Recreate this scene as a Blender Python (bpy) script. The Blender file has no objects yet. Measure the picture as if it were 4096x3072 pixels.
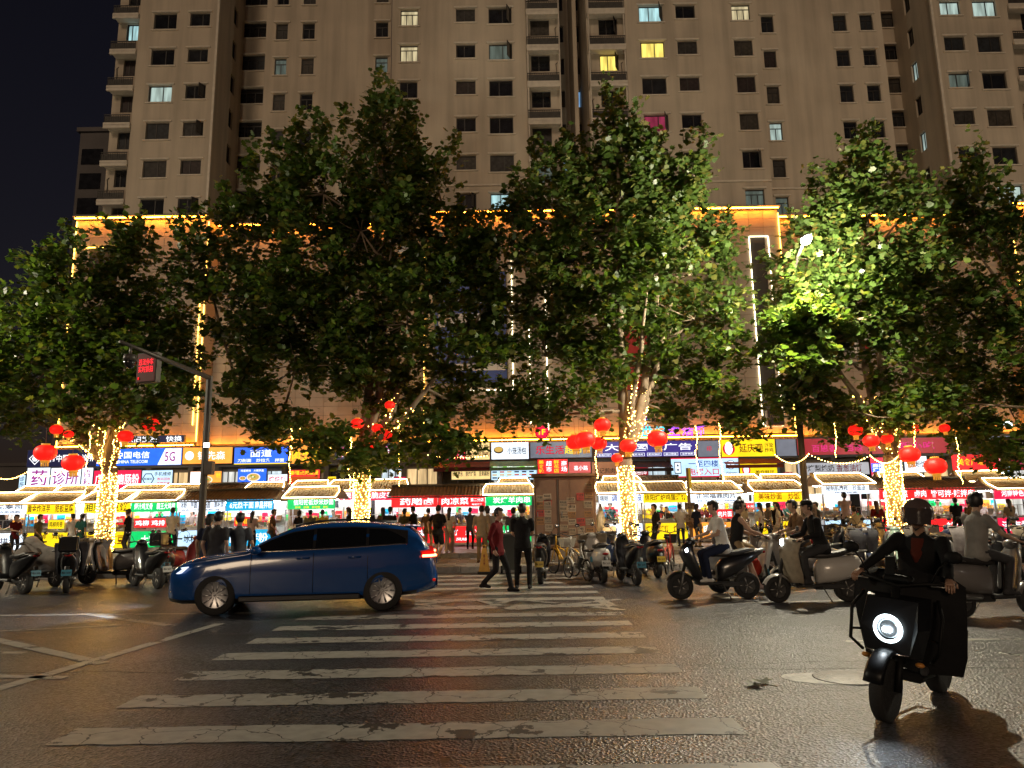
import bpy, bmesh, math, random
import numpy as np
from mathutils import Vector, Matrix, Euler
random.seed(7); rng = np.random.default_rng(7)
R = math.radians
scene = bpy.context.scene
COL = scene.collection
# ------------------------------------------------------------------ camera
CAM_H = 1.65; FPX = 2900.0; PITCH = R(9.9); ROLL = R(0.9)
_F = Vector((0, math.cos(PITCH), math.sin(PITCH)))
_R0 = Vector((1, 0, 0)); _U0 = Vector((0, -math.sin(PITCH), math.cos(PITCH)))
_R = _R0*math.cos(ROLL) - _U0*math.sin(ROLL)
_U = _R0*math.sin(ROLL) + _U0*math.cos(ROLL)
cam_d = bpy.data.cameras.new('camera'); cam_d.sensor_width = 36; cam_d.lens = 36*FPX/4096
cam_d.clip_end = 1000; cam_d.clip_start = 0.05
cam = bpy.data.objects.new('camera', cam_d); COL.objects.link(cam)
_m = Matrix((( _R.x, _U.x, -_F.x, 0), (_R.y, _U.y, -_F.y, 0), (_R.z, _U.z, -_F.z, CAM_H), (0,0,0,1)))
cam.matrix_world = _m
scene.camera = cam
# ------------------------------------------------------------------ night sky
world = bpy.data.worlds.new('World'); scene.world = world; world.use_nodes = True
_nt = world.node_tree; _bg = _nt.nodes['Background']
_sk = _nt.nodes.new('ShaderNodeTexSky'); _sk.sky_type = 'NISHITA'; _sk.sun_disc = False
_sk.sun_elevation = R(18.0); _sk.sun_rotation = R(180); _sk.air_density = 1.2; _sk.dust_density = 1.5
_tn = _nt.nodes.new('ShaderNodeVectorMath'); _tn.operation = 'MULTIPLY'; _tn.inputs[1].default_value = (1.45, .92, 1.0)
_nt.links.new(_sk.outputs[0], _tn.inputs[0]); _nt.links.new(_tn.outputs[0], _bg.inputs[0]); _bg.inputs[1].default_value = 0.0022
# added fill sun, standing in for warm city glow from behind the camera
sun_d = bpy.data.lights.new('city_glow_fill', 'SUN'); sun_d.energy = 0.45; sun_d.angle = R(12); sun_d.color = (1.0, 0.75, 0.50)
sun = bpy.data.objects.new('city_glow_fill', sun_d); COL.objects.link(sun)
sun.rotation_euler = Vector((0.22, 1.0, -0.27)).to_track_quat('-Z', 'Y').to_euler()
vs = scene.view_settings
vs.view_transform = 'Standard'; vs.look = 'None'; vs.gamma = 1; vs.exposure = 0.3; vs.use_curve_mapping = False
cy = scene.cycles
cy.use_denoising = True; cy.max_bounces = 5; cy.diffuse_bounces = 2; cy.glossy_bounces = 3; cy.transmission_bounces = 4
cy.transparent_max_bounces = 8; cy.sample_clamp_indirect = 3.0; cy.sample_clamp_direct = 0; cy.use_light_tree = True
cy.caustics_reflective = False; cy.caustics_refractive = False
# ------------------------------------------------------------------ photo pixel -> place
def ray(px, py):
    return _F + _R*((px-2048)/FPX) + _U*((1536-py)/FPX)
def W(px, py, Y):
    r = ray(px, py); t = Y/r.y
    return Vector((r.x*t, Y, CAM_H + r.z*t))
def G(px, py, z=0.0):
    r = ray(px, py); t = (z-CAM_H)/r.z
    return Vector((r.x*t, r.y*t, z))
def WX(px, py, Y): return W(px, py, Y).x
def WZ(px, py, Y): return W(px, py, Y).z

# ------------------------------------------------------------------ materials
MATS = {}
def mat(name, col=(.5,.5,.5), rough=.6, metal=0., emit=0., ecol=None, noise=0., nscale=8., bump=0., bscale=40., coat=0., spec=.5, coords='Object'):
    if name in MATS: return MATS[name]
    m = bpy.data.materials.new(name); m.use_nodes = True; MATS[name] = m
    nt = m.node_tree; b = nt.nodes['Principled BSDF']
    b.inputs['Base Color'].default_value = (*col, 1); b.inputs['Roughness'].default_value = rough
    b.inputs['Metallic'].default_value = metal; b.inputs['Coat Weight'].default_value = coat
    b.inputs['Specular IOR Level'].default_value = spec
    if emit > 0:
        b.inputs['Emission Color'].default_value = (*(ecol or col), 1); b.inputs['Emission Strength'].default_value = emit
    tc = None
    if noise > 0 or bump > 0:
        tc = nt.nodes.new('ShaderNodeTexCoord')
    if noise > 0:
        n = nt.nodes.new('ShaderNodeTexNoise'); n.inputs['Scale'].default_value = nscale; n.inputs['Detail'].default_value = 6
        nt.links.new(tc.outputs[coords], n.inputs['Vector'])
        mp = nt.nodes.new('ShaderNodeMapRange'); mp.inputs[1].default_value = .3; mp.inputs[2].default_value = .7
        mp.inputs[3].default_value = 1-noise; mp.inputs[4].default_value = 1+noise
        nt.links.new(n.outputs['Fac'], mp.inputs[0])
        mx = nt.nodes.new('ShaderNodeVectorMath'); mx.operation = 'SCALE'; mx.inputs[0].default_value = col
        nt.links.new(mp.outputs[0], mx.inputs['Scale']); nt.links.new(mx.outputs[0], b.inputs['Base Color'])
    if bump > 0:
        n2 = nt.nodes.new('ShaderNodeTexNoise'); n2.inputs['Scale'].default_value = bscale; n2.inputs['Detail'].default_value = 4
        nt.links.new(tc.outputs[coords], n2.inputs['Vector'])
        bp = nt.nodes.new('ShaderNodeBump'); bp.inputs['Strength'].default_value = bump; bp.inputs['Distance'].default_value = .02
        nt.links.new(n2.outputs['Fac'], bp.inputs['Height']); nt.links.new(bp.outputs[0], b.inputs['Normal'])
    return m
def glow(name, col, strength):
    if name in MATS: return MATS[name]
    m = bpy.data.materials.new(name); m.use_nodes = True; MATS[name] = m
    nt = m.node_tree; nt.nodes.remove(nt.nodes['Principled BSDF'])
    e = nt.nodes.new('ShaderNodeEmission'); e.inputs[0].default_value = (*col, 1); e.inputs[1].default_value = strength
    nt.links.new(e.outputs[0], nt.nodes['Material Output'].inputs[0])
    return m
def lightbox(name, col, strength, var=.12):
    # backlit acrylic: slightly uneven glow of the tubes behind it
    if name in MATS: return MATS[name]
    m = mat(name, tuple(c*.6 for c in col), .35)
    nt = m.node_tree; b = nt.nodes['Principled BSDF']
    tc = nt.nodes.new('ShaderNodeTexCoord'); n = nt.nodes.new('ShaderNodeTexNoise'); n.inputs['Scale'].default_value = 2.5
    nt.links.new(tc.outputs['Object'], n.inputs['Vector'])
    mp = nt.nodes.new('ShaderNodeMapRange'); mp.inputs[1].default_value = .3; mp.inputs[2].default_value = .7
    mp.inputs[3].default_value = strength*(1-var); mp.inputs[4].default_value = strength*(1+var)
    nt.links.new(n.outputs['Fac'], mp.inputs[0]); nt.links.new(mp.outputs[0], b.inputs['Emission Strength'])
    b.inputs['Emission Color'].default_value = (*col, 1)
    return m

# ------------------------------------------------------------------ mesh builder
class MB:
    def __init__(s): s.v = []; s.f = []; s.mi = []; s.sm = []; s.mats = []
    def _m(s, m):
        if m is None: return 0
        if m not in s.mats: s.mats.append(m)
        return s.mats.index(m)
    def add(s, vs, fs, m=None, smooth=False):
        o = len(s.v); k = s._m(m)
        s.v.extend([tuple(p) for p in vs])
        for f in fs: s.f.append(tuple(i+o for i in f)); s.mi.append(k); s.sm.append(smooth)
        return s
    def box(s, c, d, m=None, rot=None, bev=0):
        x, y, z = d[0]/2, d[1]/2, d[2]/2
        if bev > 0:
            b = min(bev, x*.9, y*.9, z*.9)
            vs = []
            for sx in (-1,1):
                for sy in (-1,1):
                    for sz in (-1,1):
                        vs += [(sx*(x-b), sy*(y-b), sz*z), (sx*(x-b), sy*y, sz*(z-b)), (sx*x, sy*(y-b), sz*(z-b))]
            def ix(a,b2,c2,k): return ((a>0)*4+(b2>0)*2+(c2>0))*3+k
            fs = []
            for q in (-1,1):
                f = [ix(-1,-1,q,0), ix(1,-1,q,0), ix(1,1,q,0), ix(-1,1,q,0)]; fs.append(f if q>0 else f[::-1])
                f = [ix(-1,q,-1,1), ix(1,q,-1,1), ix(1,q,1,1), ix(-1,q,1,1)]; fs.append(f if q<0 else f[::-1])
                f = [ix(q,-1,-1,2), ix(q,1,-1,2), ix(q,1,1,2), ix(q,-1,1,2)]; fs.append(f if q>0 else f[::-1])
            for a in (-1,1):
                for b2 in (-1,1):
                    f = [ix(-1,a,b2,0), ix(1,a,b2,0), ix(1,a,b2,1), ix(-1,a,b2,1)]; fs.append(f if a*b2<0 else f[::-1])
                    f = [ix(a,-1,b2,0), ix(a,1,b2,0), ix(a,1,b2,2), ix(a,-1,b2,2)]; fs.append(f if a*b2>0 else f[::-1])
                    f = [ix(a,b2,-1,1), ix(a,b2,1,1), ix(a,b2,1,2), ix(a,b2,-1,2)]; fs.append(f if a*b2<0 else f[::-1])
                    for c2 in (-1,1):
                        f = [ix(a,b2,c2,0), ix(a,b2,c2,1), ix(a,b2,c2,2)]; fs.append(f if a*b2*c2<0 else f[::-1])
        else:
            vs = [(sx*x, sy*y, sz*z) for sx in (-1,1) for sy in (-1,1) for sz in (-1,1)]
            fs = [(0,1,3,2),(4,6,7,5),(0,4,5,1),(2,3,7,6),(0,2,6,4),(1,5,7,3)]
        c = Vector(c)
        if rot is not None:
            M = Euler(rot).to_matrix() if not isinstance(rot, Matrix) else rot
            vs = [M @ Vector(p) for p in vs]
        s.add([Vector(p)+c for p in vs], fs, m); return s
    def tube(s, pts, rad, m=None, n=8, caps=True, smooth=True, flat=1.0, closed=False):
        pts = [Vector(p) for p in pts]; k = len(pts)
        if not hasattr(rad, '__len__'): rad = [rad]*k
        vs = []; prev = None
        for i, p in enumerate(pts):
            if closed: t = pts[(i+1)%k]-pts[i-1]
            else: t = (pts[min(i+1,k-1)]-pts[max(i-1,0)])
            if t.length < 1e-9: t = Vector((0,0,1))
            t.normalize()
            if prev is None:
                a = Vector((0,0,1)) if abs(t.z) < .9 else Vector((1,0,0))
                u = t.cross(a).normalized()
            else:
                u = (prev - t*prev.dot(t))
                u = u.normalized() if u.length > 1e-6 else t.orthogonal().normalized()
            prev = u; w = t.cross(u)
            for j in range(n):
                a = 2*math.pi*j/n
                vs.append(p + u*(math.cos(a)*rad[i]) + w*(math.sin(a)*rad[i]*flat))
        fs = []
        for i in range(k if closed else k-1):
            for j in range(n):
                a = i*n+j; b = i*n+(j+1)%n; c = ((i+1)%k)*n+(j+1)%n; d = ((i+1)%k)*n+j
                fs.append((a,b,c,d))
        if caps and not closed:
            fs.append(tuple(range(n))[::-1]); fs.append(tuple((k-1)*n+j for j in range(n)))
        s.add(vs, fs, m, smooth); return s
    def loft(s, rings, m=None, caps=True, smooth=True, closed=False):
        n = len(rings[0]); vs = [p for r in rings for p in r]; fs = []; k = len(rings)
        for i in range(k if closed else k-1):
            for j in range(n):
                fs.append((i*n+j, i*n+(j+1)%n, ((i+1)%k)*n+(j+1)%n, ((i+1)%k)*n+j))
        if caps and not closed:
            fs.append(tuple(range(n))[::-1]); fs.append(tuple((k-1)*n+j for j in range(n)))
        s.add(vs, fs, m, smooth); return s
    def lathe(s, prof, axis='z', c=(0,0,0), n=16, m=None, smooth=True):
        # prof: list of (radius, height)
        vs = []; c = Vector(c)
        for r, h in prof:
            for j in range(n):
                a = 2*math.pi*j/n; x, y = r*math.cos(a), r*math.sin(a)
                p = (x,y,h) if axis=='z' else ((x,h,y) if axis=='y' else (h,x,y))
                vs.append(Vector(p)+c)
        fs = []; k = len(prof)
        for i in range(k-1):
            for j in range(n): fs.append((i*n+j, i*n+(j+1)%n, (i+1)*n+(j+1)%n, (i+1)*n+j))
        if prof[0][0] > 1e-6: fs.append(tuple(range(n))[::-1])
        if prof[-1][0] > 1e-6: fs.append(tuple((k-1)*n+j for j in range(n)))
        s.add(vs, fs, m, smooth); return s
    def sphere(s, c, r, m=None, n=12, k=8, smooth=True):
        if not hasattr(r, '__len__'): r = (r,r,r)
        vs = []; c = Vector(c); fs = []
        for i in range(1, k):
            t = math.pi*i/k
            for j in range(n):
                a = 2*math.pi*j/n
                vs.append(c+Vector((r[0]*math.sin(t)*math.cos(a), r[1]*math.sin(t)*math.sin(a), r[2]*math.cos(t))))
        top = len(vs); vs.append(c+Vector((0,0,r[2]))); vs.append(c-Vector((0,0,r[2])))
        for i in range(k-2):
            for j in range(n): fs.append((i*n+j, (i+1)*n+j, (i+1)*n+(j+1)%n, i*n+(j+1)%n))
        for j in range(n):
            fs.append((top, j, (j+1)%n)); fs.append((top+1, (k-2)*n+(j+1)%n, (k-2)*n+j))
        s.add(vs, fs, m, smooth); return s
    def prism(s, outline, y0, y1, m=None, smooth=False):
        # outline (x,z) extruded along y
        n = len(outline)
        vs = [(x,y0,z) for x,z in outline]+[(x,y1,z) for x,z in outline]
        fs = [tuple(range(n)), tuple(range(2*n-1, n-1, -1))]
        for j in range(n): fs.append((j, (j+1)%n, n+(j+1)%n, n+j)[::-1])
        s.add(vs, fs, m, smooth); return s
    def quad(s, a, b, c, d, m=None): s.add([a,b,c,d], [(0,1,2,3)], m); return s
    def mesh(s, name, m=None):
        me = bpy.data.meshes.new(name); me.from_pydata(s.v, [], s.f)
        ms = s.mats if s.mats else ([m] if m else [])
        for q in ms: me.materials.append(q)
        me.polygons.foreach_set('material_index', s.mi); me.polygons.foreach_set('use_smooth', s.sm)
        me.update(); return me
    def build(s, name, parent=None, m=None, loc=None, rot=None):
        return link(name, s.mesh(name, m), parent, loc, rot)
def link(name, me, parent=None, loc=None, rot=None):
    o = bpy.data.objects.new(name, me); COL.objects.link(o)
    if parent is not None: o.parent = parent
    if loc is not None: o.location = loc
    if rot is not None: o.rotation_euler = rot
    return o
def thing(name, label, cat, loc=(0,0,0), rotz=0., group=None):
    o = bpy.data.objects.new(name, None); COL.objects.link(o); o.empty_display_size = .2
    o.location = loc; o.rotation_euler = (0,0,rotz)
    return tag(o, label, cat, group)
def tag(o, label, cat, group=None):
    o['label'] = label; o['category'] = cat
    if group: o['group'] = group
    return o
def struct(o): o['kind'] = 'structure'; return o
def copy_tree(o, parent=None, top=True):
    c = o.copy(); COL.objects.link(c)
    if parent is not None: c.parent = parent
    for ch in list(o.children): copy_tree(ch, c, False)
    return c
# ------------------------------------------------------------------ lettering
_TXT = {}
def text_mesh(body, bold=.012):
    k = (body, bold)
    if k in _TXT: return _TXT[k]
    c = bpy.data.curves.new('lettering', 'FONT'); c.body = body; c.resolution_u = 2; c.offset = bold
    c.space_line = 1.05; c.align_x = 'CENTER'
    o = bpy.data.objects.new('lettering', c); COL.objects.link(o)
    me = bpy.data.meshes.new_from_object(o)
    bpy.data.objects.remove(o); bpy.data.curves.remove(c)
    n = len(me.vertices); a = np.empty(n*3, 'f'); me.vertices.foreach_get('co', a); a = a.reshape(-1,3)
    fs = [tuple(p.vertices) for p in me.polygons]
    lo, hi = a.min(0), a.max(0)
    a = (a-(lo+hi)/2); 
    bpy.data.meshes.remove(me)
    _TXT[k] = (a[:, :2]/np.maximum(hi-lo, 1e-6)[:2], fs, (hi-lo)[:2]); return _TXT[k]
def lettering(body, w, h, m, parent, loc, bold=.012, keep=False, rot=None, name='lettering', vertical=False, thick=0.0):
    if vertical: body = '\n'.join(body)
    a, fs, sz = text_mesh(body, bold)
    if keep:
        k = min(w/sz[0], h/sz[1]); w, h = sz[0]*k, sz[1]*k
    me = bpy.data.meshes.new(name)
    me.from_pydata([(x*w, 0, y*h) for x, y in a], [], fs); me.materials.append(m); me.update()
    return link(name, me, parent, loc, rot)
# ================================================================== ground
def asphalt():
    m = bpy.data.materials.new('asphalt'); m.use_nodes = True; nt = m.node_tree; b = nt.nodes['Principled BSDF']; L = nt.links.new
    tc = nt.nodes.new('ShaderNodeTexCoord')
    vo = nt.nodes.new('ShaderNodeTexVoronoi'); vo.inputs['Scale'].default_value = 44; L(tc.outputs['Object'], vo.inputs['Vector'])
    n1 = nt.nodes.new('ShaderNodeTexNoise'); n1.inputs['Scale'].default_value = .42; n1.inputs['Detail'].default_value = 8; n1.inputs['Roughness'].default_value = .62; L(tc.outputs['Object'], n1.inputs['Vector'])
    n2 = nt.nodes.new('ShaderNodeTexNoise'); n2.inputs['Scale'].default_value = 170; n2.inputs['Detail'].default_value = 2; L(tc.outputs['Object'], n2.inputs['Vector'])
    r1 = nt.nodes.new('ShaderNodeValToRGB'); r1.color_ramp.elements[0].color = (.007,.007,.008,1); r1.color_ramp.elements[1].color = (.112,.112,.124,1)
    r1.color_ramp.elements[0].position = .25; r1.color_ramp.elements[1].position = .9
    L(vo.outputs['Color'], r1.inputs[0])
    mr = nt.nodes.new('ShaderNodeMapRange'); mr.inputs[1].default_value = .3; mr.inputs[2].default_value = .7; mr.inputs[3].default_value = .5; mr.inputs[4].default_value = 1.35
    L(n1.outputs['Fac'], mr.inputs[0])
    sc = nt.nodes.new('ShaderNodeVectorMath'); sc.operation = 'SCALE'; L(r1.outputs[0], sc.inputs[0]); L(mr.outputs[0], sc.inputs['Scale'])
    # long cracks
    wv = nt.nodes.new('ShaderNodeTexVoronoi'); wv.feature = 'DISTANCE_TO_EDGE'; wv.inputs['Scale'].default_value = .16
    dm = nt.nodes.new('ShaderNodeTexNoise'); dm.inputs['Scale'].default_value = 1.2; dm.inputs['Detail'].default_value = 5; L(tc.outputs['Object'], dm.inputs['Vector'])
    ad = nt.nodes.new('ShaderNodeVectorMath'); ad.operation = 'ADD'; s2 = nt.nodes.new('ShaderNodeVectorMath'); s2.operation = 'SCALE'; s2.inputs['Scale'].default_value = .9
    L(dm.outputs['Color'], s2.inputs[0]); L(tc.outputs['Object'], ad.inputs[0]); L(s2.outputs[0], ad.inputs[1]); L(ad.outputs[0], wv.inputs['Vector'])
    ck = nt.nodes.new('ShaderNodeMath'); ck.operation = 'GREATER_THAN'; ck.inputs[1].default_value = .0022; L(wv.outputs['Distance'], ck.inputs[0])
    mx = nt.nodes.new('ShaderNodeMix'); mx.data_type = 'RGBA'; mx.inputs[6].default_value = (.006,.006,.006,1); L(ck.outputs[0], mx.inputs[0]); L(sc.outputs[0], mx.inputs[7])
    L(mx.outputs[2], b.inputs['Base Color'])
    rr = nt.nodes.new('ShaderNodeMapRange'); rr.inputs[1].default_value = .3; rr.inputs[2].default_value = .7; rr.inputs[3].default_value = .27; rr.inputs[4].default_value = .46
    L(n1.outputs['Fac'], rr.inputs[0]); L(rr.outputs[0], b.inputs['Roughness'])
    b.inputs['Specular IOR Level'].default_value = .5
    h = nt.nodes.new('ShaderNodeMath'); h.operation = 'MULTIPLY_ADD'; h.inputs[1].default_value = .35; L(n2.outputs['Fac'], h.inputs[0]); L(vo.outputs['Distance'], h.inputs[2])
    h2 = nt.nodes.new('ShaderNodeMath'); h2.operation = 'MULTIPLY'; L(h.outputs[0], h2.inputs[0]); L(ck.outputs[0], h2.inputs[1])
    bp = nt.nodes.new('ShaderNodeBump'); bp.inputs['Strength'].default_value = .8; bp.inputs['Distance'].default_value = .010
    L(h2.outputs[0], bp.inputs['Height']); L(bp.outputs[0], b.inputs['Normal'])
    return m
M_ASPH = asphalt()
def paint():
    m = bpy.data.materials.new('worn_road_paint'); m.use_nodes = True; nt = m.node_tree; b = nt.nodes['Principled BSDF']; L = nt.links.new
    tc = nt.nodes.new('ShaderNodeTexCoord')
    n = nt.nodes.new('ShaderNodeTexNoise'); n.inputs['Scale'].default_value = 1.6; n.inputs['Detail'].default_value = 9; n.inputs['Roughness'].default_value = .65; L(tc.outputs['Object'], n.inputs['Vector'])
    dn = nt.nodes.new('ShaderNodeTexNoise'); dn.inputs['Scale'].default_value = 5; dn.inputs['Detail'].default_value = 4; L(tc.outputs['Object'], dn.inputs['Vector'])
    s2 = nt.nodes.new('ShaderNodeVectorMath'); s2.operation = 'SCALE'; s2.inputs['Scale'].default_value = .28; L(dn.outputs['Color'], s2.inputs[0])
    ad = nt.nodes.new('ShaderNodeVectorMath'); ad.operation = 'ADD'; L(tc.outputs['Object'], ad.inputs[0]); L(s2.outputs[0], ad.inputs[1])
    v = nt.nodes.new('ShaderNodeTexVoronoi'); v.feature = 'DISTANCE_TO_EDGE'; v.inputs['Scale'].default_value = 1.9; L(ad.outputs[0], v.inputs['Vector'])
    a = nt.nodes.new('ShaderNodeMath'); a.operation = 'GREATER_THAN'; a.inputs[1].default_value = .011; L(v.outputs['Distance'], a.inputs[0])
    g = nt.nodes.new('ShaderNodeMath'); g.operation = 'LESS_THAN'; g.inputs[1].default_value = .585; L(n.outputs['Fac'], g.inputs[0])
    k = nt.nodes.new('ShaderNodeMath'); k.operation = 'MULTIPLY'; L(a.outputs[0], k.inputs[0]); L(g.outputs[0], k.inputs[1])
    n3 = nt.nodes.new('ShaderNodeTexNoise'); n3.inputs['Scale'].default_value = 9; n3.inputs['Detail'].default_value = 6; L(tc.outputs['Object'], n3.inputs['Vector'])
    cr = nt.nodes.new('ShaderNodeValToRGB'); cr.color_ramp.elements[0].color = (.19,.178,.158,1); cr.color_ramp.elements[1].color = (.46,.44,.40,1); L(n3.outputs['Fac'], cr.inputs[0])
    mx = nt.nodes.new('ShaderNodeMix'); mx.data_type = 'RGBA'; mx.inputs[6].default_value = (.03,.029,.028,1); L(k.outputs[0], mx.inputs[0]); L(cr.outputs[0], mx.inputs[7])
    L(mx.outputs[2], b.inputs['Base Color']); b.inputs['Roughness'].default_value = .5
    bp = nt.nodes.new('ShaderNodeBump'); bp.inputs['Strength'].default_value = .5; bp.inputs['Distance'].default_value = .006
    L(k.outputs[0], bp.inputs['Height']); L(bp.outputs[0], b.inputs['Normal'])
    return m
M_PAINT = paint()
KERB_Y = 20.4; WALK_Z = .16; STEP_Y = 24.2; PLAZA_Z = .30
road = struct(MB().quad((-220,-90,0),(220,-90,0),(220,KERB_Y+.02,0),(-220,KERB_Y+.02,0), M_ASPH).build('road'))
far_ground = struct(MB().quad((-400,KERB_Y,-.02),(400,KERB_Y,-.02),(400,500,-.02),(-400,500,-.02), mat('dark_ground',(.06,.058,.055),.9,noise=.3)).build('ground'))
# zebra crossing: near-left / near-right corners of each bar read off the photograph
bars = [((160,2985),(2985,2935),(330,2915),(2885,2872)), ((465,2832),(2818,2778),(600,2778),(2758,2738)),
        ((680,2722),(2718,2676),(790,2683),(2655,2646)), ((860,2641),(2640,2607),(930,2612),(2600,2582)),
        ((975,2580),(2572,2547),(1040,2556),(2530,2527)), ((1075,2530),(2510,2497),(1130,2507),(2480,2481))]
stripes = []
b0 = [G(*p) for p in bars[0]]; b5 = [G(*p) for p in bars[5]]
pit = ((b5[0].y+b5[1].y) - (b0[0].y+b0[1].y))/10.0
y0 = (b0[0].y+b0[1].y)/2; sk = (b0[1].y-b0[0].y)
XL = (b0[0].x); XR = (b0[1].x)
for i in range(-1, 14):
    yc = y0 + pit*i + .21
    if yc > KERB_Y-.6: break
    s = MB(); n = 44
    rl = random.uniform(-.02,.02)
    vs = []
    for j in range(n+1):
        t = j/n; x = XL+rl+(XR-XL)*t; yy = yc+sk*.55*(t-.5)
        vs += [(x, yy-.21+random.uniform(-.016,.016), .004), (x, yy+.21+random.uniform(-.016,.016), .004)]
    s.add(vs, [(2*j,2*j+2,2*j+3,2*j+1) for j in range(n)], M_PAINT)
    s.build('crosswalk_stripe', road)
def road_line(p, q, w, z=.004, name='lane_line'):
    p = Vector(p); q = Vector(q); d = (q-p); d.z = 0; nrm = Vector((-d.y,d.x,0)).normalized()*w/2
    n = max(1, int(d.length/1.2)); vs = []
    for j in range(n+1):
        c = p+d*(j/n); vs += [(c.x-nrm.x,c.y-nrm.y,z),(c.x+nrm.x,c.y+nrm.y,z)]
    MB().add(vs, [(2*j,2*j+2,2*j+3,2*j+1)[::-1] if False else (2*j+1,2*j,2*j+2,2*j+3)[::-1] for j in range(n)], M_PAINT).build(name, road)
road_line(G(-1500,2478), G(1050,2452), .13)                      # solid lane line left
a = G(-700,2960); b = G(880,2495); road_line(a, b, .17, .005)
road_line(G(330,2455), G(700,2505), .15, .005)
road_line(G(-600,2430), G(410,2655), .17, .006)
road_line(G(-700,2690), G(260,2712), .13, .005); road_line(G(-600,2610), G(100,2612), .12, .005); road_line(G(-500,2550), G(520,2500), .10, .005)
road_line(G(3380,2566), G(4090,2556), .13); road_line(G(3000,2412), G(3560,2398), .12); road_line(G(3950,2392), G(5200,2370), .12)
road_line(G(2880,2380), G(2990,2412), .35)
# box hatching in the far lane
hy0, hy1 = G(2200,2440).y, G(2200,2398).y
for xa, xb in ((1450,1900),(1900,2060),(2060,2480)):
    A = G(xa,2440); B = G(xb,2398); road_line(A, B, .16, .007, 'hatch_line'); road_line(G(xa,2398), G(xb,2440), .16, .008, 'hatch_line')
road_line(G(2390,2396), G(2480,2442), .22, .0085, 'hatch_line')
# long open joint and tar seams in the asphalt
for (xa,ya,xb,yb,w_) in ((-900,2700,5200,2668,.022),(2700,2660,5200,2630,.014),(1500,2780,3600,2760,.010)):
    A=G(xa,ya); B=G(xb,yb); n=120; vs=[]; off=0
    for j in range(n+1):
        c=A+(B-A)*(j/n); off=off*.9+random.uniform(-.03,.03); ww=w_*random.uniform(.3,1.2); vs+=[(c.x,c.y+off-ww/2,.0022),(c.x,c.y+off+ww/2,.0022)]
    MB().add(vs,[(2*j,2*j+2,2*j+3,2*j+1) for j in range(n)],mat('tar_joint',(.004,.004,.004),.7)).build('road_joint',road)
# relaid patches of newer asphalt
for (px,py,wx,wy) in ((3350,2480,2.4,1.0),(700,2560,1.9,.8)):
    c=G(px,py); s=MB(); ring=[]
    for j in range(24):
        t_=j/24*4; k=int(t_); u=t_-k; q=[(-1,-1),(1,-1),(1,1),(-1,1),(-1,-1)]; x=q[k][0]+(q[k+1][0]-q[k][0])*u; y=q[k][1]+(q[k+1][1]-q[k][1])*u
        ring.append((c.x+x*wx/2+random.uniform(-.03,.03),c.y+y*wy/2+random.uniform(-.03,.03),.0018))
    s.add(ring,[tuple(range(24))],mat('asphalt_patch',(.03,.03,.032),.38,noise=.35,nscale=30,bump=.6,bscale=60)); s.build('asphalt_patch',road)
# worn patch (ironwork set in pale mortar)
pc = G(3385,2712); s = MB(); ring = []
for j in range(28):
    a = 2*math.pi*j/28; r = 1+.08*math.sin(3*a)+random.uniform(-.05,.05); ring.append((pc.x+.62*r*math.cos(a), pc.y+.28*r*math.sin(a), .004))
s.add(ring, [tuple(range(28))], mat('mortar_patch',(.30,.28,.25),.5,noise=.5,nscale=5,bump=.4,bscale=14))
mp = s.build('mortar_patch', road)
s = MB().lathe([(.0,.009),(.30,.009),(.31,.006)][::-1], 'z', (pc.x, pc.y, 0), 24, mat('cast_iron',(.08,.075,.07),.45,.7,noise=.3,bump=.6,bscale=30)); s.build('manhole_cover', road)
# fallen plane leaf
LM = mat('fallen_leaf', (.10,.11,.05), .6, noise=.3)
def leaf_outline(r=.12):
    return [(0,-.35*r),(.35*r,-.55*r),(.3*r,-.2*r),(1.0*r,-.25*r),(.75*r,.1*r),(.95*r,.5*r),(.45*r,.42*r),(.28*r,.55*r),(.0,1.25*r),(-.28*r,.55*r),(-.45*r,.42*r),(-.95*r,.5*r),(-.75*r,.1*r),(-1.0*r,-.25*r),(-.3*r,-.2*r),(-.35*r,-.55*r)]
for k,(px,py,rz) in enumerate(((3048,2738,.4),(3020,2746,2.2))):
    p = G(px,py); o = leaf_outline(.12-.02*k); s = MB()
    s.add([(x,y,.012+.25*abs(x)+.15*y*y/.1*(.3 if y>0 else .1)) for x,y in o]+[(0,.1*.12,.01)], [(j,(j+1)%16,16) for j in range(16)], LM)
    s.tube([(0,-.04,.012),(0.01,-.12,.01),(.03,-.17,.012)], .003, LM, 5)
    tag(s.build('fallen_leaf', None, None, (p.x,p.y,.004), (0,0,rz)), ['crumpled plane tree leaf with upturned edges lying on the asphalt','small dry plane tree leaf lying flat beside the crumpled one'][k], 'leaf')
# sidewalk, kerb stones, step
M_PAV = mat('paving_stone',(.20,.185,.17),.55,noise=.25,nscale=3,bump=.25,bscale=30)
M_PAV2 = mat('paving_stone_dark',(.14,.125,.115),.55,noise=.25,nscale=3,bump=.25,bscale=30)
M_KERB = mat('kerb_granite',(.23,.21,.19),.6,noise=.25,nscale=6,bump=.3,bscale=25)
M_JOINT = mat('paving_joint',(.07,.065,.06),.9,noise=.2)
walk = struct(MB().quad((-220,KERB_Y,WALK_Z-.012),(220,KERB_Y,WALK_Z-.012),(220,STEP_Y+.01,WALK_Z-.012),(-220,STEP_Y+.01,WALK_Z-.012),M_JOINT).build('sidewalk'))
plaza = struct(MB().quad((-220,STEP_Y+.14,PLAZA_Z),(220,STEP_Y+.14,PLAZA_Z),(220,60,PLAZA_Z),(-220,60,PLAZA_Z),M_PAV).build('plaza_pavement'))
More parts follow.
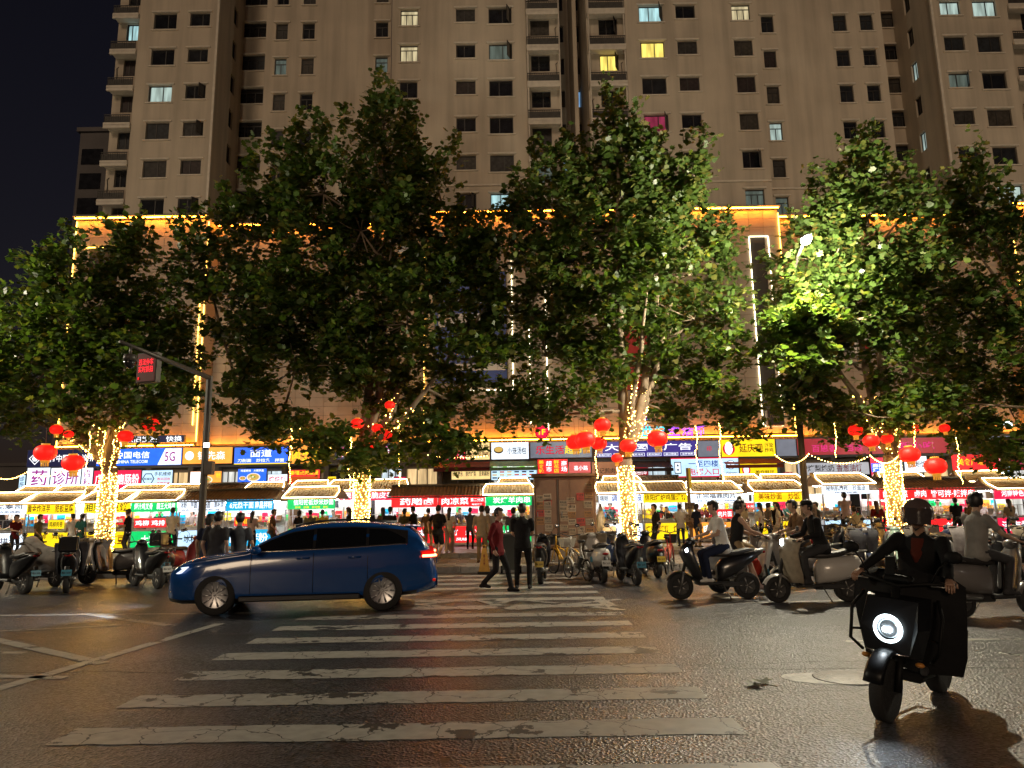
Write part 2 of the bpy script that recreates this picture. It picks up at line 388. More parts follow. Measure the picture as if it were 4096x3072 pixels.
kerb = struct(MB().quad((-220,KERB_Y+.10,.02),(220,KERB_Y+.10,.02),(220,KERB_Y+.10,.1),(-220,KERB_Y+.10,.1),M_JOINT).build('kerb'))
step = struct(MB().quad((-220,STEP_Y+.10,.02),(220,STEP_Y+.10,.02),(220,STEP_Y+.10,.2),(-220,STEP_Y+.10,.2),M_JOINT).build('step'))
ks = MB().box((0,0,0),(.985,.14,WALK_Z+.02),M_KERB,bev=.012).mesh('kerb_stone')
for i in range(-19, 20): link('kerb_stone', ks, kerb, (i*1.0, KERB_Y+.05, (WALK_Z+.02)/2-.02+.004), (0,0,random.uniform(-.004,.004)))
ss = MB().box((0,0,0),(1.19,.16,PLAZA_Z+.004),M_KERB,bev=.012).mesh('step_stone')
for i in range(-18, 19): link('step_stone', ss, step, (i*1.2, STEP_Y+.06, (PLAZA_Z+.004)/2+.002), (0,0,random.uniform(-.003,.003)))
sl = [MB().box((0,0,0),(.585,.385,.05),q,bev=.006).mesh('paving_slab') for q in (M_PAV,M_PAV,M_PAV2)]
cnt = 0
for r in range(9):
    for c in range(-17, 17):
        x = (c+(r%2)*.5)*.6 - .2; y = KERB_Y+.33+r*.4
        if y > STEP_Y-.2 : continue
        if cnt >= 300: break
        link('paving_slab', sl[(c*7+r*5)%3], walk, (x, y, WALK_Z-.025+random.uniform(-.002,.002))); cnt += 1
s = MB()
for r in range(9):
    for c in list(range(-60,-17))+list(range(17,60)):
        x = (c+(r%2)*.5)*.6 - .2; y = KERB_Y+.33+r*.4
        if y < STEP_Y-.2: s.box((x,y,WALK_Z-.025),(.585,.385,.05),(M_PAV,M_PAV,M_PAV2)[(c*7+r*5)%3])
o = s.build('paving_slabs', walk); o['kind'] = 'stuff'
# ================================================================== apartment towers
M_STUCCO = mat('tower_stucco',(.56,.475,.375),.85,noise=.09,nscale=.35,bump=.12,bscale=60)
_nt = M_STUCCO.node_tree
# rain streaks and grime that belong to the wall itself
_tc = _nt.nodes.new('ShaderNodeTexCoord'); _mpg = _nt.nodes.new('ShaderNodeMapping'); _mpg.inputs['Scale'].default_value = (1.6,1.6,.10)
_nz = _nt.nodes.new('ShaderNodeTexNoise'); _nz.inputs['Scale'].default_value = 1.0; _nz.inputs['Detail'].default_value = 7
_nt.links.new(_tc.outputs['Object'], _mpg.inputs[0]); _nt.links.new(_mpg.outputs[0], _nz.inputs['Vector'])
_mr = _nt.nodes.new('ShaderNodeMapRange'); _mr.inputs[1].default_value=.42; _mr.inputs[2].default_value=.68; _mr.inputs[3].default_value=1.0; _mr.inputs[4].default_value=.78
_nt.links.new(_nz.outputs['Fac'], _mr.inputs[0])
_vm = _nt.nodes.new('ShaderNodeVectorMath'); _vm.operation='SCALE'
_b = _nt.nodes['Principled BSDF']; _src = _b.inputs['Base Color'].links[0].from_socket
_nt.links.new(_src, _vm.inputs[0]); _nt.links.new(_mr.outputs[0], _vm.inputs['Scale']); _nt.links.new(_vm.outputs[0], _b.inputs['Base Color'])
M_TRIM = mat('tower_trim',(.66,.59,.50),.75,noise=.1,nscale=3)
M_FRAME = mat('window_frame_dark',(.035,.03,.028),.45)
M_RAIL = mat('balcony_rail',(.05,.045,.04),.6,noise=.3,nscale=5)
def glass_dark(i):
    m = mat('dark_pane%d'%i, (.012+.006*i,.013+.006*i,.016+.006*i), .12, noise=.5, nscale=1.5)
    return m
M_GL = [glass_dark(i) for i in range(3)]
M_CURT = [mat('curtained_pane%d'%i,c,.5,noise=.45,nscale=4,spec=.3) for i,c in enumerate(((.035,.032,.03),(.022,.025,.03),(.05,.042,.034),(.03,.02,.02)))]
def lit(name, col, s):
    # a lit room seen through curtains: folds and furniture as soft vertical unevenness
    if name in MATS: return MATS[name]
    m = bpy.data.materials.new(name); MATS[name] = m; m.use_nodes = True; nt = m.node_tree; b = nt.nodes['Principled BSDF']; L = nt.links.new
    tc = nt.nodes.new('ShaderNodeTexCoord'); mg = nt.nodes.new('ShaderNodeMapping'); mg.inputs['Scale'].default_value = (3.0,1,.35)
    n = nt.nodes.new('ShaderNodeTexNoise'); n.inputs['Scale'].default_value = 1.4; n.inputs['Detail'].default_value = 3
    L(tc.outputs['Object'], mg.inputs[0]); L(mg.outputs[0], n.inputs['Vector'])
    r = nt.nodes.new('ShaderNodeMapRange'); r.inputs[1].default_value=.35; r.inputs[2].default_value=.65; r.inputs[3].default_value=s*.55; r.inputs[4].default_value=s*1.2
    L(n.outputs['Fac'], r.inputs[0]); L(r.outputs[0], b.inputs['Emission Strength'])
    b.inputs['Base Color'].default_value = (*[c*.3 for c in col],1); b.inputs['Emission Color'].default_value = (*col,1); b.inputs['Roughness'].default_value=.15
    return m
LIT = dict(cyan=lit('room_cool',(.45,.75,.78),.75), white=lit('room_white',(.55,.72,.66),.55), cream=lit('room_cream',(.80,.68,.40),.55),
           yellow=lit('room_yellow',(1.0,.78,.16),.95), dim=lit('room_dim',(.22,.28,.24),.28), pink=lit('room_curtain',(.45,.05,.12),.40), blue=lit('room_blue',(.25,.50,.85),.7))
YF, YM, YD = 47.0, 48.3, 52.0
_rows_px = [776, 622, 471, 322, 178, 35]
_zr = [WZ(1862, y, YF) for y in _rows_px]
FL = (_zr[5]-_zr[0])/5
ROWS = [_zr[0]+FL*k for k in range(-1, 8)]          # lintel height of rows -1..7
Z0 = 19.0; ZTOP = ROWS[-1]+1.2
OPEN_P = .22
def wall_cells(s, x0, x1, z0, z1, rects, P, m=M_STUCCO):
    # wall in the plane given by P(x, depth, z), with real openings and reveals
    xs = sorted(set([x0,x1]+[r[0] for r in rects]+[r[1] for r in rects])); zs = sorted(set([z0,z1]+[r[2] for r in rects]+[r[3] for r in rects]))
    for i in range(len(xs)-1):
        # merge vertically
        run = None
        for j in range(len(zs)-1):
            cx, cz = (xs[i]+xs[i+1])/2, (zs[j]+zs[j+1])/2
            hole = any(r[0]<cx<r[1] and r[2]<cz<r[3] for r in rects)
            if hole:
                if run is not None: s.quad(P(xs[i],0,run), P(xs[i+1],0,run), P(xs[i+1],0,zs[j]), P(xs[i],0,zs[j]), m); run = None
            elif run is None: run = zs[j]
        if run is not None: s.quad(P(xs[i],0,run), P(xs[i+1],0,run), P(xs[i+1],0,zs[-1]), P(xs[i],0,zs[-1]), m)
    D = .22
    for a,b,c,d in rects:
        s.quad(P(a,0,c),P(b,0,c),P(b,D,c),P(a,D,c),m); s.quad(P(a,0,d),P(a,D,d),P(b,D,d),P(b,0,d),m)
        s.quad(P(a,0,c),P(a,D,c),P(a,D,d),P(a,0,d),m); s.quad(P(b,0,c),P(b,0,d),P(b,D,d),P(b,D,c),m)
        s.quad(P(a,D+.1,c),P(b,D+.1,c),P(b,D+.1,d),P(a,D+.1,d), mat('room_dark',(.01,.01,.01),.9))
def window(parent, cx, zb, w, h, place, lit_m=None, kind='casement', trim=True, opened=0):
    # local x across, y into the wall, z up; place = (origin point, rotz)
    org, rz = place
    fr = MB(); t = .055
    for x in (-w/2+t/2, w/2-t/2): fr.box((x,.16,h/2),(t,.06,h),M_FRAME)
    for z in (t/2,h-t/2): fr.box((0,.16,z),(w-2*t,.06,t),M_FRAME)
    div = -w*.08 if random.random()<.5 else w*.1
    if kind == 'narrow': div = 0
    if kind == 'cross':
        fr.box((0,.16,h*.7),(w-2*t,.05,t),M_FRAME); fr.box((0,.16,h*.35),(t,.05,h*.7-2*t),M_FRAME)
    elif kind == 'wide':
        fr.box((0,.16,h*.74),(w-2*t,.05,t),M_FRAME)
        for x in (-w*.17, w*.17): fr.box((x,.16,h*.37),(t,.05,h*.74-2*t),M_FRAME)
    else: fr.box((div,.16,h/2),(t,.05,h-2*t),M_FRAME)
    o = fr.build('window', parent, None, (org[0],org[1],zb), (0,0,rz))
    g = MB().box((0,.185,h/2),(w-2*t,.012,h-2*t), lit_m or (random.choice(M_CURT) if random.random()<.35 else random.choice(M_GL))).build('pane', o)
    if trim:
        MB().box((0,-.05,h+.10),(w+.34,.17,.13),M_TRIM,bev=.03).build('lintel', o)
        MB().box((0,-.045,-.06),(w+.30,.15,.09),M_TRIM,bev=.02).build('sill', o)
    if opened:
        sw = w*.42; s = MB(); tt = .05
        for x in (tt/2, sw-tt/2): s.box((x,0,h/2),(tt,.04,h-.1),M_FRAME)
        for z in (.05+tt/2,h-.05-tt/2): s.box((sw/2,0,z),(sw-2*tt,.04,tt),M_FRAME)
        s.box((sw/2,0,h/2),(sw-2*tt,.01,h-.1-2*tt), M_GL[1])
        sd = opened
        s.build('sash', o, None, (sd*(w/2-.06),.11,0), (0,0,(-sd)*R(65) if sd<0 else math.pi+R(65)*1.0))
    return o
def front(px0, py0, px1, py1, Y): return WX(px0,py0,Y), WX(px1,py1,Y)
# lit rooms: (column, row) -> look
LITW = {('A',3):'white',('F',5):'cream',('F',4):'cream',('E',4):'dim',('C',4):'dim',('H',4):'dim',('I',5):'cyan',('I',4):'yellow',('I',2):'pink',('K',5):'cream',
        ('L',2):'white',('H',0):'cyan',('K',0):'dim',('O',5):'white',('P',5):'white',('P',0):'white',('Q',4):'yellow',('G1',4):'blue',('RS',4):'white',('RS',2):'white',('O',3):'dim',('E',5):None,('BL',5):'cyan',('BC',1):'dim',('L',0):'dim'}
def column(tower, rects, name, pl, pr, pt, pb, Y, row, kind='casement', rows=range(0,9), trim=True, own=False):
    xl, xr = WX(pl,(pt+pb)/2,Y), WX(pr,(pt+pb)/2,Y); h = WZ((pl+pr)/2,pt,Y)-WZ((pl+pr)/2,pb,Y)
    dz = WZ((pl+pr)/2,pt,Y)-ROWS[row+1] if own else 0
    for k in rows:
        z1 = ROWS[k]+dz; zb = z1-h
        rects.append((xl,xr,zb,z1))
        lm = LITW.get((name,k-1)); lm = LIT[lm] if lm else None
        kd = kind
        if lm and kind=='casement' and name in 'FK': kd = 'wide'
        op = 0
        if kd == 'casement' and (random.random()<OPEN_P or lm): op = random.choice((-1,1))
        window(tower, (xl+xr)/2, zb, xr-xl, h, ((Vector(((xl+xr)/2,Y,0))), 0), lm, kd, trim, op)
def PF(Y): return lambda x,d,z: (x,Y+d,z)
def PSR(X, sgn): return lambda y,d,z: (X-sgn*d,y,z)          # side wall: runs along y
MB_L = MB(); MB_R = MB()
tower_l = thing('apartment_tower','beige apartment tower whose pale balconies overlook the dark open sky','building',(0,0,0))
tower_r = thing('apartment_tower','beige apartment tower with crimson curtained window and two yellow lit rooms','building',(0,0,0))
# S1
x0,x1 = front(531,420,848,420,YF); S1 = (x0,x1); rc=[]
column(tower_l, rc, 'A',617,708,38,102,YF,5); column(tower_l, rc, 'B',762,841,36,90,YF,5)
wall_cells(MB_L,x0,x1,Z0,ZTOP,rc,PF(YF))
# S0 balcony bay
def balcony_bay(tower, mb, xa, xb, name, wl, wr, pt, pb, s0, s1, r0, r1, Yw=47.7, Ys=46.8):
    # s0,s1: slab edge, r0,r1: railing, read off the photograph for the row of the window pt..pb
    rc = []; column(tower, rc, name, wl, wr, pt, pb, Yw, 5, trim=False, own=True); wall_cells(mb, xa, xb, Z0, ZTOP, rc, PF(Yw))
    xm = (wl+wr)/2; zs1, zs0 = WZ(xm,s0,Ys), WZ(xm,s1,Ys); zr1, zr0 = WZ(xm,r0,Ys), WZ(xm,r1,Ys)
    th = zs1-zs0; rh = zr1-zr0
    for k in range(0, 9):
        zb = zr0+(k-6)*FL                      # top of this storey's slab
        s = MB(); w = xb-xa-.02; cx=(xa+xb)/2
        s.box((cx,(Ys+Yw)/2,zb-.11),(w,Yw-Ys,.22),M_TRIM,bev=.02); s.box((cx,Ys+.07,zb-.2-max(.1,th-.35)/2),(w-.04,.14,max(.1,th-.30)),M_TRIM)
        b = s.build('balcony', tower)
        r = MB(); r.box((cx,Ys+.06,zb+rh),(w-.06,.06,.05),M_RAIL); n = int(w/.16)
        for j in range(n+1): r.box((xa+.06+(w-.12)*j/n,Ys+.06,zb+rh/2),(.022,.022,rh-.04),M_RAIL)
        r.box((cx,Ys+.09,zb+rh*.45),(w-.1,.012,rh*.8),M_RAIL); r.build('railing', b)
        if random.random()<.75:
            p = MB(); px_ = xa+w*random.choice((.10,.90)); q=[(px_,Yw-.06,zb+.5),(px_+.03,Yw-.06,zb+1.3),(px_-.02,Yw-.07,zb+1.8),(px_+.1,Yw-.05,zb+1.95)]
            p.tube(q,.025,M_RAIL,6); p.build('drain_pipe', b)
xa = WX(425,366,46.9); balcony_bay(tower_l, MB_L, xa, S1[0], 'BL', 506,553,96,162, 54,81,163,193)
MB_L.quad((xa,47.7,Z0),(xa,60,Z0),(xa,60,ZTOP),(xa,47.7,ZTOP),M_STUCCO); MB_L.quad((S1[0],YF,Z0),(S1[0],47.7,Z0),(S1[0],47.7,ZTOP),(S1[0],YF,ZTOP),M_STUCCO)
# S2 recess
x3a, x3b = WX(1052,400,YM), WX(1563,300,YM)
rc=[]; column(tower_l, rc, 'W', 964,1067,70,130,YD,5,'wide'); wall_cells(MB_L,S1[1],x3a+.6,Z0,ZTOP,rc,PF(YD))
rs=[]
for k in range(0,9):
    y_ = YF+2.9; zb=ROWS[k]-1.5; rs.append((y_,y_+.75,zb,ROWS[k]-.05)); window(tower_l,0,zb,.75,1.45,(Vector((S1[1],y_+.375,0)),R(90)),None,'narrow',False)
wall_cells(MB_L,YF,YD,Z0,ZTOP,rs,PSR(S1[1],1))
MB_L.box((S1[1]+.05,YF+.05,(Z0+ZTOP)/2),(.16,.16,ZTOP-Z0),M_TRIM)
MB_L.quad((x3a,YM,Z0),(x3a,YD,Z0),(x3a,YD,ZTOP),(x3a,YM,ZTOP),M_STUCCO)
rc=[]
column(tower_l, rc,'C',1105,1152,70,135,YM,5,'cross'); column(tower_l, rc,'D',1211,1260,70,135,YM,5,'cross'); column(tower_l, rc,'E',1504,1553,68,130,YM,5,'cross')
wall_cells(MB_L,x3a,x3b,Z0,ZTOP,rc,PF(YM))
x4a, x4b = WX(1568,100,YF), WX(2107,300,YF); rc=[]
MB_L.quad((x4a,YF,Z0),(x4a,YM,Z0),(x4a,YM,ZTOP),(x4a,YF,ZTOP),M_STUCCO)
column(tower_l, rc,'F',1602,1672,38,103,YF,5); column(tower_l, rc,'G',1824,1900,35,89,YF,5); column(tower_l, rc,'H',1954,2046,36,99,YF,5)
wall_cells(MB_L,x4a,x4b,Z0,ZTOP,rc,PF(YF))
x5b = WX(2243,300,46.9); balcony_bay(tower_l, MB_L, x4b, x5b, 'BC', 2121,2196,79,143, 35,65,145,176)
MB_L.quad((x4b,YF,Z0),(x4b,47.7,Z0),(x4b,47.7,ZTOP),(x4b,YF,ZTOP),M_STUCCO)
MB_L.quad((x5b,47.7,Z0),(x5b,YD+1,Z0),(x5b,YD+1,ZTOP),(x5b,47.7,ZTOP),M_STUCCO)
MB_L.tube([(x4b+.1,YF-.06,Z0),(x4b+.1,YF-.06,ZTOP)],.06,M_TRIM,8); MB_L.tube([(x5b-.05,46.8,Z0),(x5b-.05,46.8,ZTOP)],.05,M_TRIM,8)
xg = WX(2290,300,50.5); rc=[]
for k in range(0,9):
    zb=ROWS[k]-1.45; rc.append((x5b+.25,x5b+.8,zb,ROWS[k])); window(tower_l,0,zb,.55,1.45,(Vector((x5b+.525,YD+1,0)),0),LIT['blue'] if k==3 else None,'narrow',False)
wall_cells(MB_L,x5b,xg,Z0,ZTOP,rc,PF(YD+1))
MB_L.box((xg+.15,51.2,(Z0+ZTOP)/2),(.30,3.4,ZTOP-Z0),M_STUCCO)
MB_L.build('wall', tower_l)
# right tower
x7a = WX(2354,200,46.9); x7b = WX(2505,200,YF); rc=[]
for k in range(0,9):
    zb=ROWS[k]-1.45; rc.append((xg+.45,xg+1.2,zb,ROWS[k])); window(tower_r,0,zb,.75,1.45,(Vector((xg+.825,YD+1.02,0)),0),LIT['blue'] if k==5 else None,'narrow',False)
wall_cells(MB_R,xg+.3,x7a+.4,Z0,ZTOP,rc,PF(YD+1.02))
MB_R.quad((x7a,47.7,Z0),(x7a,YD+1,Z0),(x7a,YD+1,ZTOP),(x7a,47.7,ZTOP),M_STUCCO)
balcony_bay(tower_r, MB_R, x7a, x7b, 'Q', 2394,2468,76,140, 35,64,142,174)
MB_R.quad((x7b,YF,Z0),(x7b,47.7,Z0),(x7b,47.7,ZTOP),(x7b,YF,ZTOP),M_STUCCO)
MB_R.tube([(x7b-.1,YF-.06,Z0),(x7b-.1,YF-.06,ZTOP)],.06,M_TRIM,8); MB_R.tube([(x7a+.05,46.8,Z0),(x7a+.05,46.8,ZTOP)],.05,M_TRIM,8)
x8b = WX(3050,300,YF); rc=[]
column(tower_r, rc,'I',2555,2650,27,92,YF,5); column(tower_r, rc,'J',2702,2780,27,81,YF,5); column(tower_r, rc,'K',2927,3000,23,87,YF,5)
wall_cells(MB_R,x7b,x8b,Z0,ZTOP,rc,PF(YF))
MB_R.quad((x8b,YF,Z0),(x8b,YM,Z0),(x8b,YM,ZTOP),(x8b,YF,ZTOP),M_STUCCO)
x9b = WX(3550,300,YM); rc=[]
column(tower_r, rc,'L',3043,3092,43,111,YM,5,'cross'); column(tower_r, rc,'M',3331,3384,43,110,YM,5,'cross'); column(tower_r, rc,'N',3438,3490,43,108,YM,5,'cross')
wall_cells(MB_R,x8b,x9b,Z0,ZTOP,rc,PF(YM))
MB_R.quad((x9b,YM,Z0),(x9b,YD,Z0),(x9b,YD,ZTOP),(x9b,YM,ZTOP),M_STUCCO)
x11a = WX(3770,350,YF); rc=[]
column(tower_r, rc,'V',3522,3587,41,100,YD,5,'wide'); wall_cells(MB_R,x9b-.3,x11a,Z0,ZTOP,rc,PF(YD))
rs=[]
for k in range(0,9):
    y_ = YF+2.6; zb=ROWS[k]-1.5; rs.append((y_,y_+.75,zb,ROWS[k]-.05)); window(tower_r,0,zb,.75,1.45,(Vector((x11a,y_+.375,0)),R(-90)),LIT['white'] if k in (3,5) else None,'narrow',False)
wall_cells(MB_R,YF,YD,Z0,ZTOP,rs,PSR(x11a,-1))
MB_R.box((x11a-.05,YF+.05,(Z0+ZTOP)/2),(.16,.16,ZTOP-Z0),M_TRIM)
x11b = WX(4075,350,YF); rc=[]
column(tower_r, rc,'O',3777,3858,141,198,YF,4); column(tower_r, rc,'P',3910,4005,140,206,YF,4)
wall_cells(MB_R,x11a,x11b,Z0,ZTOP,rc,PF(YF))
balcony_bay(tower_r, MB_R, x11b, x11b+3.2, 'BR', 4085,4150,50,120, 12,40,122,154)
MB_R.quad((x11b,YF,Z0),(x11b,47.7,Z0),(x11b,47.7,ZTOP),(x11b,YF,ZTOP),M_STUCCO)
MB_R.box(((x11b+3.2+x11b+20)/2,50,(Z0+ZTOP)/2),(16.8,6,ZTOP-Z0),M_STUCCO)
zl = WZ(2950,726,YF); MB_R.box(((x7b+x8b)/2,YF-.06,zl),(x8b-x7b,.14,.12),M_TRIM); MB_R.box(((x8b+x9b)/2,YM-.06,zl),(x9b-x8b-.3,.14,.12),M_TRIM)
MB_L.v and None
MB_R.build('wall', tower_r)
MB().box(((x4a+x4b)/2,YF-.06,zl),(x4b-x4a-.2,.14,.12),M_TRIM).build('ledge', tower_l)
# far dark block on the left
fb = thing('apartment_block','dark unlit apartment block standing behind the balcony tower','building',(0,0,0))
xa_, xb_ = WX(318,700,78), WX(470,700,78); zt_ = WZ(380,540,78)
M_FAR = mat('far_block',(.13,.12,.12),.9,noise=.2,nscale=.3)
MB().box(((xa_+xb_)/2,80,zt_/2),(xb_-xa_,5,zt_),M_FAR).build('wall', fb)
for k in range(7):
    MB().box(((xa_+xb_)/2-.6,77.46,zt_-3-k*3.0),(2.4,.1,1.9),M_GL[0]).build('window', fb)
MB().box(((xa_+xb_)/2,80,zt_+.3),(xb_-xa_+.6,5.6,.5),M_FAR).build('parapet', fb)
s = MB()
xx = -95.0; hb = thing('roofline_buildings','low dark building beyond the end of the street','building',(0,0,0))
MB().box((-62,95,4),(36,10,8),M_FAR).build('wall', hb); MB().box((-62,95,8.2),(36.6,10.6,.4),M_FAR).build('roof', hb); hb.name='low_building'

# ================================================================== shopping podium
PFY, PRY = 46.0, 47.6
ZP = WZ(1970,855,PFY); ZB = WZ(2900,1752,PFY)
M_CLAD = mat('podium_cladding',(.40,.34,.27),.55,noise=.10,nscale=1.2,bump=.1,bscale=3)
M_CLAD2 = mat('podium_cladding_b',(.36,.30,.24),.55,noise=.12,nscale=1.2,bump=.1,bscale=3)
M_BACK = mat('podium_backing',(.05,.045,.04),.9)
M_LEDO = glow('led_orange',(1.0,.28,.015),90.0); M_LEDW = glow('led_warm_white',(1.0,.86,.55),5.0); M_LEDA = glow('led_amber',(1.0,.52,.08),9.0)
podium = thing('shopping_podium','clad shopping podium with orange light lines under the apartment towers','building',(0,0,0))
blocks = [(WX(310,900,PFY), WX(838,900,PFY), PFY), (WX(838,900,PFY), WX(1700,900,PRY), PRY), (WX(1700,900,PFY), WX(3113,900,PFY), PFY),
          (WX(3113,900,PFY), WX(3975,900,PRY), PRY), (WX(3975,900,PRY), 44.0, PFY)]
pw, ph = .97, .60; npan = 0; rest = MB()
pan = [MB().box((0,0,0),(pw-.018,.05,ph-.018),q,bev=.006).mesh('panel') for q in (M_CLAD,M_CLAD,M_CLAD2)]
body = MB()
openings = {0:[(WX(318,960,PFY)+.3,WX(318,960,PFY)+3.1,ZP-5.6,ZP-2.05)], 2:[(WX(2996,960,PFY)+.05,WX(3072,960,PFY)-.05,WZ(3090,1700,PFY),WZ(3030,950,PFY))]}
for bi,(xa,xb,Y) in enumerate(blocks):
    body.box(((xa+xb)/2,Y+1.5,(ZP+ZB)/2-.05),(xb-xa-.02,2.9,ZP-ZB-.1),M_BACK)
    nc = max(1,round((xb-xa)/pw)); w = (xb-xa)/nc; nr = int((ZP-ZB)/ph)
    for r in range(nr):
        for c in range(nc):
            x = xa+(c+.5)*w; z = ZP-.06-(r+.5)*ph
            if any(o[0]<x<o[1] and o[2]<z<o[3] for o in openings.get(bi,[])): continue
            vis = (r<5 and bi==0) or (bi==2 and x>WX(2700,1200,PFY)) or (bi==2 and r<5 and c<4) or (bi==4 and r<4)
            if vis and npan<296:
                o = link('panel', pan[(c*5+r*3)%3], podium, (x,Y+.02+random.uniform(-.004,.004),z), (random.uniform(-.006,.006),0,random.uniform(-.004,.004))); o.scale = (w/pw,1,1); npan += 1
            else: rest.box((x,Y+.02+random.uniform(-.004,.004),z),(w-.018,.05,ph-.018),(M_CLAD,M_CLAD,M_CLAD2)[(c*5+r*3)%3])
    # coping and its hidden light line
    MB().box(((xa+xb)/2,Y-.06,ZP+.06),(xb-xa+.1,.92,.10),M_CLAD2).build('coping', podium)
    MB().box(((xa+xb)/2,Y-.40,ZP-.035),(xb-xa-.1,.05,.045),M_LEDO).build('light_line', podium)
    MB().box(((xa+xb)/2,Y-.36,ZB+.06),(xb-xa-.1,.05,.05),M_LEDO).build('light_line', podium)
# returns between blocks
for (xx,ya,yb) in ((blocks[0][1],PFY,PRY),(blocks[2][0],PFY,PRY),(blocks[2][1],PFY,PRY),(blocks[4][0],PFY,PRY)):
    body.box((xx,(ya+yb)/2+.05,(ZP+ZB)/2),(.1,yb-ya,ZP-ZB-.1),M_CLAD)
    MB().box((xx,PFY-.10,(ZP+ZB)/2),(.05,.05,ZP-ZB-.6),M_LEDA).build('light_line', podium)
MB().box((blocks[0][0],PFY-.08,(ZP+ZB)/2),(.05,.05,ZP-ZB-.3),M_LEDA).build('light_line', podium)
body.box((blocks[0][0]-.02,PFY+5,(ZP+ZB)/2),(.1,10,ZP-ZB),M_CLAD)
body.box(((blocks[0][0]+44)/2+.05,60,ZP/2),(44-blocks[0][0]-.1,20,ZP-.4),M_BACK)
body.build('wall', podium); o = rest.build('cladding_panels', podium); o['kind']='stuff'
def rect_lights(x0,x1,z0,z1,Y,m,sides='tlrb',t=.05):
    for k in sides:
        s = MB()
        if k=='t': s.box(((x0+x1)/2,Y,z1),(x1-x0,t,t),m)
        if k=='b': s.box(((x0+x1)/2,Y,z0),(x1-x0,t,t),m)
        if k=='l': s.box((x0,Y,(z0+z1)/2),(t,t,z1-z0-t*1.2),m)
        if k=='r': s.box((x1,Y,(z0+z1)/2),(t,t,z1-z0-t*1.2),m)
        s.build('light_line', podium)
def podium_window(o, Y, lines):
    x0,x1,z0,z1 = o
    s = MB(); s.box(((x0+x1)/2,Y+.12,(z0+z1)/2),(x1-x0,.03,z1-z0),M_GL[1]); n=max(1,int((z1-z0)/1.5))
    w = s.build('window', podium); f = MB()
    for k in range(n+1): f.box(((x0+x1)/2,Y+.08,z0+(z1-z0)*k/n),(x1-x0,.06,.06),M_FRAME)
    f.build('frame', w); rect_lights(x0-.05,x1+.05,z0-.05,z1+.05,Y-.06,M_LEDW,lines)
podium_window(openings[0][0], PFY, ''); podium_window(openings[2][0], PFY, 'tlrb')
x0,x1,z0,z1 = openings[0][0]; MB().box(((x0+x1)/2,PFY-.08,z1+.08),(x1-x0+.4,.05,.05),M_LEDA).build('light_line', podium)
for px,ya,yb in ((2045,1040,1560),(2113,1150,1700),(2180,1140,1720),(800,1200,1700),(2872,1000,1100)):
    a = W(px,ya,PFY-.1); b = W(px+(18 if px>2060 else (6 if px>1500 else -30)),yb,PFY-.1)
    MB().box((a.x,PFY-.09,(a.z+b.z)/2),(.05,.05,a.z-b.z),M_LEDW if px>1500 else M_LEDA).build('light_line', podium)
a = W(1870,1563,PFY); b = W(2053,1563,PFY); MB().box(((a.x+b.x)/2,PFY-.09,a.z),(b.x-a.x,.05,.05),M_LEDW).build('light_line', podium)
# billboards on the podium
def board(name,label,px0,py0,px1,py1,Y,m,cat='billboard'):
    a = W(px0,py0,Y); b = W(px1,py1,Y); t = thing(name,label,cat,((a.x+b.x)/2,Y,b.z))
    w,h = b.x-a.x,a.z-b.z
    MB().box((0,.06,h/2),(w,.1,h),m,bev=.01).build('panel', t); f = MB()
    for x in (-w/2,w/2): f.box((x,.05,h/2),(.06,.14,h+.06),M_FRAME)
    for z in (0,h): f.box((0,.05,z),(w-.06,.14,.06),M_FRAME)
    f.build('frame', t); return t,w,h
MBLUE = mat('billboard_blue',(.012,.06,.35),.4,noise=.2,nscale=1); MWHT = mat('billboard_white',(.75,.75,.72),.5)
t,w,h = board('billboard','large blue billboard on the podium wall behind the tree crowns',1740,1090,2030,1530,PFY-.05,MBLUE)
MB().box((0,-.0,h*.56),(w*.9,.02,h*.12),MWHT).build('white_band', t); lettering('DUYING', w*.55,h*.07,MWHT,t,(w*.1,-.003,h*.75)); lettering('BOUTIQUE',w*.4,h*.05,MWHT,t,(w*.15,-.003,h*.24))
MB().box((w*.05,.0,h*.14),(w*.85,.02,h*.06),MWHT).build('white_band', t)
t,w,h = board('billboard','tall red billboard on the podium wall behind the third tree trunk',2480,1270,2600,1560,PFY-.02,mat('billboard_red',(.45,.02,.015),.45,noise=.15,nscale=2))
t,w,h = board('billboard','yellow billboard high on the podium wall among leaves',2610,1150,2800,1330,PFY-.02,mat('billboard_yellow',(.55,.34,.03),.45,noise=.15,nscale=2))
t,w,h = board('billboard','white billboard with red bars behind the street lamp tree',3370,1215,3660,1420,PRY-.04,MWHT)
for q,z in ((.3,.75),(.55,.45),(.4,.2)): MB().box((w*(q-.5),-.0,h*z),(w*.3,.02,h*.13),mat('billboard_red2',(.45,.02,.015),.45)).build('red_bar', t)
a = W(3055,1645,PFY); b=W(3125,1705,PFY)
t = thing('sign_box','dark sign box at the foot of the tall lit window','sign',((a.x+b.x)/2,PFY-.5,b.z)); MB().box((0,.1,(a.z-b.z)/2),(b.x-a.x,.5,a.z-b.z),mat('dark_box',(.05,.035,.03),.5),bev=.03).build('box', t)
lettering('八大碗', (b.x-a.x)*.8,(a.z-b.z)*.3, mat('box_letter',(.25,.18,.12),.5), t, (0,-.16,(a.z-b.z)*.6))
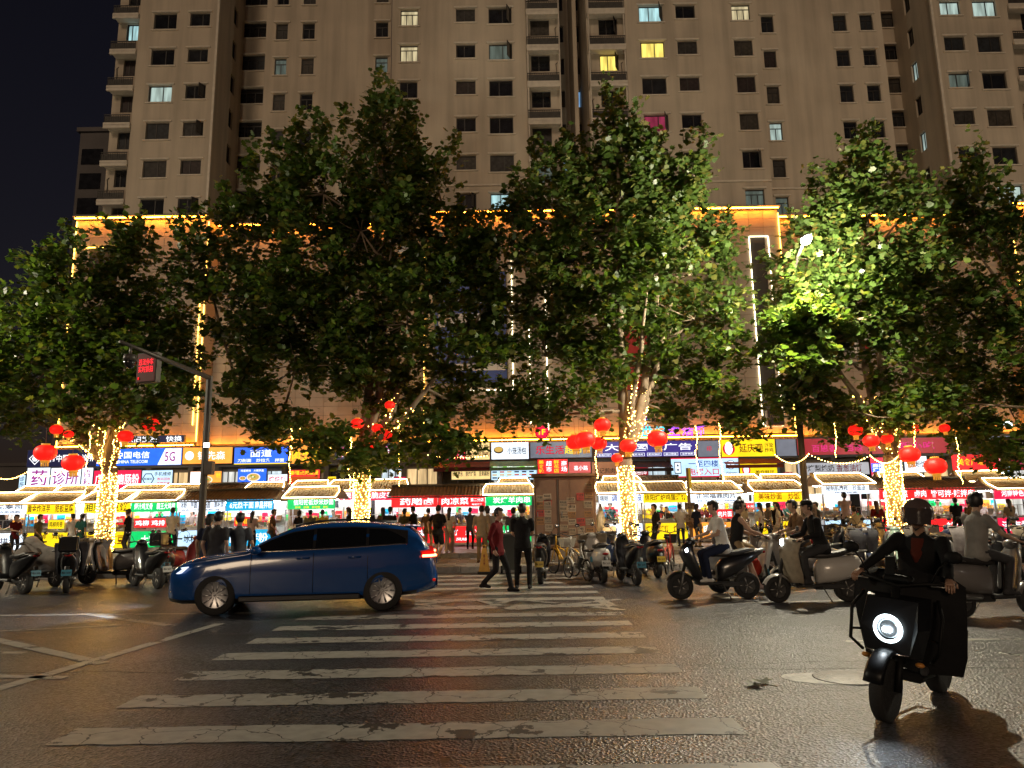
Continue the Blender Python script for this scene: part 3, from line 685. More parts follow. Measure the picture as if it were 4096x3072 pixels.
# ================================================================== shop row under the podium
SY = 45.2
c_ = lambda h: tuple(((int(h[i:i+2],16)/255)**2.2) for i in (0,2,4))
LB = dict(white=lightbox('box_white',(.78,.88,1.0),1.15), pale=lightbox('box_pale',(.50,.74,.95),1.05), blue=lightbox('box_blue',(.01,.11,.85),1.35), navy=lightbox('box_navy',(.01,.015,.07),.5),
          red=lightbox('box_red',(.85,.015,.02),1.15), crimson=lightbox('box_crimson',(.70,.01,.06),1.05), orange=lightbox('box_orange',(.95,.33,.04),1.15), yellow=lightbox('box_yellow',(1.0,.72,.01),.95),
          cream=lightbox('box_cream',(.85,.62,.25),1.0), dred=lightbox('box_dred',(.45,.02,.035),.6), grey=lightbox('box_grey',(.22,.24,.30),.6), purple=lightbox('box_purple',(.05,.035,.24),.9),
          rose=lightbox('box_rose',(.62,.08,.08),.85), brown=lightbox('box_brown',(.45,.17,.07),.5), green=lightbox('box_green',(.0,.50,.12),1.15), sky=lightbox('box_sky',(.0,.40,.75),.95), lime=lightbox('box_lime',(.25,.70,.08),.8))
TX = dict(white=glow('letter_white',(.95,.97,1.0),1.35), red=glow('letter_red',(.85,.01,.05),.8), dark=mat('letter_dark',(.02,.015,.015),.5), navy=mat('letter_navy',(.01,.02,.10),.5), yellow=glow('letter_yellow',(1.0,.75,.02),1.1),
          pink=glow('letter_pink',(.9,.05,.25),.8), brown=mat('letter_brown',(.14,.03,.01),.5), green=mat('letter_green',(.005,.12,.03),.5), blue=glow('letter_blue',(.02,.08,.5),.6), redp=mat('letter_redpaint',(.50,.01,.01),.5), magenta=glow('letter_magenta',(.45,.02,.30),.8),
          purple=glow('letter_purple',(.40,.08,1.0),2.0), cyan=glow('letter_cyan',(.05,.7,.9),1.6), orange=glow('letter_orange',(1.0,.3,.02),1.3))
for _k in TX.values(): _k.cycles.emission_sampling='NONE'
M_CAB = mat('sign_cabinet',(.10,.10,.11),.5)
def sign(label, px0, py0, px1, py1, bg, items, Y=None, depth=.2, name='shop_sign', extra=None):
    Y = Y if Y is not None else SY
    xm, ym = (px0+px1)/2, (py0+py1)/2
    x0, x1 = WX(px0,ym,Y), WX(px1,ym,Y); z1, z0 = WZ(xm,py0,Y), WZ(xm,py1,Y)
    t = thing(name, label, 'sign', ((x0+x1)/2, Y, z0)); w, h = x1-x0, z1-z0
    MB().box((0,depth/2+.012,h/2),(w,depth,h),M_CAB).build('cabinet', t)
    MB().box((0,.006,h/2),(w-.05,.024,h-.05),LB[bg] if isinstance(bg,str) else bg,bev=.006).build('face', t)
    for it in items:
        body, fx, fz, fw, fh, col = it[:6]; opt = it[6] if len(it)>6 else {}
        lettering(body, w*fw, h*fh, TX[col], t, (w*(fx-.5), -.012-.004*opt.get('lift',0), h*fz), bold=opt.get('bold',.012), vertical=opt.get('v',False), keep=opt.get('keep',False))
    if extra: extra(t, w, h)
    return t
def disc(t, x, z, r, m, lift=0, rz=None, name='emblem', n=20):
    rz = rz or r
    s = MB(); s.add([(x+r*math.cos(2*math.pi*j/n), -.011-.003*lift, z+rz*math.sin(2*math.pi*j/n)) for j in range(n)],[tuple(range(n))],m); return s.build(name, t)
def plate(t, x, z, w, h, m, lift=0, name='plate'):
    return MB().box((x,-.011-.003*lift,z),(w,.003,h),m).build(name, t)
M_FOOD = [glow('print_noodle',(.80,.50,.12),.8), glow('print_greens',(.12,.45,.06),.7), glow('print_sauce',(.65,.10,.02),.8), glow('print_rice',(.95,.85,.65),.95)]
def food(t, x, z, r, asp=.6):
    disc(t,x,z,r,M_FOOD[3],1,r*asp,'dish_print'); disc(t,x,z+.02*r,r*.8,M_FOOD[0],2,r*asp*.78,'dish_print')
    for k in range(6): disc(t,x+r*random.uniform(-.5,.5),z+r*asp*random.uniform(-.4,.4),r*.14,M_FOOD[random.choice((1,2,1,3))],3+k*.3,r*.10,'dish_print',8)
# --- upper fascia, left to right
sign('dark navy clinic sign with a white knot emblem and white lettering',108,1798,386,1868,'navy',[('大街中医综合诊所',.60,.5,.72,.42,'white')],
     extra=lambda t,w,h:(disc(t,-w*.38,h*.5,h*.36,TX['white'],0,None,'emblem',4),disc(t,-w*.38,h*.5,h*.30,LB['navy'],1,None,'emblem',4),disc(t,-w*.38,h*.5,h*.18,TX['white'],2,None,'emblem',6)))
sign('blue telecom shop sign with a white wave end panel reading 5G',386,1793,728,1863,'blue',[('中国电信',.42,.62,.40,.40,'white'),('CHINA TELECOM',.42,.24,.36,.18,'white'),('5G',.86,.5,.12,.55,'magenta',dict(lift=2))],
     extra=lambda t,w,h:MB().add([(w*.22,-.012,.04),(w*.49,-.012,.04),(w*.49,-.012,h-.04),(w*.30,-.012,h-.04)],[(0,1,2,3)],LB['white']).build('wave_panel',t))
sign('small white channel letters above the blue telecom sign',430,1742,737,1772,'navy',[('现场以旧换新　快换',.5,.5,.94,.8,'white')])
sign('orange snack shop sign with a white round emblem and lettering',730,1788,930,1856,'orange',[('锅先森',.58,.5,.55,.5,'white')], extra=lambda t,w,h:disc(t,-w*.36,h*.5,h*.26,TX['white'],0,None))
sign('blue noodle shop sign with a yellow edge and small white dish names',936,1788,1152,1858,'blue',[('面道',.5,.64,.4,.42,'white'),('刀削面　炒拉条　拌面',.5,.24,.86,.2,'white')], extra=lambda t,w,h:plate(t,0,.05,w-.06,.07,TX['yellow'],1,'edge_strip'))
sign('orange and yellow striped sign behind the hanging tree lights',1156,1780,1290,1862,'orange',[('肉夹馍',.5,.5,.8,.5,'yellow')])
sign('dark sign with pink and white neon grill characters',1340,1772,1570,1838,'navy',[('烧烤烤饼串',.5,.5,.9,.72,'white',dict(bold=.03)),('烧烤烤饼串',.5,.5,.9,.72,'pink',dict(lift=2,bold=-.005))])
sign('red roll shop sign reading two large white characters',1786,1769,1861,1840,'crimson',[('二毛',.5,.72,.66,.30,'white'),('灌烤卷',.5,.32,.8,.30,'white')])
sign('yellow chicken shop sign with red lower lettering',1864,1769,1960,1840,'cream',[('脆皮哥',.62,.72,.6,.30,'dark'),('鸡丸　鸡蛋糕',.5,.32,.9,.28,'redp')])
sign('bright white bun shop sign with a small brown bun drawing',1964,1768,2116,1838,'white',[('小笼汤包',.68,.5,.5,.4,'dark')], extra=lambda t,w,h:(disc(t,-w*.3,h*.55,h*.28,TX['brown'],0,h*.2),disc(t,-w*.3,h*.58,h*.24,M_FOOD[0],1,h*.15)))
sign('grey supermarket fascia with red and yellow raised characters',2120,1766,2368,1832,'grey',[('乐生活',.32,.5,.46,.52,'red'),('超市',.70,.5,.28,.52,'yellow')])
def ad_boxes(t,w,h):
    for k,b in enumerate(('彩色打印','写真喷绘','名片卡片','图文快印','装订胶装','证件快照')):
        x = -w*.42+k*w*.165; plate(t,x,h*.16,w*.14,h*.2,TX['white'],1,'caption_frame'); plate(t,x,h*.16,w*.133,h*.17,LB['purple'],2,'caption_plate'); lettering(b,w*.11,h*.11,TX['white'],t,(x,-.022,h*.16))
sign('purple print shop sign with spaced white characters and a row of captions',2383,1764,2788,1828,'purple',[('大鱼図　广告',.52,.62,.86,.44,'white')], extra=ad_boxes)
sign('plain grey fascia panel with a small red stamp',2790,1762,2882,1828,'grey',[('印',.5,.5,.2,.3,'red')])
sign('large yellow fried chicken sign with red characters and round emblem',2884,1756,3102,1828,'yellow',[('延庆观',.55,.5,.44,.5,'redp'),('汴梁\n炸鸡',.88,.5,.16,.5,'brown')],
     extra=lambda t,w,h:(disc(t,-w*.36,h*.46,h*.34,TX['red'],0),disc(t,-w*.36,h*.5,h*.22,TX['white'],1,h*.36)))
sign('blank blue grey fascia panel next to the fried chicken sign',3104,1755,3186,1826,'grey',[])
sign('dark red fascia with pale lettering half covered by leaves',3188,1752,3480,1820,'dred',[('百思香　百味',.55,.4,.7,.42,'rose_' if False else 'pink')])
sign('dark red fascia behind the lantern tree',3484,1750,3800,1815,'dred',[('正新小吃',.5,.5,.6,.5,'pink')])
sign('pale slate fascia with a green leaf roundel',3960,1742,4190,1812,'grey',[('轻食沙拉',.75,.5,.4,.4,'white')], extra=lambda t,w,h:(disc(t,-w*.02,h*.45,h*.38,M_FOOD[3],0),disc(t,-w*.02,h*.45,h*.30,LB['grey'],1),disc(t,-w*.02,h*.42,h*.2,M_FOOD[1],2)))
# --- lower signs
sign('narrow white vertical clinic sign hung at the end of the row',75,1899,101,1955,'pale',[('诊所',.5,.5,.7,.8,'navy',dict(v=True))],Y=44.6)
sign('white lightbox with one large crimson medicine character',106,1870,199,1953,'white',[('药',.55,.5,.68,.76,'magenta')],Y=44.6)
sign('white lightbox with two large crimson clinic characters',201,1870,323,1953,'white',[('诊所',.5,.5,.86,.7,'magenta')],Y=44.6)
sign('narrow white lightbox with two stacked blue characters',325,1870,371,1952,'white',[('内科',.5,.5,.6,.84,'magenta',dict(v=True))],Y=44.6)
sign('red stone milled rice roll sign with white characters',373,1880,564,1955,'crimson',[('广东石磨肠粉',.5,.5,.92,.58,'white')],Y=44.6)
sign('pale blue phone repair sign with hexagon emblem',566,1880,690,1950,'pale',[('手机维修',.68,.78,.55,.24,'navy'),('数码回收',.72,.48,.42,.17,'red'),('电脑维修',.72,.24,.42,.17,'red')],Y=44.6, extra=lambda t,w,h:(disc(t,-w*.28,h*.5,h*.36,TX['navy'],0,None,'emblem',6),disc(t,-w*.28,h*.5,h*.30,LB['pale'],1,None,'emblem',6),lettering('超编匠',w*.3,h*.14,TX['navy'],t,(-w*.28,-.02,h*.5))))
sign('orange and white noodle photo board beside the camera pole',759,1884,886,1946,'orange',[('特色',.9,.7,.14,.3,'yellow')],Y=44.6, extra=lambda t,w,h:(plate(t,-w*.28,h*.5,w*.4,h*.9,TX['white'],0),food(t,w*.02,h*.42,h*.42)))
sign('blue rice bowl photo board with white captions',950,1874,1066,1944,'blue',[('地道美味　大碗宽面',.5,.88,.8,.14,'white'),('人间烟火　有滋有味',.5,.1,.8,.14,'white')],Y=44.6, extra=lambda t,w,h:(food(t,w*.05,h*.5,h*.4),food(t,-w*.32,h*.45,h*.2)))
sign('white bakery board with red flatbread characters',1070,1896,1150,1938,'white',[('烤烧饼',.5,.5,.86,.6,'red')],Y=44.6)
sign('red sandwich board with yellow characters over a bread photo',1154,1878,1280,1936,'red',[('秦疆皮肉蛋堡',.5,.78,.9,.3,'yellow')],Y=44.6, extra=lambda t,w,h:plate(t,0,h*.32,w*.9,h*.42,M_FOOD[2],1,'photo_print'))
sign('small yellow green note board under the second tree',1310,1905,1345,1930,'yellow',[('有肉夹馍',.5,.5,.8,.6,'redp')],Y=44.6)
sign('cream dessert soup sign with black characters',1805,1876,1962,1919,'cream',[('秋冬糖水　鲜炖烤梨　坚果藕粉',.5,.55,.94,.48,'dark')],Y=44.6)
sign('green awning sign listing buns and pancakes in white',1964,1858,2146,1876,'lime',[('小笼包　杂粮煎饼　营养粥',.5,.5,.92,.7,'white')],Y=44.5)
def menu(t,w,h):
    for r in range(3):
        for c in range(6): plate(t,-w*.42+c*w*.16,h*(.22+.28*r),w*.10,h*.13,random.choice((TX['navy'],M_FOOD[0],M_FOOD[2],TX['navy'])),0,'menu_print')
sign('pale blue menu board with rows of dish pictures',1964,1878,2148,1920,'pale',[],Y=44.5,extra=menu)
sign('red entrance sign listing food court market florist and mall in columns',2149,1836,2272,1895,'red',[('美食城',.13,.5,.17,.86,'yellow',dict(v=True)),('超市',.38,.5,.19,.74,'white',dict(v=True)),('鲜花店',.62,.5,.17,.86,'yellow',dict(v=True)),('商场',.87,.5,.19,.74,'white',dict(v=True))],Y=44.3)
sign('dusty red tea shop sign with three white characters',2274,1846,2364,1893,'rose',[('喜小路',.55,.45,.62,.40,'white')],Y=44.6)
sign('brown orange sign with faint dark characters',2366,1846,2470,1908,'brown',[('身记煎肉',.5,.4,.8,.36,'dark')],Y=44.6)
sign('dull red print price sign with small white characters',2477,1868,2594,1909,'dred',[('15毛起　彩色打印',.5,.5,.86,.5,'white')],Y=44.6)
def lift_sign(t,w,h):
    MB().box((-w*.40,-.013,h*.5),(w*.10,.004,h*.62),TX['navy']).build('lift_symbol',t); MB().box((-w*.40,-.017,h*.5),(w*.08,.004,h*.52),LB['white']).build('lift_symbol',t)
    for dz,s in ((.62,1),(.38,-1)): MB().add([(-w*.42,-.021,h*dz-s*h*.05),(-w*.38,-.021,h*dz-s*h*.05),(-w*.40,-.021,h*dz+s*h*.08)],[(0,1,2) if s>0 else (0,2,1)],TX['navy']).build('arrow_symbol',t)
    disc(t,w*.38,h*.62,h*.24,TX['navy'],0); disc(t,w*.38,h*.62,h*.21,LB['white'],1)
    MB().add([(w*.38-h*.02,-.02,h*.47),(w*.38+h*.02,-.02,h*.47),(w*.38+h*.02,-.02,h*.66),(w*.38+h*.09,-.02,h*.64),(w*.38,-.02,h*.77),(w*.38-h*.09,-.02,h*.64),(w*.38-h*.02,-.02,h*.66)],[tuple(range(7))],TX['navy']).build('arrow_symbol',t)
    for q in ((0,h-.02,w,.07),(0,.03,w,.07)): plate(t,q[0],q[1],q[2],q[3],TX['red'],1,'border')
sign('pale lit lift entrance sign with arrow and welcome script',2684,1831,2956,1908,'pale',[('一至四楼',.48,.70,.44,.34,'blue'),('电梯入口',.48,.28,.44,.34,'red'),('Welcome',.88,.20,.16,.14,'dark')],Y=44.5,extra=lift_sign)
sign('lower yellow fried chicken sign with four ringed characters',2959,1851,3110,1905,'yellow',[('炸鸡就吃延庆观',.66,.74,.5,.2,'dark'),('脆炸鲜拌',.66,.32,.5,.26,'dark')],Y=44.6,extra=lambda t,w,h:(disc(t,-w*.33,h*.46,h*.32,TX['red'],0),disc(t,-w*.33,h*.5,h*.2,TX['white'],1,h*.32)))
sign('white pear milk stew sign with black and red characters',3190,1849,3478,1900,'pale' if False else 'cream' if False else lightbox('box_dimwhite',(.50,.52,.58),.62),[('糖烤梨炖奶',.28,.55,.46,.52,'dark'),('香葱油饼',.72,.55,.36,.6,'redp')],Y=44.6)
sign('crimson and blue screen sign with white dish names',3482,1828,3590,1905,'crimson',[('麻椒香鸡',.5,.55,.86,.2,'white',dict(lift=2)),('烤鸡翅腿',.5,.34,.86,.22,'white',dict(lift=2))],Y=44.6,extra=lambda t,w,h:plate(t,0,h*.45,w*.95,h*.46,LB['blue'],0))
sign('white rice noodle sign with brushed black characters',3617,1824,3710,1890,'white',[('米粉饭',.6,.5,.7,.4,'dark'),('YUJIAOFAN',.6,.2,.5,.1,'dark')],Y=44.6)
sign('red entrance sign ending in two white characters',3807,1816,4022,1885,'red',[('美食广场',.35,.55,.5,.4,'yellow'),('入口',.88,.62,.16,.26,'white'),('（一楼）',.88,.3,.18,.16,'white')],Y=44.6)
sign('slim white vertical snack sign beside the red entrance sign',4024,1840,4040,1905,'pale',[('零料棧',.5,.5,.7,.9,'dark',dict(v=True))],Y=44.6)
sign('dull crimson awning sign at the end of the row',4045,1822,4230,1880,'dred',[('重庆小面',.5,.5,.7,.5,'pink')],Y=44.6)
sign('small dull door number plate on the shop wall',1575,1905,1625,1925,'dred',[('2号楼',.5,.5,.8,.7,'pink')],Y=44.8); sign('dull door number plate beside the pear milk sign',3132,1888,3172,1906,'dred',[('2号楼',.5,.5,.8,.7,'pink')],Y=44.8)
# neon pieces
def neon_round():
    p = W(2168,1728,PFY-.5); t = thing('neon_floor_sign','round scalloped red neon sign with a yellow floor number','sign',p)
    s = MB(); n=48; R0=.40
    s.tube([((R0+.03*math.cos(12*2*math.pi*j/n))*math.cos(2*math.pi*j/n),0,(R0+.03*math.cos(12*2*math.pi*j/n))*math.sin(2*math.pi*j/n)) for j in range(n)],.05,TX['red'],6,closed=True); s.build('ring',t)
    MB().lathe([(0,.02),(.36,.02),(.36,.1),(0,.1)],'y',(0,0,0),24,LB['crimson']).build('disc',t); lettering('1F',.42,.36,TX['yellow'],t,(0,-.03,0),.03)
neon_round()
def neon_word(label, px0, py0, px1, py1, words):
    a=W(px0,py1,PFY-.6); b=W(px1,py0,PFY-.6); t = thing('neon_letters',label,'sign',a); w,h=b.x-a.x,b.z-a.z
    MB().box((w/2,.12,h*.1),(w,.05,.06),M_CAB).build('rail',t); MB().box((w/2,.12,h*.85),(w,.05,.06),M_CAB).build('rail',t)
    for k,(ch,col) in enumerate(words): lettering(ch,w/len(words)*.86,h,TX[col],t,(w*(k+.5)/len(words),.06,h/2),.02); 
neon_word('purple and cyan neon characters standing above the shop signs',2560,1700,2832,1745,[('世','cyan'),('纪','cyan'),('生','purple'),('活','purple'),('雅','purple')])
p = W(2578,1690,PFY-.7); t = thing('neon_logo','green and purple neon leaf emblem above the print shop','sign',p)
for k,(col,a) in enumerate((('cyan',.5),('purple',-.3),('cyan',-.1))): MB().tube([(-.3+.25*k,0,-.2),(-.2+.2*k,0,.1),(-.05+.2*k,0,.35)],[.02,.09,.02],glow('neon_green',(.02,.9,.35),1.5) if k==0 else TX[col],6).build('tube',t)
# shop fronts behind the stalls: piers, glazing, lit interiors
M_PIER = mat('shop_pier',(.16,.14,.12),.7,noise=.15); M_SHUT = mat('shop_dark_glass',(.02,.02,.022),.15,noise=.3,nscale=2)
front_row = thing('shop_arcade','row of glazed shop fronts under the sign fascia','building',(0,0,0))
bx = blocks[0][0]
MB().box(((bx+44)/2,SY+.55,ZB/2+2.0),(44-bx,.2,ZB-4.1),M_PIER).build('fascia_wall', front_row)
MB().box(((bx+44)/2,SY+.25,WZ(2400,1840,SY)),(44-bx,.9,.12),M_CAB).build('canopy', front_row)
glz = [lit('shop_inside_warm',(.9,.62,.30),.8), lit('shop_inside_cool',(.65,.78,.85),.9), lit('shop_inside_white',(.8,.8,.75),.8), M_SHUT, lit('shop_inside_dim',(.35,.22,.12),.35)]
x = bx; k=0
while x < 43.5:
    w = random.choice((2.6,3.2,2.2,1.6)); w = min(w, 43.8-x)
    MB().box((x,SY+.1,2.3),(.3,.5,4.6),M_PIER).build('pier', front_row)
    d = MB().box((x+w/2,SY+.35,2.3),(w-.34,.05,4.0),glz[(k*3+k//2)%5]).build('glazing', front_row)
    f = MB()
    for q in (.33,.66): f.box((x+.15+(w-.3)*q,SY+.3,2.3),(.06,.06,4.0),M_FRAME)
    f.box((x+w/2,SY+.3,2.9),(w-.4,.05,.06),M_FRAME); f.build('mullion', d)
    x += w; k += 1
# awnings
for lab,pa,pb,y,c in (('maroon folding awning beside the cream dessert sign',1740,1960,1850,(.16,.02,.02)),('dark awning over the print price sign',2472,2680,1850,(.07,.05,.05)),('rust red awning edge under the yellow chicken sign',2884,3110,1836,(.35,.07,.03)),('pale green awning above the bun menu',1960,2150,1846,(.25,.42,.22))):
    a=W(pa,y,44.9); b=W(pb,y,44.9); t=thing('awning',lab,'awning',(a.x,44.9,a.z)); w=b.x-a.x
    s=MB(); n=10; rows=[]
    for i in range(5): rows.append([(w*j/n, -.9*i/4, -.10*i-.03*math.sin(i)+.015*math.sin(j*2.1)) for j in range(n+1)])
    vs=[p for r in rows for p in r]; fs=[(i*(n+1)+j,i*(n+1)+j+1,(i+1)*(n+1)+j+1,(i+1)*(n+1)+j) for i in range(4) for j in range(n)]
    m_=mat('awning_%d'%pa,c,.8,noise=.2); s.add(vs,fs,m_); s.box((w/2,-.9,-.52),(w,.02,.2),m_); s.build('fabric',t)
    f=MB(); 
    for q in (.05,.95): f.tube([(w*q,0,-.3),(w*q,-.88,-.44)],.02,M_FRAME,6)
    f.build('arm',t)
# ================================================================== market stalls
ST_Y = 29.0
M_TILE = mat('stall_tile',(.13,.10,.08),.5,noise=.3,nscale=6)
M_POST = mat('stall_steel',(.45,.45,.46),.35,.9); M_STEEL = mat('counter_steel',(.55,.55,.55),.3,.85,noise=.08)
M_TUBE = glow('tube_cool',(1.0,.80,.42),26.0); M_TUBE_IN = glow('tube_inside',(.95,.97,1.0),58.0); M_TILEL = mat('stall_tile_lit',(.24,.145,.045),.5,noise=.3,nscale=6); M_ROPE = glow('rope_light',(1.0,.84,.52),7.0)  # tiles of roofs with light tubes: golden tube light painted into the colour
M_GLASS = bpy.data.materials.new('case_glass'); M_GLASS.use_nodes=True
_n=M_GLASS.node_tree; _n.nodes.remove(_n.nodes['Principled BSDF']); _a=_n.nodes.new('ShaderNodeBsdfTransparent'); _g=_n.nodes.new('ShaderNodeBsdfGlossy'); _g.inputs['Roughness'].default_value=.05; _x=_n.nodes.new('ShaderNodeMixShader'); _x.inputs[0].default_value=.10; _n.links.new(_a.outputs[0],_x.inputs[1]); _n.links.new(_g.outputs[0],_x.inputs[2]); _n.links.new(_x.outputs[0],_n.nodes['Material Output'].inputs[0])
M_INW = mat('stall_inside',(.72,.70,.66),.6,noise=.1)
GOODS = [mat('goods_%d'%i,c,.5,noise=.25,nscale=20) for i,c in enumerate(((.55,.32,.08),(.50,.06,.03),(.15,.32,.05),(.70,.62,.48),(.30,.12,.05),(.6,.45,.05)))]
BOTT = [mat('bottle_%d'%i,c,.25) for i,c in enumerate(((.5,.03,.02),(.6,.42,.02),(.04,.22,.06),(.7,.7,.68),(.25,.09,.03)))]
FOODN=['golden fritters','red sauced meat','green vegetables','pale dough balls','brown braised pieces','yellow potato pieces']; BOTN=['red','yellow','green','white','brown']
def goods_tray(desc, loc, rz=0, kind=0):
    t = thing('food_tray','tray of '+FOODN[kind]+' on the counter of the '+desc,'tray',loc,rz,'trays of '+FOODN[kind]+' on the '+desc)
    s=MB(); w,d,h=.36,.26,.07
    for q in ((0,-d/2,w,.012),(0,d/2,w,.012)): s.box((q[0],q[1],h/2),(q[2],q[3],h),M_STEEL)
    for x in (-w/2,w/2): s.box((x,0,h/2),(.012,d-.02,h),M_STEEL)
    s.box((0,0,.006),(w-.03,d-.03,.01),M_STEEL); s.build('tray',t)
    f=MB()
    for i in range(9): f.sphere((random.uniform(-.13,.13),random.uniform(-.09,.09),.05+random.uniform(0,.03)),(.05,.045,.035),GOODS[(kind+(i%4==0))%6],7,5)
    f.build('food',t); return t
def bottle(desc, loc, i):
    t = thing('sauce_bottle',BOTN[i%5]+' bottle standing on the counter of the '+desc,'bottle',loc,0,BOTN[i%5]+' bottles on the '+desc)
    MB().lathe([(.0,0),(.034,0),(.036,.02),(.036,.13),(.014,.18),(.013,.2)],'z',(0,0,0),10,BOTT[i%5]).build('body',t)
    MB().lathe([(.016,.2),(.016,.225),(.006,.25),(0,.25)],'z',(0,0,0),8,BOTT[(i+3)%5]).build('cap',t)
def stall(desc, px0, px1, py0, py1, face, lines, lit_roof=True, front=None, front_lines=(), Y=ST_Y, inside='white', goods=True, posters=(), roof_h=.42):
    xm=(px0+px1)/2; x0,x1=WX(px0,py0,Y),WX(px1,py0,Y); z1=WZ(xm,py0,Y); z0=WZ(xm,py1,Y); w=x1-x0; D=1.7; B=PLAZA_Z
    t=thing('market_stall',desc,'stall',((x0+x1)/2,Y,B)); z1-=B; z0-=B
    short=desc.split(' with ')[0].split(' marked')[0].split(' at ')[0]
    for sx in (-1,1):
        for yy in (.05,D-.05): MB().box((sx*(w/2-.04),yy,(z1+.1)/2),(.045,.045,z1+.1),M_POST).build('post',t)
    # tiled roof: curved slope to a ridge with half-round tile rows
    s=MB(); zr=z1+.02; n=max(8,int(w/.115)); ov=.12; yr=D*.42; prof=[]
    for i in range(6):
        u=i/5; prof.append((-.42+(yr+.42)*u, zr-.05+roof_h*(u**1.35)))
    for i in range(1,6):
        u=i/5; prof.append((yr+(D-yr+.35)*u, zr-.05+roof_h*((1-u)**1.35)))
    nx=n*4; vs=[]; 
    for (yy,zz) in prof:
        for j in range(nx+1): vs.append((-(w/2+ov)+(w+2*ov)*j/nx, yy, zz+.038*abs(math.sin(math.pi*j/4))))
    fs=[(i*(nx+1)+j,i*(nx+1)+j+1,(i+1)*(nx+1)+j+1,(i+1)*(nx+1)+j) for i in range(len(prof)-1) for j in range(nx)]
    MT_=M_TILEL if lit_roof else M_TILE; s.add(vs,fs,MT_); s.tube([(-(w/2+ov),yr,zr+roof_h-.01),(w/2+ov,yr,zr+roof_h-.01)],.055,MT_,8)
    s.box((0,-.40,zr-.075),(w+2*ov,.03,.05),MT_)
    rf=s.build('roof',t)
    g=MB()   # gable board
    for sx in (-1,1):
        pts=[(p[0],p[1]-.03) for p in prof]; x=sx*(w/2+ov-.03)
        g.add([(x,a,b) for a,b in pts],[tuple(range(len(pts)))],mat('gable_board',(.20,.13,.08),.7,noise=.2))
    g.build('gable',rf)
    if lit_roof:
        k=MB(); y_a,z_a=-.44,zr-.02; y_b,z_b=yr-.10,zr+roof_h+.01; e=w/2+ov-.02
        k.tube([(-e,y_a,z_a),(e,y_a,z_a),(e+.0,y_a*.4+y_b*.6,z_a*.45+z_b*.55),(e-.12,y_b,z_b),(-e+.12,y_b,z_b),(-e,y_a*.4+y_b*.6,z_a*.45+z_b*.55)],  .013,M_TUBE if lit_roof is True else lit_roof,6,closed=True); k.build('light_tube',t)
        for jj in range(n-1):
            pass
    # name board
    nb=MB().box((0,-.04,(z0+z1)/2),(w-.02,.06,z1-z0),LB[face],bev=.006).build('name_board',t)
    hh=z1-z0
    for (body,fx,fz,fw,fh,col) in lines: lettering(body,w*fw,hh*fh,TX[col],nb,(w*(fx-.5),-.076,z0+hh*fz),.015)
    # tubes under the roof
    MB().tube([(-w*.42,.35,z0+.30),(w*.42,.35,z0+.30)],.02,M_TUBE_IN,6).build('lamp_tube',t)
    MB().tube([(-w*.42,1.2,z0+.36),(w*.42,1.2,z0+.36)],.02,M_TUBE_IN,6).build('lamp_tube',t)
    # counter and front board
    ch=.86
    MB().box((0,.36,ch/2+.02),(w-.12,.62,ch-.04),M_STEEL,bev=.01).build('counter',t)
    fb=MB().box((0,.025,.46),(w-.1,.04,.62),LB[front or face],bev=.006).build('front_board',t)
    for (body,fx,fz,fw,fh,col) in front_lines: lettering(body,w*fw,.62*fh,TX[col],fb,(w*(fx-.5),.0,.15+.62*fz),.015)
    # glass case
    c=MB(); ct=ch; c.box((0,.08,ct+.2),(w-.2,.01,.4),M_GLASS); c.box((0,.24,ct+.4),(w-.2,.33,.01),M_GLASS); c.build('glass_case',t)
    e=MB()
    for sx in (-1,0,1): e.box((sx*(w/2-.1),.075,ct+.2),(.02,.02,.4),M_POST)
    e.box((0,.075,ct+.41),(w-.18,.025,.02),M_POST); e.build('case_frame',t)
    # back shelf and back board
    MB().box((0,D-.08,(z0)/2+.1),(w-.1,.03,z0-.1),M_INW).build('back_board',t)
    MB().box((0,D-.28,1.12),(w-.14,.34,.03),M_STEEL).build('shelf',t)
    pr=random.Random(sum(map(ord,desc)))
    pm=[LB['red'],LB['yellow'],LB['white'],LB['crimson'],LB['sky'],LB['green'],LB['orange']]
    for k in range(pr.randint(3,5)):
        pw_,ph_=pr.uniform(.16,.42),pr.uniform(.22,.4); x=-w/2+.3+(w-.6)*(k+.2)/4; z=pr.uniform(1.12,1.4)
        pl=MB().box((x,D-.10-.002*k,z),(pw_,.006,ph_),pr.choice(pm)).build('poster',t)
        lettering(pr.choice(('特价','美味','十元','好吃','微信','招牌','香辣')),pw_*.8,ph_*.35,pr.choice((TX['white'],TX['dark'],TX['red'])),pl,(x,D-.106-.002*k,z),.012)
    for k,(fx,txt,bg,col) in enumerate(posters):
        pl=MB().box((w*(fx-.5),.02,ct+.23),(.62,.02,.34),LB[bg]).build('price_board',t); lettering(txt,.54,.22,TX[col],pl,(w*(fx-.5),.006,ct+.23),.015)
    if goods:
        n_=int((w-.3)/.42)
        for k in range(n_):
            if k==pr.randint(0,n_): continue
            goods_tray(short,(t.location.x-w/2+.32+k*.42,Y+.27,B+ch+.002),pr.uniform(-.08,.08),pr.randint(0,5))
        for k in range(pr.randint(3,6)): bottle(short,(t.location.x+pr.uniform(-w*.42,w*.42),Y+.50+.1*(k%2),B+ch+.001),pr.randint(0,9))
        for k in range(pr.randint(2,4)):
            bx_=thing('cardboard_box','small carton on the back shelf of the '+short,'box',(t.location.x-w*.38+k*w*.24+pr.uniform(0,.08),Y+D-.28,B+1.135),pr.uniform(-.2,.2),'cartons on the back shelf of the '+short)
            a=pr.uniform(.12,.24); MB().box((0,0,a*.4),(a,a*.8,a*.8),GOODS[pr.choice((0,3,4))],bev=.006).build('carton',bx_); MB().box((0,0,a*.8+.002),(.04,a*.8,.003),GOODS[3]).build('tape',bx_)
    return t,w
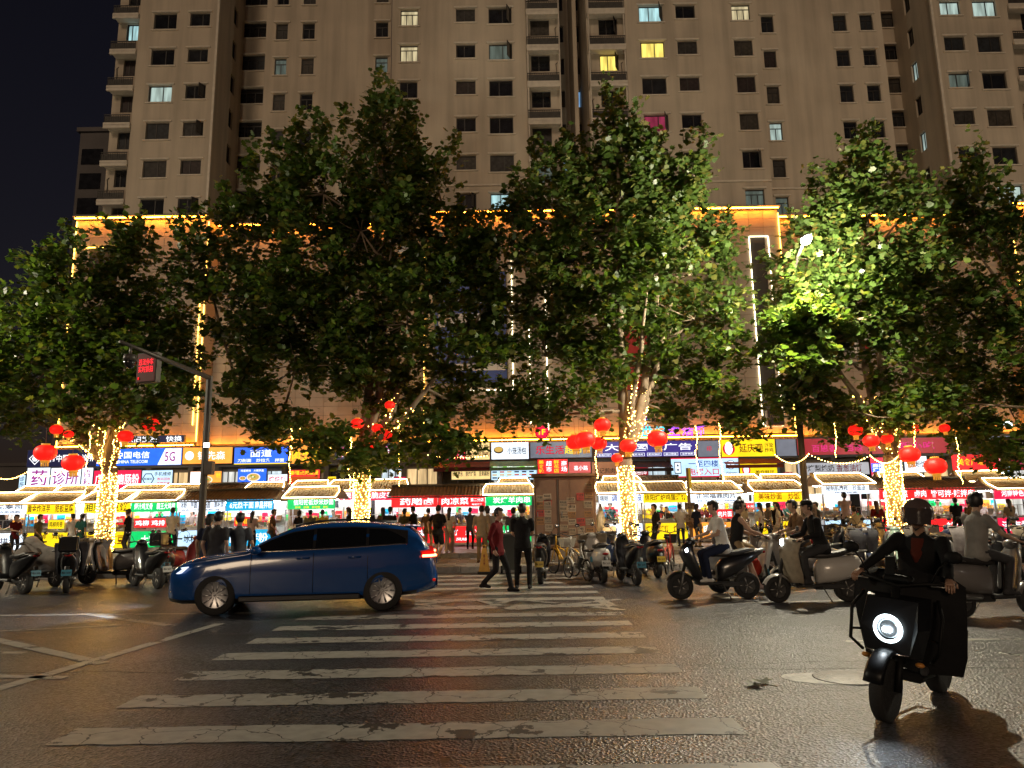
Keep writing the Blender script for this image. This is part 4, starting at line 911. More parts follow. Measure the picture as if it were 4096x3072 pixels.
S_=stall
S_('white sushi stall with pale lit board',-80,108,2014,2058,'white',[('一元寿司',.55,.66,.76,.42,'navy'),('寿司　自助选购',.5,.2,.8,.22,'navy')],front='white',front_lines=[('寿司拼盘',.5,.5,.7,.5,'navy')])
S_('yellow fried potato and tofu stall with maroon lettering',113,304,2012,2056,'yellow',[('黄金炸洋芋　铁板豆腐',.5,.5,.95,.7,'brown')],front='yellow',front_lines=[('鸡柳　鸡排',.5,.75,.6,.3,'brown')],posters=((.62,'鸡柳肉卷','yellow','dark'),))
S_('yellow red bean cake stall with green first characters',342,525,2007,2051,'yellow',[('相思',.2,.5,.32,.74,'green'),('红豆饼',.68,.5,.55,.74,'brown')],front='yellow',front_lines=[('豆饼　红豆',.5,.5,.8,.6,'redp')])
S_('green chicken bone stall with white lettering',528,712,2003,2047,'green',[('爆汁鸡叉骨　霸王大鸡柳',.52,.5,.88,.6,'white')],front='green',front_lines=[('大鸡柳',.5,.5,.5,.5,'white')],posters=((.25,'鸡柳','red','white'),(.6,'鸡排','red','white')))
S_('white iced dessert stall with navy lettering and dark roof',716,902,2001,2046,'white',[('冰粉　芋圆　冰汤圆　清补凉',.52,.58,.92,.56,'navy'),('自选　可加　多种口味',.5,.14,.8,.16,'navy')],lit_roof=M_ROPE and False,front='pale',front_lines=[('冰粉　甜品',.5,.5,.7,.5,'navy')])
S_('blue hot dry noodle stall with white price lettering',906,1096,1998,2042,'sky',[('6元热干面',.34,.5,.50,.62,'white'),('南昌拌粉',.8,.5,.36,.66,'white')],lit_roof=False,front='sky',front_lines=[('南昌拌粉',.5,.5,.8,.6,'white')],posters=((.35,'香饼鸡蛋','red','yellow'),))
S_('green iron plate fried noodle stall with round yellow emblem',1152,1342,1990,2036,'green',[('信阳铁板炒米炒面',.55,.6,.84,.52,'white'),('炒米　炒面　炒河粉　炒饼',.52,.16,.7,.2,'yellow')],front='green',front_lines=[('炒面',.5,.5,.4,.6,'white')])
S_('red herbal braised meat stall with dark roof',1566,1752,1984,2029,'red',[('药膳卤',.55,.5,.72,.62,'white')],lit_roof=False,front='red',front_lines=[('卤味',.5,.6,.5,.5,'white')])
S_('red cold dish stall marked as second branch',1754,1940,1982,2027,'red',[('肉凉菜',.36,.5,.58,.62,'white'),('第二分店',.83,.6,.28,.32,'white'),('电话订餐',.83,.2,.22,.16,'white')],lit_roof=False,front='red',front_lines=[('夹饼　烧饼',.5,.62,.7,.36,'white'),('风味',.5,.2,.25,.2,'white')])
S_('green charcoal lamb skewer stall with glowing roof outline',1942,2127,1978,2022,'green',[('炭烤羊肉串',.56,.5,.80,.58,'white')],front='green',front_lines=[('羊肉串',.5,.5,.6,.6,'white')])
S_('white cold noodle stall with blue lettering',2393,2569,1971,2012,'white',[('瑞姐',.12,.5,.2,.54,'navy'),('调凉皮',.5,.5,.42,.68,'blue'),('凉皮',.87,.5,.22,.68,'blue')],front='white',front_lines=[('凉皮　凉面',.5,.5,.86,.66,'blue')])
S_('yellow egg pancake stall with dark unlit roof',2571,2747,1969,2010,'yellow',[('信阳烤炉鸡蛋灌饼',.5,.5,.94,.6,'brown')],lit_roof=M_ROPE,front='yellow',front_lines=[('烤鸡蛋灌饼　烤冷面',.5,.65,.92,.42,'brown')])
S_('white fuding meat slice stall with purple lettering',2759,2947,1968,2010,'white',[('正宗福鼎肉片',.54,.62,.84,.5,'navy'),('特色小吃　鲜滑可口　传统风味',.54,.16,.8,.18,'navy')],front='orange',front_lines=[('肉片汤',.5,.6,.5,.5,'white')],posters=((.72,'肉片面','red','white'),))
S_('yellow fried noodle and rice stall with red lettering',3012,3204,1964,2007,'yellow',[('美味炒面　炒饭',.52,.5,.86,.64,'redp')],front='yellow',front_lines=[('炒面　炒饭',.5,.6,.8,.5,'redp')])
S_('white pepper noodle stall with cyan lettering',3284,3472,1935,1976,'white',[('秘制肌麻椒　炒面皮',.5,.58,.84,.5,'navy'),('现炒现卖',.5,.15,.5,.18,'navy')],front='pale',front_lines=[('奶茶　冷饮',.5,.65,.7,.3,'navy')])
S_('red self serve salad stall with dark roof',3513,3704,1953,1998,'red',[('自选拌菜　卤肉',.52,.5,.90,.64,'white')],lit_roof=False,front='red',front_lines=[('拌菜',.3,.5,.3,.5,'white')])
S_('red spicy mixed skewer stall with dark roof',3704,3894,1951,1996,'red',[('皆可拌·辣拌串',.52,.5,.90,.64,'white')],lit_roof=False,front='red',front_lines=[('辣拌串',.6,.5,.5,.6,'white')])
S_('crimson specialty fried snack stall at the end of the row',3971,4160,1954,1996,'crimson',[('河南特色炒凉粉',.56,.55,.84,.6,'white')],front='crimson',front_lines=[('河南特色',.5,.5,.8,.6,'white')])
# second row, facing the shops and seen over the first
for k,(px0,px1,py0,py1,fc,tx,lr,ds) in enumerate(((60,200,1988,2024,'white','串串香',True,'white skewer stall in the back row behind the sushi stall'),(215,360,1986,2022,'yellow','烤玉米',True,'yellow corn stall in the back row behind the potato stall'),(480,640,1982,2018,'red','臭豆腐',True,'red tofu stall in the back row behind the bean cake stall'),
    (650,800,1980,2016,'white','鲜果茶',True,'white fruit tea stall in the back row behind the chicken stall'),(810,960,1976,2012,'sky','冰豆浆',False,'blue soy milk stall in the back row with dark roof'),(985,1120,1972,2008,'red','大盘鸡',True,'red stewed chicken stall in the back row'),
    (1170,1300,1966,2002,'white','手抓饼',True,'white pancake stall in the back row'),(1320,1460,1963,2000,'crimson','炒栗子',True,'crimson chestnut stall in the back row'),(1472,1620,1961,2000,'crimson','脆皮香蕉',True,'crimson crispy banana stall in the back row'),
    (2000,2110,1955,1990,'green','烤冷面',True,'green cold noodle stall in the back row'),(2420,2560,1948,1984,'white','酸辣粉',True,'white sour noodle stall in the back row'),(2580,2720,1946,1982,'yellow','煎饼果子',False,'yellow crepe stall in the back row with dark roof'),(2910,3040,1942,1978,'white','关东煮',True,'white fish cake stall in the back row'),
    (3060,3210,1940,1976,'white','奶茶铺',True,'white milk tea stall in the back row'),(3540,3700,1932,1968,'white','小笼包',True,'white bun stall in the back row'),(3860,4030,1926,1962,'orange','烤生蚝',True,'orange oyster stall in the back row'))):
    S_(ds,px0,px1,py0,py1,fc,[(tx,.5,.5,.8,.66,'white' if fc not in('white','yellow') else 'navy')],lit_roof=lr,Y=33.6,goods=False,roof_h=.5)
# ================================================================== street trees
TY = 21.5
def leaf_mat():
    m = bpy.data.materials.new('plane_leaf'); m.use_nodes = True; nt = m.node_tree; L = nt.links.new
    nt.nodes.remove(nt.nodes['Principled BSDF'])
    at = nt.nodes.new('ShaderNodeAttribute'); at.attribute_name = 'tint'; at.attribute_type='GEOMETRY'
    cr = nt.nodes.new('ShaderNodeValToRGB'); cr.color_ramp.elements[0].color=(.040,.075,.014,1); cr.color_ramp.elements[1].color=(.120,.160,.032,1)
    e=cr.color_ramp.elements.new(.55); e.color=(.068,.115,.024,1); e=cr.color_ramp.elements.new(.97); e.color=(.16,.13,.03,1)
    L(at.outputs['Fac'], cr.inputs[0])
    p = nt.nodes.new('ShaderNodeBsdfPrincipled'); p.inputs['Roughness'].default_value=.42; p.inputs['Specular IOR Level'].default_value=.45
    t = nt.nodes.new('ShaderNodeBsdfTranslucent'); mx=nt.nodes.new('ShaderNodeMixShader'); mx.inputs[0].default_value=.42
    L(cr.outputs[0],p.inputs['Base Color'])
    hs=nt.nodes.new('ShaderNodeVectorMath'); hs.operation='MULTIPLY'; hs.inputs[1].default_value=(1.8,1.9,.8); L(cr.outputs[0],hs.inputs[0]); L(hs.outputs[0],t.inputs[0])
    L(p.outputs[0],mx.inputs[1]); L(t.outputs[0],mx.inputs[2]); L(mx.outputs[0],nt.nodes['Material Output'].inputs[0])
    return m
M_LEAF = leaf_mat()
def bark_mat():
    m = mat('plane_bark',(.24,.18,.12),.8,noise=.35,nscale=3,bump=.5,bscale=12); return m
M_BARK = bark_mat()
M_BULB = glow('fairy_bulb',(1.0,.54,.10),44.0); M_WIRE = mat('light_wire',(.06,.05,.03),.6)
LEAF = np.array([(0,-.10,0),(.30,-.22,.02),(.26,.02,.03),(.62,.12,.10),(.34,.28,.04),(.40,.62,.09),(0,.95,.06),(-.40,.62,.09),(-.34,.28,.04),(-.62,.12,.10),(-.26,.02,.03),(-.30,-.22,.02)])
LEAF[:,2]-=.04
def rand_dirs(n): v=rng.normal(size=(n,3)); return v/np.linalg.norm(v,axis=1,keepdims=True)
def leaves_mesh(P, D, name):
    # P leaf base points, D outward hanging direction
    n=len(P); up=np.array([0,0,1.0])+rng.normal(size=(n,3))*.55; up/=np.linalg.norm(up,axis=1,keepdims=True)
    d=D+rng.normal(size=(n,3))*.5+np.array([0,0,-.35]); d-=up*np.sum(d*up,1,keepdims=True); d/=np.maximum(np.linalg.norm(d,axis=1,keepdims=True),1e-6)
    r=np.cross(d,up); s=rng.uniform(.085,.205,n)[:,None,None]
    V=(LEAF[None,:,0:1]*r[:,None,:]+LEAF[None,:,1:2]*d[:,None,:]+LEAF[None,:,2:3]*up[:,None,:])*s+P[:,None,:]
    k=len(LEAF); V=V.reshape(-1,3)
    me=bpy.data.meshes.new(name); me.vertices.add(n*k); me.vertices.foreach_set('co',V.astype('f').ravel())
    me.loops.add(n*k); me.loops.foreach_set('vertex_index',np.arange(n*k,dtype='i'))
    me.polygons.add(n); me.polygons.foreach_set('loop_start',np.arange(0,n*k,k,dtype='i')); me.polygons.foreach_set('loop_total',np.full(n,k,dtype='i'))
    me.update(calc_edges=True)
    a=me.attributes.new('tint','FLOAT','FACE'); a.data.foreach_set('value',np.clip(rng.beta(2,2.4,n)+ (rng.random(n)<.03)*.5,0,1).astype('f'))
    me.materials.append(M_LEAF); return me
K=4096/2212
LAMP_HEAD=W(3226,962,18.2)
def tree(label, trunk_px, blobs, group, base_py=2200, seed=1, lean=(0,0), forks=5, dens=1.0, Y=TY, fork_z=2.95):
    rn=random.Random(seed)
    b=W(trunk_px,2045,Y); X=b.x; z0=WALK_Z-.03
    t=thing('plane_tree',label,'tree',(X,Y,z0),0,group)
    fork=Vector((lean[0],lean[1],fork_z)); s=MB()
    s.tube([(0,0,-.05),(.0,0,.1),(.01,0,.5),(lean[0]*.4,lean[1]*.4,1.4),(lean[0]*.8,lean[1]*.8,2.3),tuple(fork)],[.34,.28,.235,.215,.205,.22],M_BARK,12)
    wb=[]
    for (cx,cy,rx,ry,*dy) in blobs:
        yb=Y+(dy[0] if dy else rn.uniform(-.9,1.0)); c=W(cx*K,cy*K,yb); e=W((cx+rx)*K,cy*K,yb); u=W(cx*K,(cy-ry)*K,yb)
        wb.append((np.array([c.x-X,yb-Y,c.z-z0]),np.array([abs(e.x-c.x),min(2.6,max(1.0,.85*abs(e.x-c.x))),abs(u.z-c.z)])))
    # limbs
    limbs=MB(); paths=[]
    order=sorted(range(len(wb)),key=lambda i:wb[i][0][2])
    mains=[]
    for q in range(forks):
        tgt=wb[order[-1-q*max(1,len(order)//forks//1) % len(order)]][0] if q else wb[order[-1]][0]
        p0=fork; p3=Vector(tgt); out=Vector((tgt[0],tgt[1],0))
        p1=fork+Vector((tgt[0]*.35+rn.uniform(-.2,.2),tgt[1]*.4+rn.uniform(-.2,.2),1.0)); p2=fork+(p3-fork)*.6+Vector((tgt[0]*.10,0,.2))
        pts=[]
        for i in range(9):
            u=i/8; pts.append(p0*(1-u)**3+p1*(3*u*(1-u)**2)+p2*(3*u*u*(1-u))+p3*u**3+Vector((rn.uniform(-.06,.06),rn.uniform(-.06,.06),0))*(0<i<8))
        rr=[(.17-.02*q)*(1-i/8)**.8+.02 for i in range(9)]
        limbs.tube(pts,rr,M_BARK,8); mains.append(pts)
    P=[];D=[]
    allm=[p for m_ in mains for p in m_[2:]]
    for c,r in wb:
        near=min(allm,key=lambda p:(p-Vector(c)).length+max(0,(p.z-c[2]))*2); mid=(near+Vector(c))*.5+Vector((0,0,-.15))
        limbs.tube([near,mid,Vector(c)],[.055,.04,.022],M_BARK,6)
        # foliage gathers in clumps at the ends of side branches, leaving gaps between them
        area=r[0]*r[2]+.5*r[1]*(r[0]+r[2])
        nc=int(max(9,3.5*dens*area))
        d=rand_dirs(nc); d[:,2]=np.where(rng.random(nc)<.25,np.abs(d[:,2]),d[:,2]); d/=np.linalg.norm(d,axis=1,keepdims=True)
        rad=rng.uniform(.25,1.0,nc)**.5*rng.uniform(.80,1.12,nc)
        cl=c+d*rad[:,None]*r
        for k in range(0,min(nc,9)):
            limbs.tube([Vector(c),(Vector(c)+Vector(cl[k]))*.5+Vector((0,0,-.06)),Vector(cl[k])],[.024,.017,.006],M_BARK,5)
        ns=15; sp=np.repeat(cl,ns,0); dd=np.repeat(d,ns,0); sz=np.repeat(rng.uniform(.22,.44,nc),ns)[:,None]
        off=rng.normal(size=sp.shape)*np.array([1,1,.72])*sz*.8
        tips=sp+off; od=dd*.7+off/np.maximum(np.linalg.norm(off,axis=1,keepdims=True),1e-6)*.6+np.array([0,0,-.1])
        # upright leading shoots on top
        if c[2]>4.5:
            nsx=max(2,int(3*r[0])); xs_=rng.uniform(-.8,.8,nsx); ys_=rng.uniform(-.7,.7,nsx)
            top=np.sqrt(np.maximum(.05,1-xs_**2))*r[2]*.92; sh_=[]
            for q in range(nsx):
                hh=rng.uniform(.4,1.35); lean_=rng.normal(size=2)*.12
                for g_ in range(int(hh/.11)): sh_.append(c+np.array([xs_[q]*r[0]+lean_[0]*g_*.11,ys_[q]*r[1]+lean_[1]*g_*.11,top[q]+g_*.11]))
            sh_=np.array(sh_); tips=np.concatenate([tips,sh_]); od=np.concatenate([od,rand_dirs(len(sh_))*.6+np.array([0,0,.5])])
        nl=7
        tw=np.repeat(tips,nl,0); o2=np.repeat(od,nl,0)
        back=rng.uniform(-.12,.22,len(tw))[:,None]
        P.append(tw-o2*back+rng.normal(size=tw.shape)*np.array([.10,.10,.07])); D.append(o2)
    P=np.concatenate(P); D=np.concatenate(D)
    # leaves dropped around the lamp head and toward the camera, keeping it in view
    q_=np.array(LAMP_HEAD)-np.array([X,Y,z0]); dl=P-q_; far=(np.linalg.norm(dl,axis=1)>1.25)&~((np.abs(dl[:,0])<.55)&(np.abs(dl[:,2])<.5)&(P[:,1]<q_[1])); P=P[far]; D=D[far]
    s.build('trunk',t); limbs.build('limbs',t)
    o=link('crown',leaves_mesh(P,D,'crown'),t); o['kind']='stuff'
    return t,mains,fork,X,z0
TREES=[]
G_='plane trees along the kerb'
T=tree
TREES.append(T('plane tree beside the camera pole with two red lanterns low on its side',425,[(125,605,70,85),(285,560,48,75),(60,690,85,95),(205,690,125,110),(325,680,65,90),(100,800,150,110),(285,800,130,100),(20,880,110,75),(170,890,130,65),(340,880,80,75),(395,760,55,90),(240,640,60,60),(180,740,120,90),(330,790,80,100),(40,770,90,90)],G_,seed=1,lean=(0,0)))
TREES.append(T('tallest plane tree standing behind the blue car',1440,[(828,270,55,75),(815,360,95,105),(600,370,75,90),(700,420,95,110),(955,440,80,90),(850,500,170,140),(560,520,120,120),(440,560,70,75),(720,620,180,150),(990,590,85,110),(520,680,120,110),(880,700,170,130),(990,740,85,110),(640,790,160,95),(840,840,160,85),(1000,860,60,70),(520,860,80,70),(600,925,85,40),(890,935,90,55),(960,955,60,40),(800,985,45,35),(700,960,50,40),(650,470,110,100),(780,500,100,100),(700,700,160,110),(930,620,100,110),(560,760,110,90),(780,760,120,100),(1055,650,42,70),(1062,760,42,70),(1045,560,35,60)],G_,seed=2,lean=(.05,0)))
TREES.append(T('plane tree growing beside the flyer covered cabinet',2515,[(1330,300,48,65),(1330,390,95,90),(1490,380,52,75),(1440,440,95,95),(1205,400,75,80),(1140,470,55,70),(1290,510,150,110),(1470,540,105,115),(1170,610,95,120),(1320,650,160,130),(1545,560,40,80),(1500,690,105,120),(1180,770,105,100),(1540,810,70,95),(1330,800,140,80),(1240,880,90,55),(1480,880,90,60),(1590,910,45,40),(1120,880,55,60),(1380,470,110,100),(1240,460,90,90),(1400,600,120,110),(1230,690,110,90),(1430,750,110,90)],G_,seed=3,lean=(-.05,0)))
TREES.append(T('plane tree lit bright green by the street lamp',3583,[(1862,360,55,60),(1860,450,95,80),(1770,480,60,70),(1945,470,75,80),(1985,530,60,90),(1820,560,130,90),(1720,660,80,70),(1870,660,130,95),(1985,660,90,100),(1700,770,75,90),(1830,770,120,80),(1960,790,110,85),(1720,870,75,70),(1850,890,100,45),(1990,890,95,60),(1840,930,45,30),(2040,800,60,80),(1715,690,45,45,-1.4),(1735,760,50,60,-1.6),(1730,820,55,60,-1.5),(1800,640,60,50,-1.0),(1795,565,62,50,-1.1),(1870,600,70,55,-1.0),(1850,690,80,50,-1.1),(1930,640,60,60,-.9),(1760,700,60,50,-1.2)],G_,seed=4,lean=(.03,0)))
TREES.append(T('darker plane tree at the edge of the lantern row',4660,[(2085,430,48,60),(2100,530,75,80),(2170,530,60,60),(2060,640,55,80),(2140,640,90,90),(2100,760,90,90),(2200,760,90,110),(2080,870,80,80),(2180,880,100,80),(2130,950,80,45),(2205,980,60,50),(2290,700,110,150),(2330,560,90,100),(2380,800,110,120)],G_,seed=5,lean=(-.1,0)))
TREES.append(T('plane tree at the open sky end of the row',-640,[(-60,740,90,120),(-180,700,110,140),(-280,780,120,120),(-120,860,110,70),(-30,850,60,60),(-200,600,80,90)],G_,seed=6))
# string lights wound round the trunks, up the limbs, and hanging in strands
OCT=np.array([(1,0,0),(-1,0,0),(0,1,0),(0,-1,0),(0,0,1),(0,0,-1)],float); OF=[(0,2,4),(2,1,4),(1,3,4),(3,0,4),(2,0,5),(1,2,5),(3,1,5),(0,3,5)]
def bulbs(pts, name, parent, r=.014):
    pts=np.array(pts); n=len(pts); rr=rng.uniform(.75,1.2,n)[:,None,None]*r
    V=(pts[:,None,:]+OCT[None]*rr).reshape(-1,3); F=[tuple(i*6+k for k in f) for i in range(n) for f in OF]
    me=bpy.data.meshes.new(name); me.from_pydata(V.tolist(),[],F); me.materials.append(M_BULB); me.update(); o=link(name,me,parent); o['kind']='stuff'; return o
names=['camera pole tree','tallest tree','cabinet tree','street lamp tree','edge tree','end tree']
for k,(t,mains,fork,X,z0) in enumerate(TREES[:5]):
    rn=random.Random(50+k); B=[]; top=2.75; turns=26; N=560
    for i in range(N):
        u=i/N; a=turns*2*math.pi*u+rn.uniform(-.2,.2); z=.55+(top-.55)*u+rn.uniform(-.03,.03); r=.245-.02*u+rn.uniform(0,.03)
        B.append((math.cos(a)*r+fork.x*z/fork.z,math.sin(a)*r+fork.y*z/fork.z,z))
    for m_ in mains:
        for i in range(0,4):
            p,q=m_[i],m_[i+1]
            for j in range(26):
                u=j/26; a=rn.uniform(0,6.28); r=max(.05,.15-.02*i); c=p+(q-p)*u
                if i>=3 and rn.random()<.4: continue
                B.append((c.x+math.cos(a)*r,c.y+math.sin(a)*r,c.z+rn.uniform(-.04,.04)))
    wires=MB()
    wires.tube([(math.cos(26*6.283*i/300)*.245+fork.x*.5,math.sin(26*6.283*i/300)*.245,.55+(top-.55)*i/300) for i in range(301)],.004,M_WIRE,3,caps=False)
    for q in range(3):
        x=rn.uniform(-2.6,2.6); y=rn.uniform(-1.2,.6); zt=rn.uniform(3.4,4.2); ln=rn.uniform(.9,2.1)
        for j in range(int(ln/.055)): B.append((x+rn.uniform(-.02,.02)+.03*math.sin(j*.3),y+rn.uniform(-.02,.02),zt-j*.055))
        wires.tube([(x,y,zt),(x+.02,y,zt-ln/2),(x,y,zt-ln)],.003,M_WIRE,3)
    sl=thing('string_lights','warm fairy lights wound round the trunk of the '+names[k],'string lights',(X,TY,z0),0,'fairy lights on the trees')
    bulbs(B,'bulbs',sl); wires.build('wire',sl)['kind']='stuff'
def swag(label,pts,n,sag=.25,r=.016):
    t=thing('string_lights',label,'string lights',pts[0]); o=Vector(pts[0]); w=[];B=[]
    for a,b in zip(pts[:-1],pts[1:]):
        a=Vector(a)-o;b=Vector(b)-o
        for i in range(n):
            u=i/n; p=a+(b-a)*u; p.z-=sag*4*u*(1-u); w.append(p.copy()); B.append((p.x,p.y,p.z-.03))
    w.append(b); bulbs(B,'bulbs',t,r); MB().tube(w,.004,M_WIRE,3,caps=False).build('wire',t)
swag('swag of fairy lights strung between the camera pole tree and the dark end',[W(-60,1880,24),W(108,1885,24),W(300,1850,22.5)],22)
swag('swag of fairy lights strung from the street lamp pole toward its tree',[W(3100,1815,21),W(3235,1812,20.8),W(3480,1818,21),W(3600,1810,21.3)],20)
swag('swag of fairy lights above the cream dessert sign',[W(1700,1815,26),W(1960,1818,26)],22,.1)
# lanterns
M_LAN=mat('lantern_silk',(.75,.02,.01),.5,emit=.75,ecol=(.95,.012,.008)); M_LGOLD=mat('lantern_gold',(.70,.38,.05),.45,emit=.35,ecol=(1.,.45,.05)); M_CORD=mat('lantern_cord',(.25,.10,.08),.7)
def lantern_proto():
    t=thing('red_lantern','x','lantern'); s=MB(); n=32; prof=[]
    for i in range(13):
        a=math.pi*(i/12); prof.append((max(.10,.30*math.sin(a)**.75),.235*-math.cos(a)))
    vs=[];
    for r_,h in prof:
        for j in range(n):
            q=r_*(1+.022*(1 if j%4 else -1.2)); vs.append((q*math.cos(2*math.pi*j/n),q*math.sin(2*math.pi*j/n),h))
    s.add(vs,[(i*n+j,i*n+(j+1)%n,(i+1)*n+(j+1)%n,(i+1)*n+j) for i in range(12) for j in range(n)],M_LAN,True); s.build('silk_body',t)
    MB().lathe([(0,.27),(.12,.27),(.12,.22),(0,.22)][::-1],'z',(0,0,0),16,M_LGOLD).build('top_cap',t)
    MB().lathe([(0,-.29),(.115,-.29),(.12,-.22),(0,-.22)],'z',(0,0,0),16,M_LGOLD).build('bottom_cap',t)
    f=MB()
    for j in range(12): a=2*math.pi*j/12; f.tube([(.09*math.cos(a),.09*math.sin(a),-.29),(.095*math.cos(a),.095*math.sin(a),-.40)],.012,M_LGOLD,4)
    f.build('fringe',t); MB().tube([(0,0,.27),(0,0,.75)],.006,M_CORD,4).build('cord',t); return t
LP=lantern_proto(); first=True
lan=[(98,978,22,0),(158,1000,22,0),(271,943,16,0),(325,917,18,0),(122,928,13,0),(148,938,10,0),(668,937,13,1),(772,915,14,1),(832,940,15,1),(842,875,11,1),(793,968,14,1),(815,925,12,1),(1264,950,22,2),(1243,955,20,2),(1294,958,17,2),(1301,918,18,2),(1357,963,18,2),(1420,948,22,2),(1333,990,12,2),(1170,1,0,9),(1848,930,15,3),(1882,952,17,3),(1916,948,13,3),(1965,982,21,3),(2021,1007,22,3),(2040,925,11,3),(1975,925,10,3),(1760,880,9,3)]
for (x,y,r,tr) in lan:
    if tr==9: continue
    Yl={22:19.6,21:20.0,20:20.6,18:20.2,17:20.5,16:20.3}.get(r,21.2); p=W(x*K,y*K,Yl); sc=(r*K/2900*Yl)/.30
    o=LP if first else copy_tree(LP); first=False; o.location=p; o.scale=(sc,)*3; o.rotation_euler=(random.uniform(-.08,.08),random.uniform(-.08,.08),random.uniform(0,6))
    sz_='large' if r>=20 else ('mid sized' if r>=15 else 'small'); o['label']=sz_+' round red silk lantern with gold caps hanging in the '+names[tr]; o['group']=sz_+' red lanterns in the '+names[tr]
# ================================================================== street furniture
M_GALV=mat('galvanised_pole',(.085,.075,.065),.5,.4,noise=.2,nscale=3); M_PAPER=[mat('flyer_paper%d'%i,c,.85,noise=.08,nscale=10) for i,c in enumerate(((.27,.20,.13),(.30,.23,.16),(.24,.12,.045),(.22,.17,.12)))]
M_INK=mat('flyer_ink',(.03,.028,.025),.8); M_REDP=mat('flyer_red',(.30,.04,.03),.8); M_HEAD=mat('lamp_housing',(.14,.14,.14),.45,.5)
M_LENS=glow('lamp_lens',(1.0,.90,.66),60.0)
def street_lamp(label, base, head, power, col=(1.0,.89,.66)):
    t=thing('street_lamp',label,'street lamp',base,0,'street lamps along the road'); h=Vector(head)-Vector(base); side=Vector((h.x,h.y,0))
    pole=MB(); pole.tube([(0,0,0),(0,0,.3),(0,0,h.z-1.0)],[.13,.105,.075],M_GALV,12); pole.lathe([(.0,.0),(.2,.0),(.2,.03),(.12,.05)],'z',(0,0,0),12,M_GALV); pole.build('pole',t)
    arm=MB(); arm.tube([(0,0,h.z-1.05),(side.x*.2,side.y*.2,h.z-.35),(side.x*.6,side.y*.6,h.z+.02),(side.x*.88,side.y*.88,h.z+.07)],[.055,.05,.045,.04],M_GALV,8); arm.build('arm',t)
    d=side.normalized(); rz=math.atan2(d.y,d.x)
    hd=MB(); hd.sphere((0,0,.06),(.36,.15,.07),M_HEAD,14,8); hd.box((0,0,.035),(.5,.2,.03),M_HEAD,bev=.01); o=hd.build('head',t,None,(h.x,h.y,h.z),(0,0,rz))
    MB().sphere((0,0,.01),(.22,.12,.10),M_LENS,14,8).build('lens',o)
    L=bpy.data.lights.new('lamp_light','POINT'); L.energy=power; L.color=col; L.shadow_soft_size=.10; lo=bpy.data.objects.new('lamp_light',L); COL.objects.link(lo); lo.parent=o; lo.location=(0,0,-.3)
    return t
pb=G(3243,2235,WALK_Z); hb_=LAMP_HEAD
LAMP_P=3800
street_lamp('street lamp glowing beside the bright green tree',(pb.x,pb.y,WALK_Z),hb_,LAMP_P)
for k,(dx,n) in enumerate(((-29,'unlit end'),(29,'far'))):
    street_lamp('street lamp on the market sidewalk further along the road' if k else 'street lamp on the market sidewalk past the dark corner',(pb.x+dx,pb.y,WALK_Z),(hb_.x+dx,hb_.y,hb_.z),LAMP_P)
near_ground=struct(MB().box((0,-9,.07),(440,8,.14),M_PAV).build('near_sidewalk'))
for x in (-14.5,16.0): street_lamp('street lamp on the sidewalk across from the market'+(' by the crossing' if x<0 else ' away from the crossing'),(x,-5.6,.14),(x+.1,-3.4,9.6),130,(1.0,.90,.78))
# flyers on the lamp pole
lp=thing('pole_flyer','hand written rental flyer taped to the street lamp pole','flyer',(pb.x,pb.y-.13,WALK_Z+1.1))
MB().box((0,0,.2),(.46,.006,.42),M_PAPER[0]).build('sheet',lp); lettering('公寓单间\n家电齐全',.38,.24,M_INK,lp,(0,-.006,.2))
# camera pole with its screen
cp=cp=Vector((WX(808,2045,18.6),18.6,0)); WZc=0; ptop=W(806,1512,cp.y); cpole=thing('camera_pole','grey camera pole whose arm carries the red message screen','pole',(cp.x,cp.y,.0)); hz=ptop.z-.0
s=MB(); s.tube([(0,0,0),(0,0,hz+.05)],[.10,.085],M_GALV,8,smooth=False); s.lathe([(0,0),(.2,0),(.2,.03),(.1,.05)],'z',(0,0,0),8,M_GALV); s.build('pole',cpole)
ae=None
for i in range(200):
    yy=cp.y-i*.05; q=W(482,1368,yy)
    if q.z<=ptop.z+.18: ae=q; break
ae=Vector((ae.x-cp.x,ae.y-cp.y,hz+.18)); s=MB(); s.tube([(0,0,hz),tuple(ae)],[.07,.045],M_GALV,8); s.build('arm',cpole)
tt=.16; c=Vector((0,0,hz))+(ae-Vector((0,0,hz)))*.90; s=MB(); s.tube([tuple(c),tuple(c-Vector((0,0,.22)))],.03,M_GALV,6); s.lathe([(0,-.2),(.13,-.2),(.14,-.34),(.0,-.34)][::-1],'z',tuple(c),14,M_GALV); s.sphere(tuple(c+Vector((0,0,-.38))),(.12,.12,.13),M_SHUT,14,8); s.build('dome_camera',cpole)
u0=.60; c=Vector((0,0,hz))+(ae-Vector((0,0,hz)))*u0
pa=W(540,1405,cp.y+c.y); pb2=W(629,1535,cp.y+c.y); sw=(pb2.x-pa.x); sh=(pa.z-pb2.z)*1.0; zc=(pa.z+pb2.z)/2-.0; xc=(pa.x+pb2.x)/2-cp.x
box=MB().box((0,.09,0),(sw,.17,sh*.92),M_GALV,bev=.012).build('screen_box',cpole,None,(xc,c.y,zc),(0,0,R(-18)))
MB().box((0,-.001,0),(sw*.92,.012,sh*.84),mat('led_panel',(.02,.003,.003),.4,emit=.06,ecol=(.5,.01,.01))).build('led_panel',box)
lettering('违法停车\n实时抓拍',sw*.74,sh*.42,glow('led_red',(1.0,.03,.04),1.6),box,(0,-.011,sh*.06)); MB().box((-sw*.34,-.012,-sh*.32),(.04,.004,.06),glow('led_red2',(1.0,.02,.02),1.0)).build('led_mark',box)
MB().box((.13,0,WZ(832,1872,cp.y)-.0),(.2,.2,.34),M_GALV,bev=.01).build('control_box',cpole)
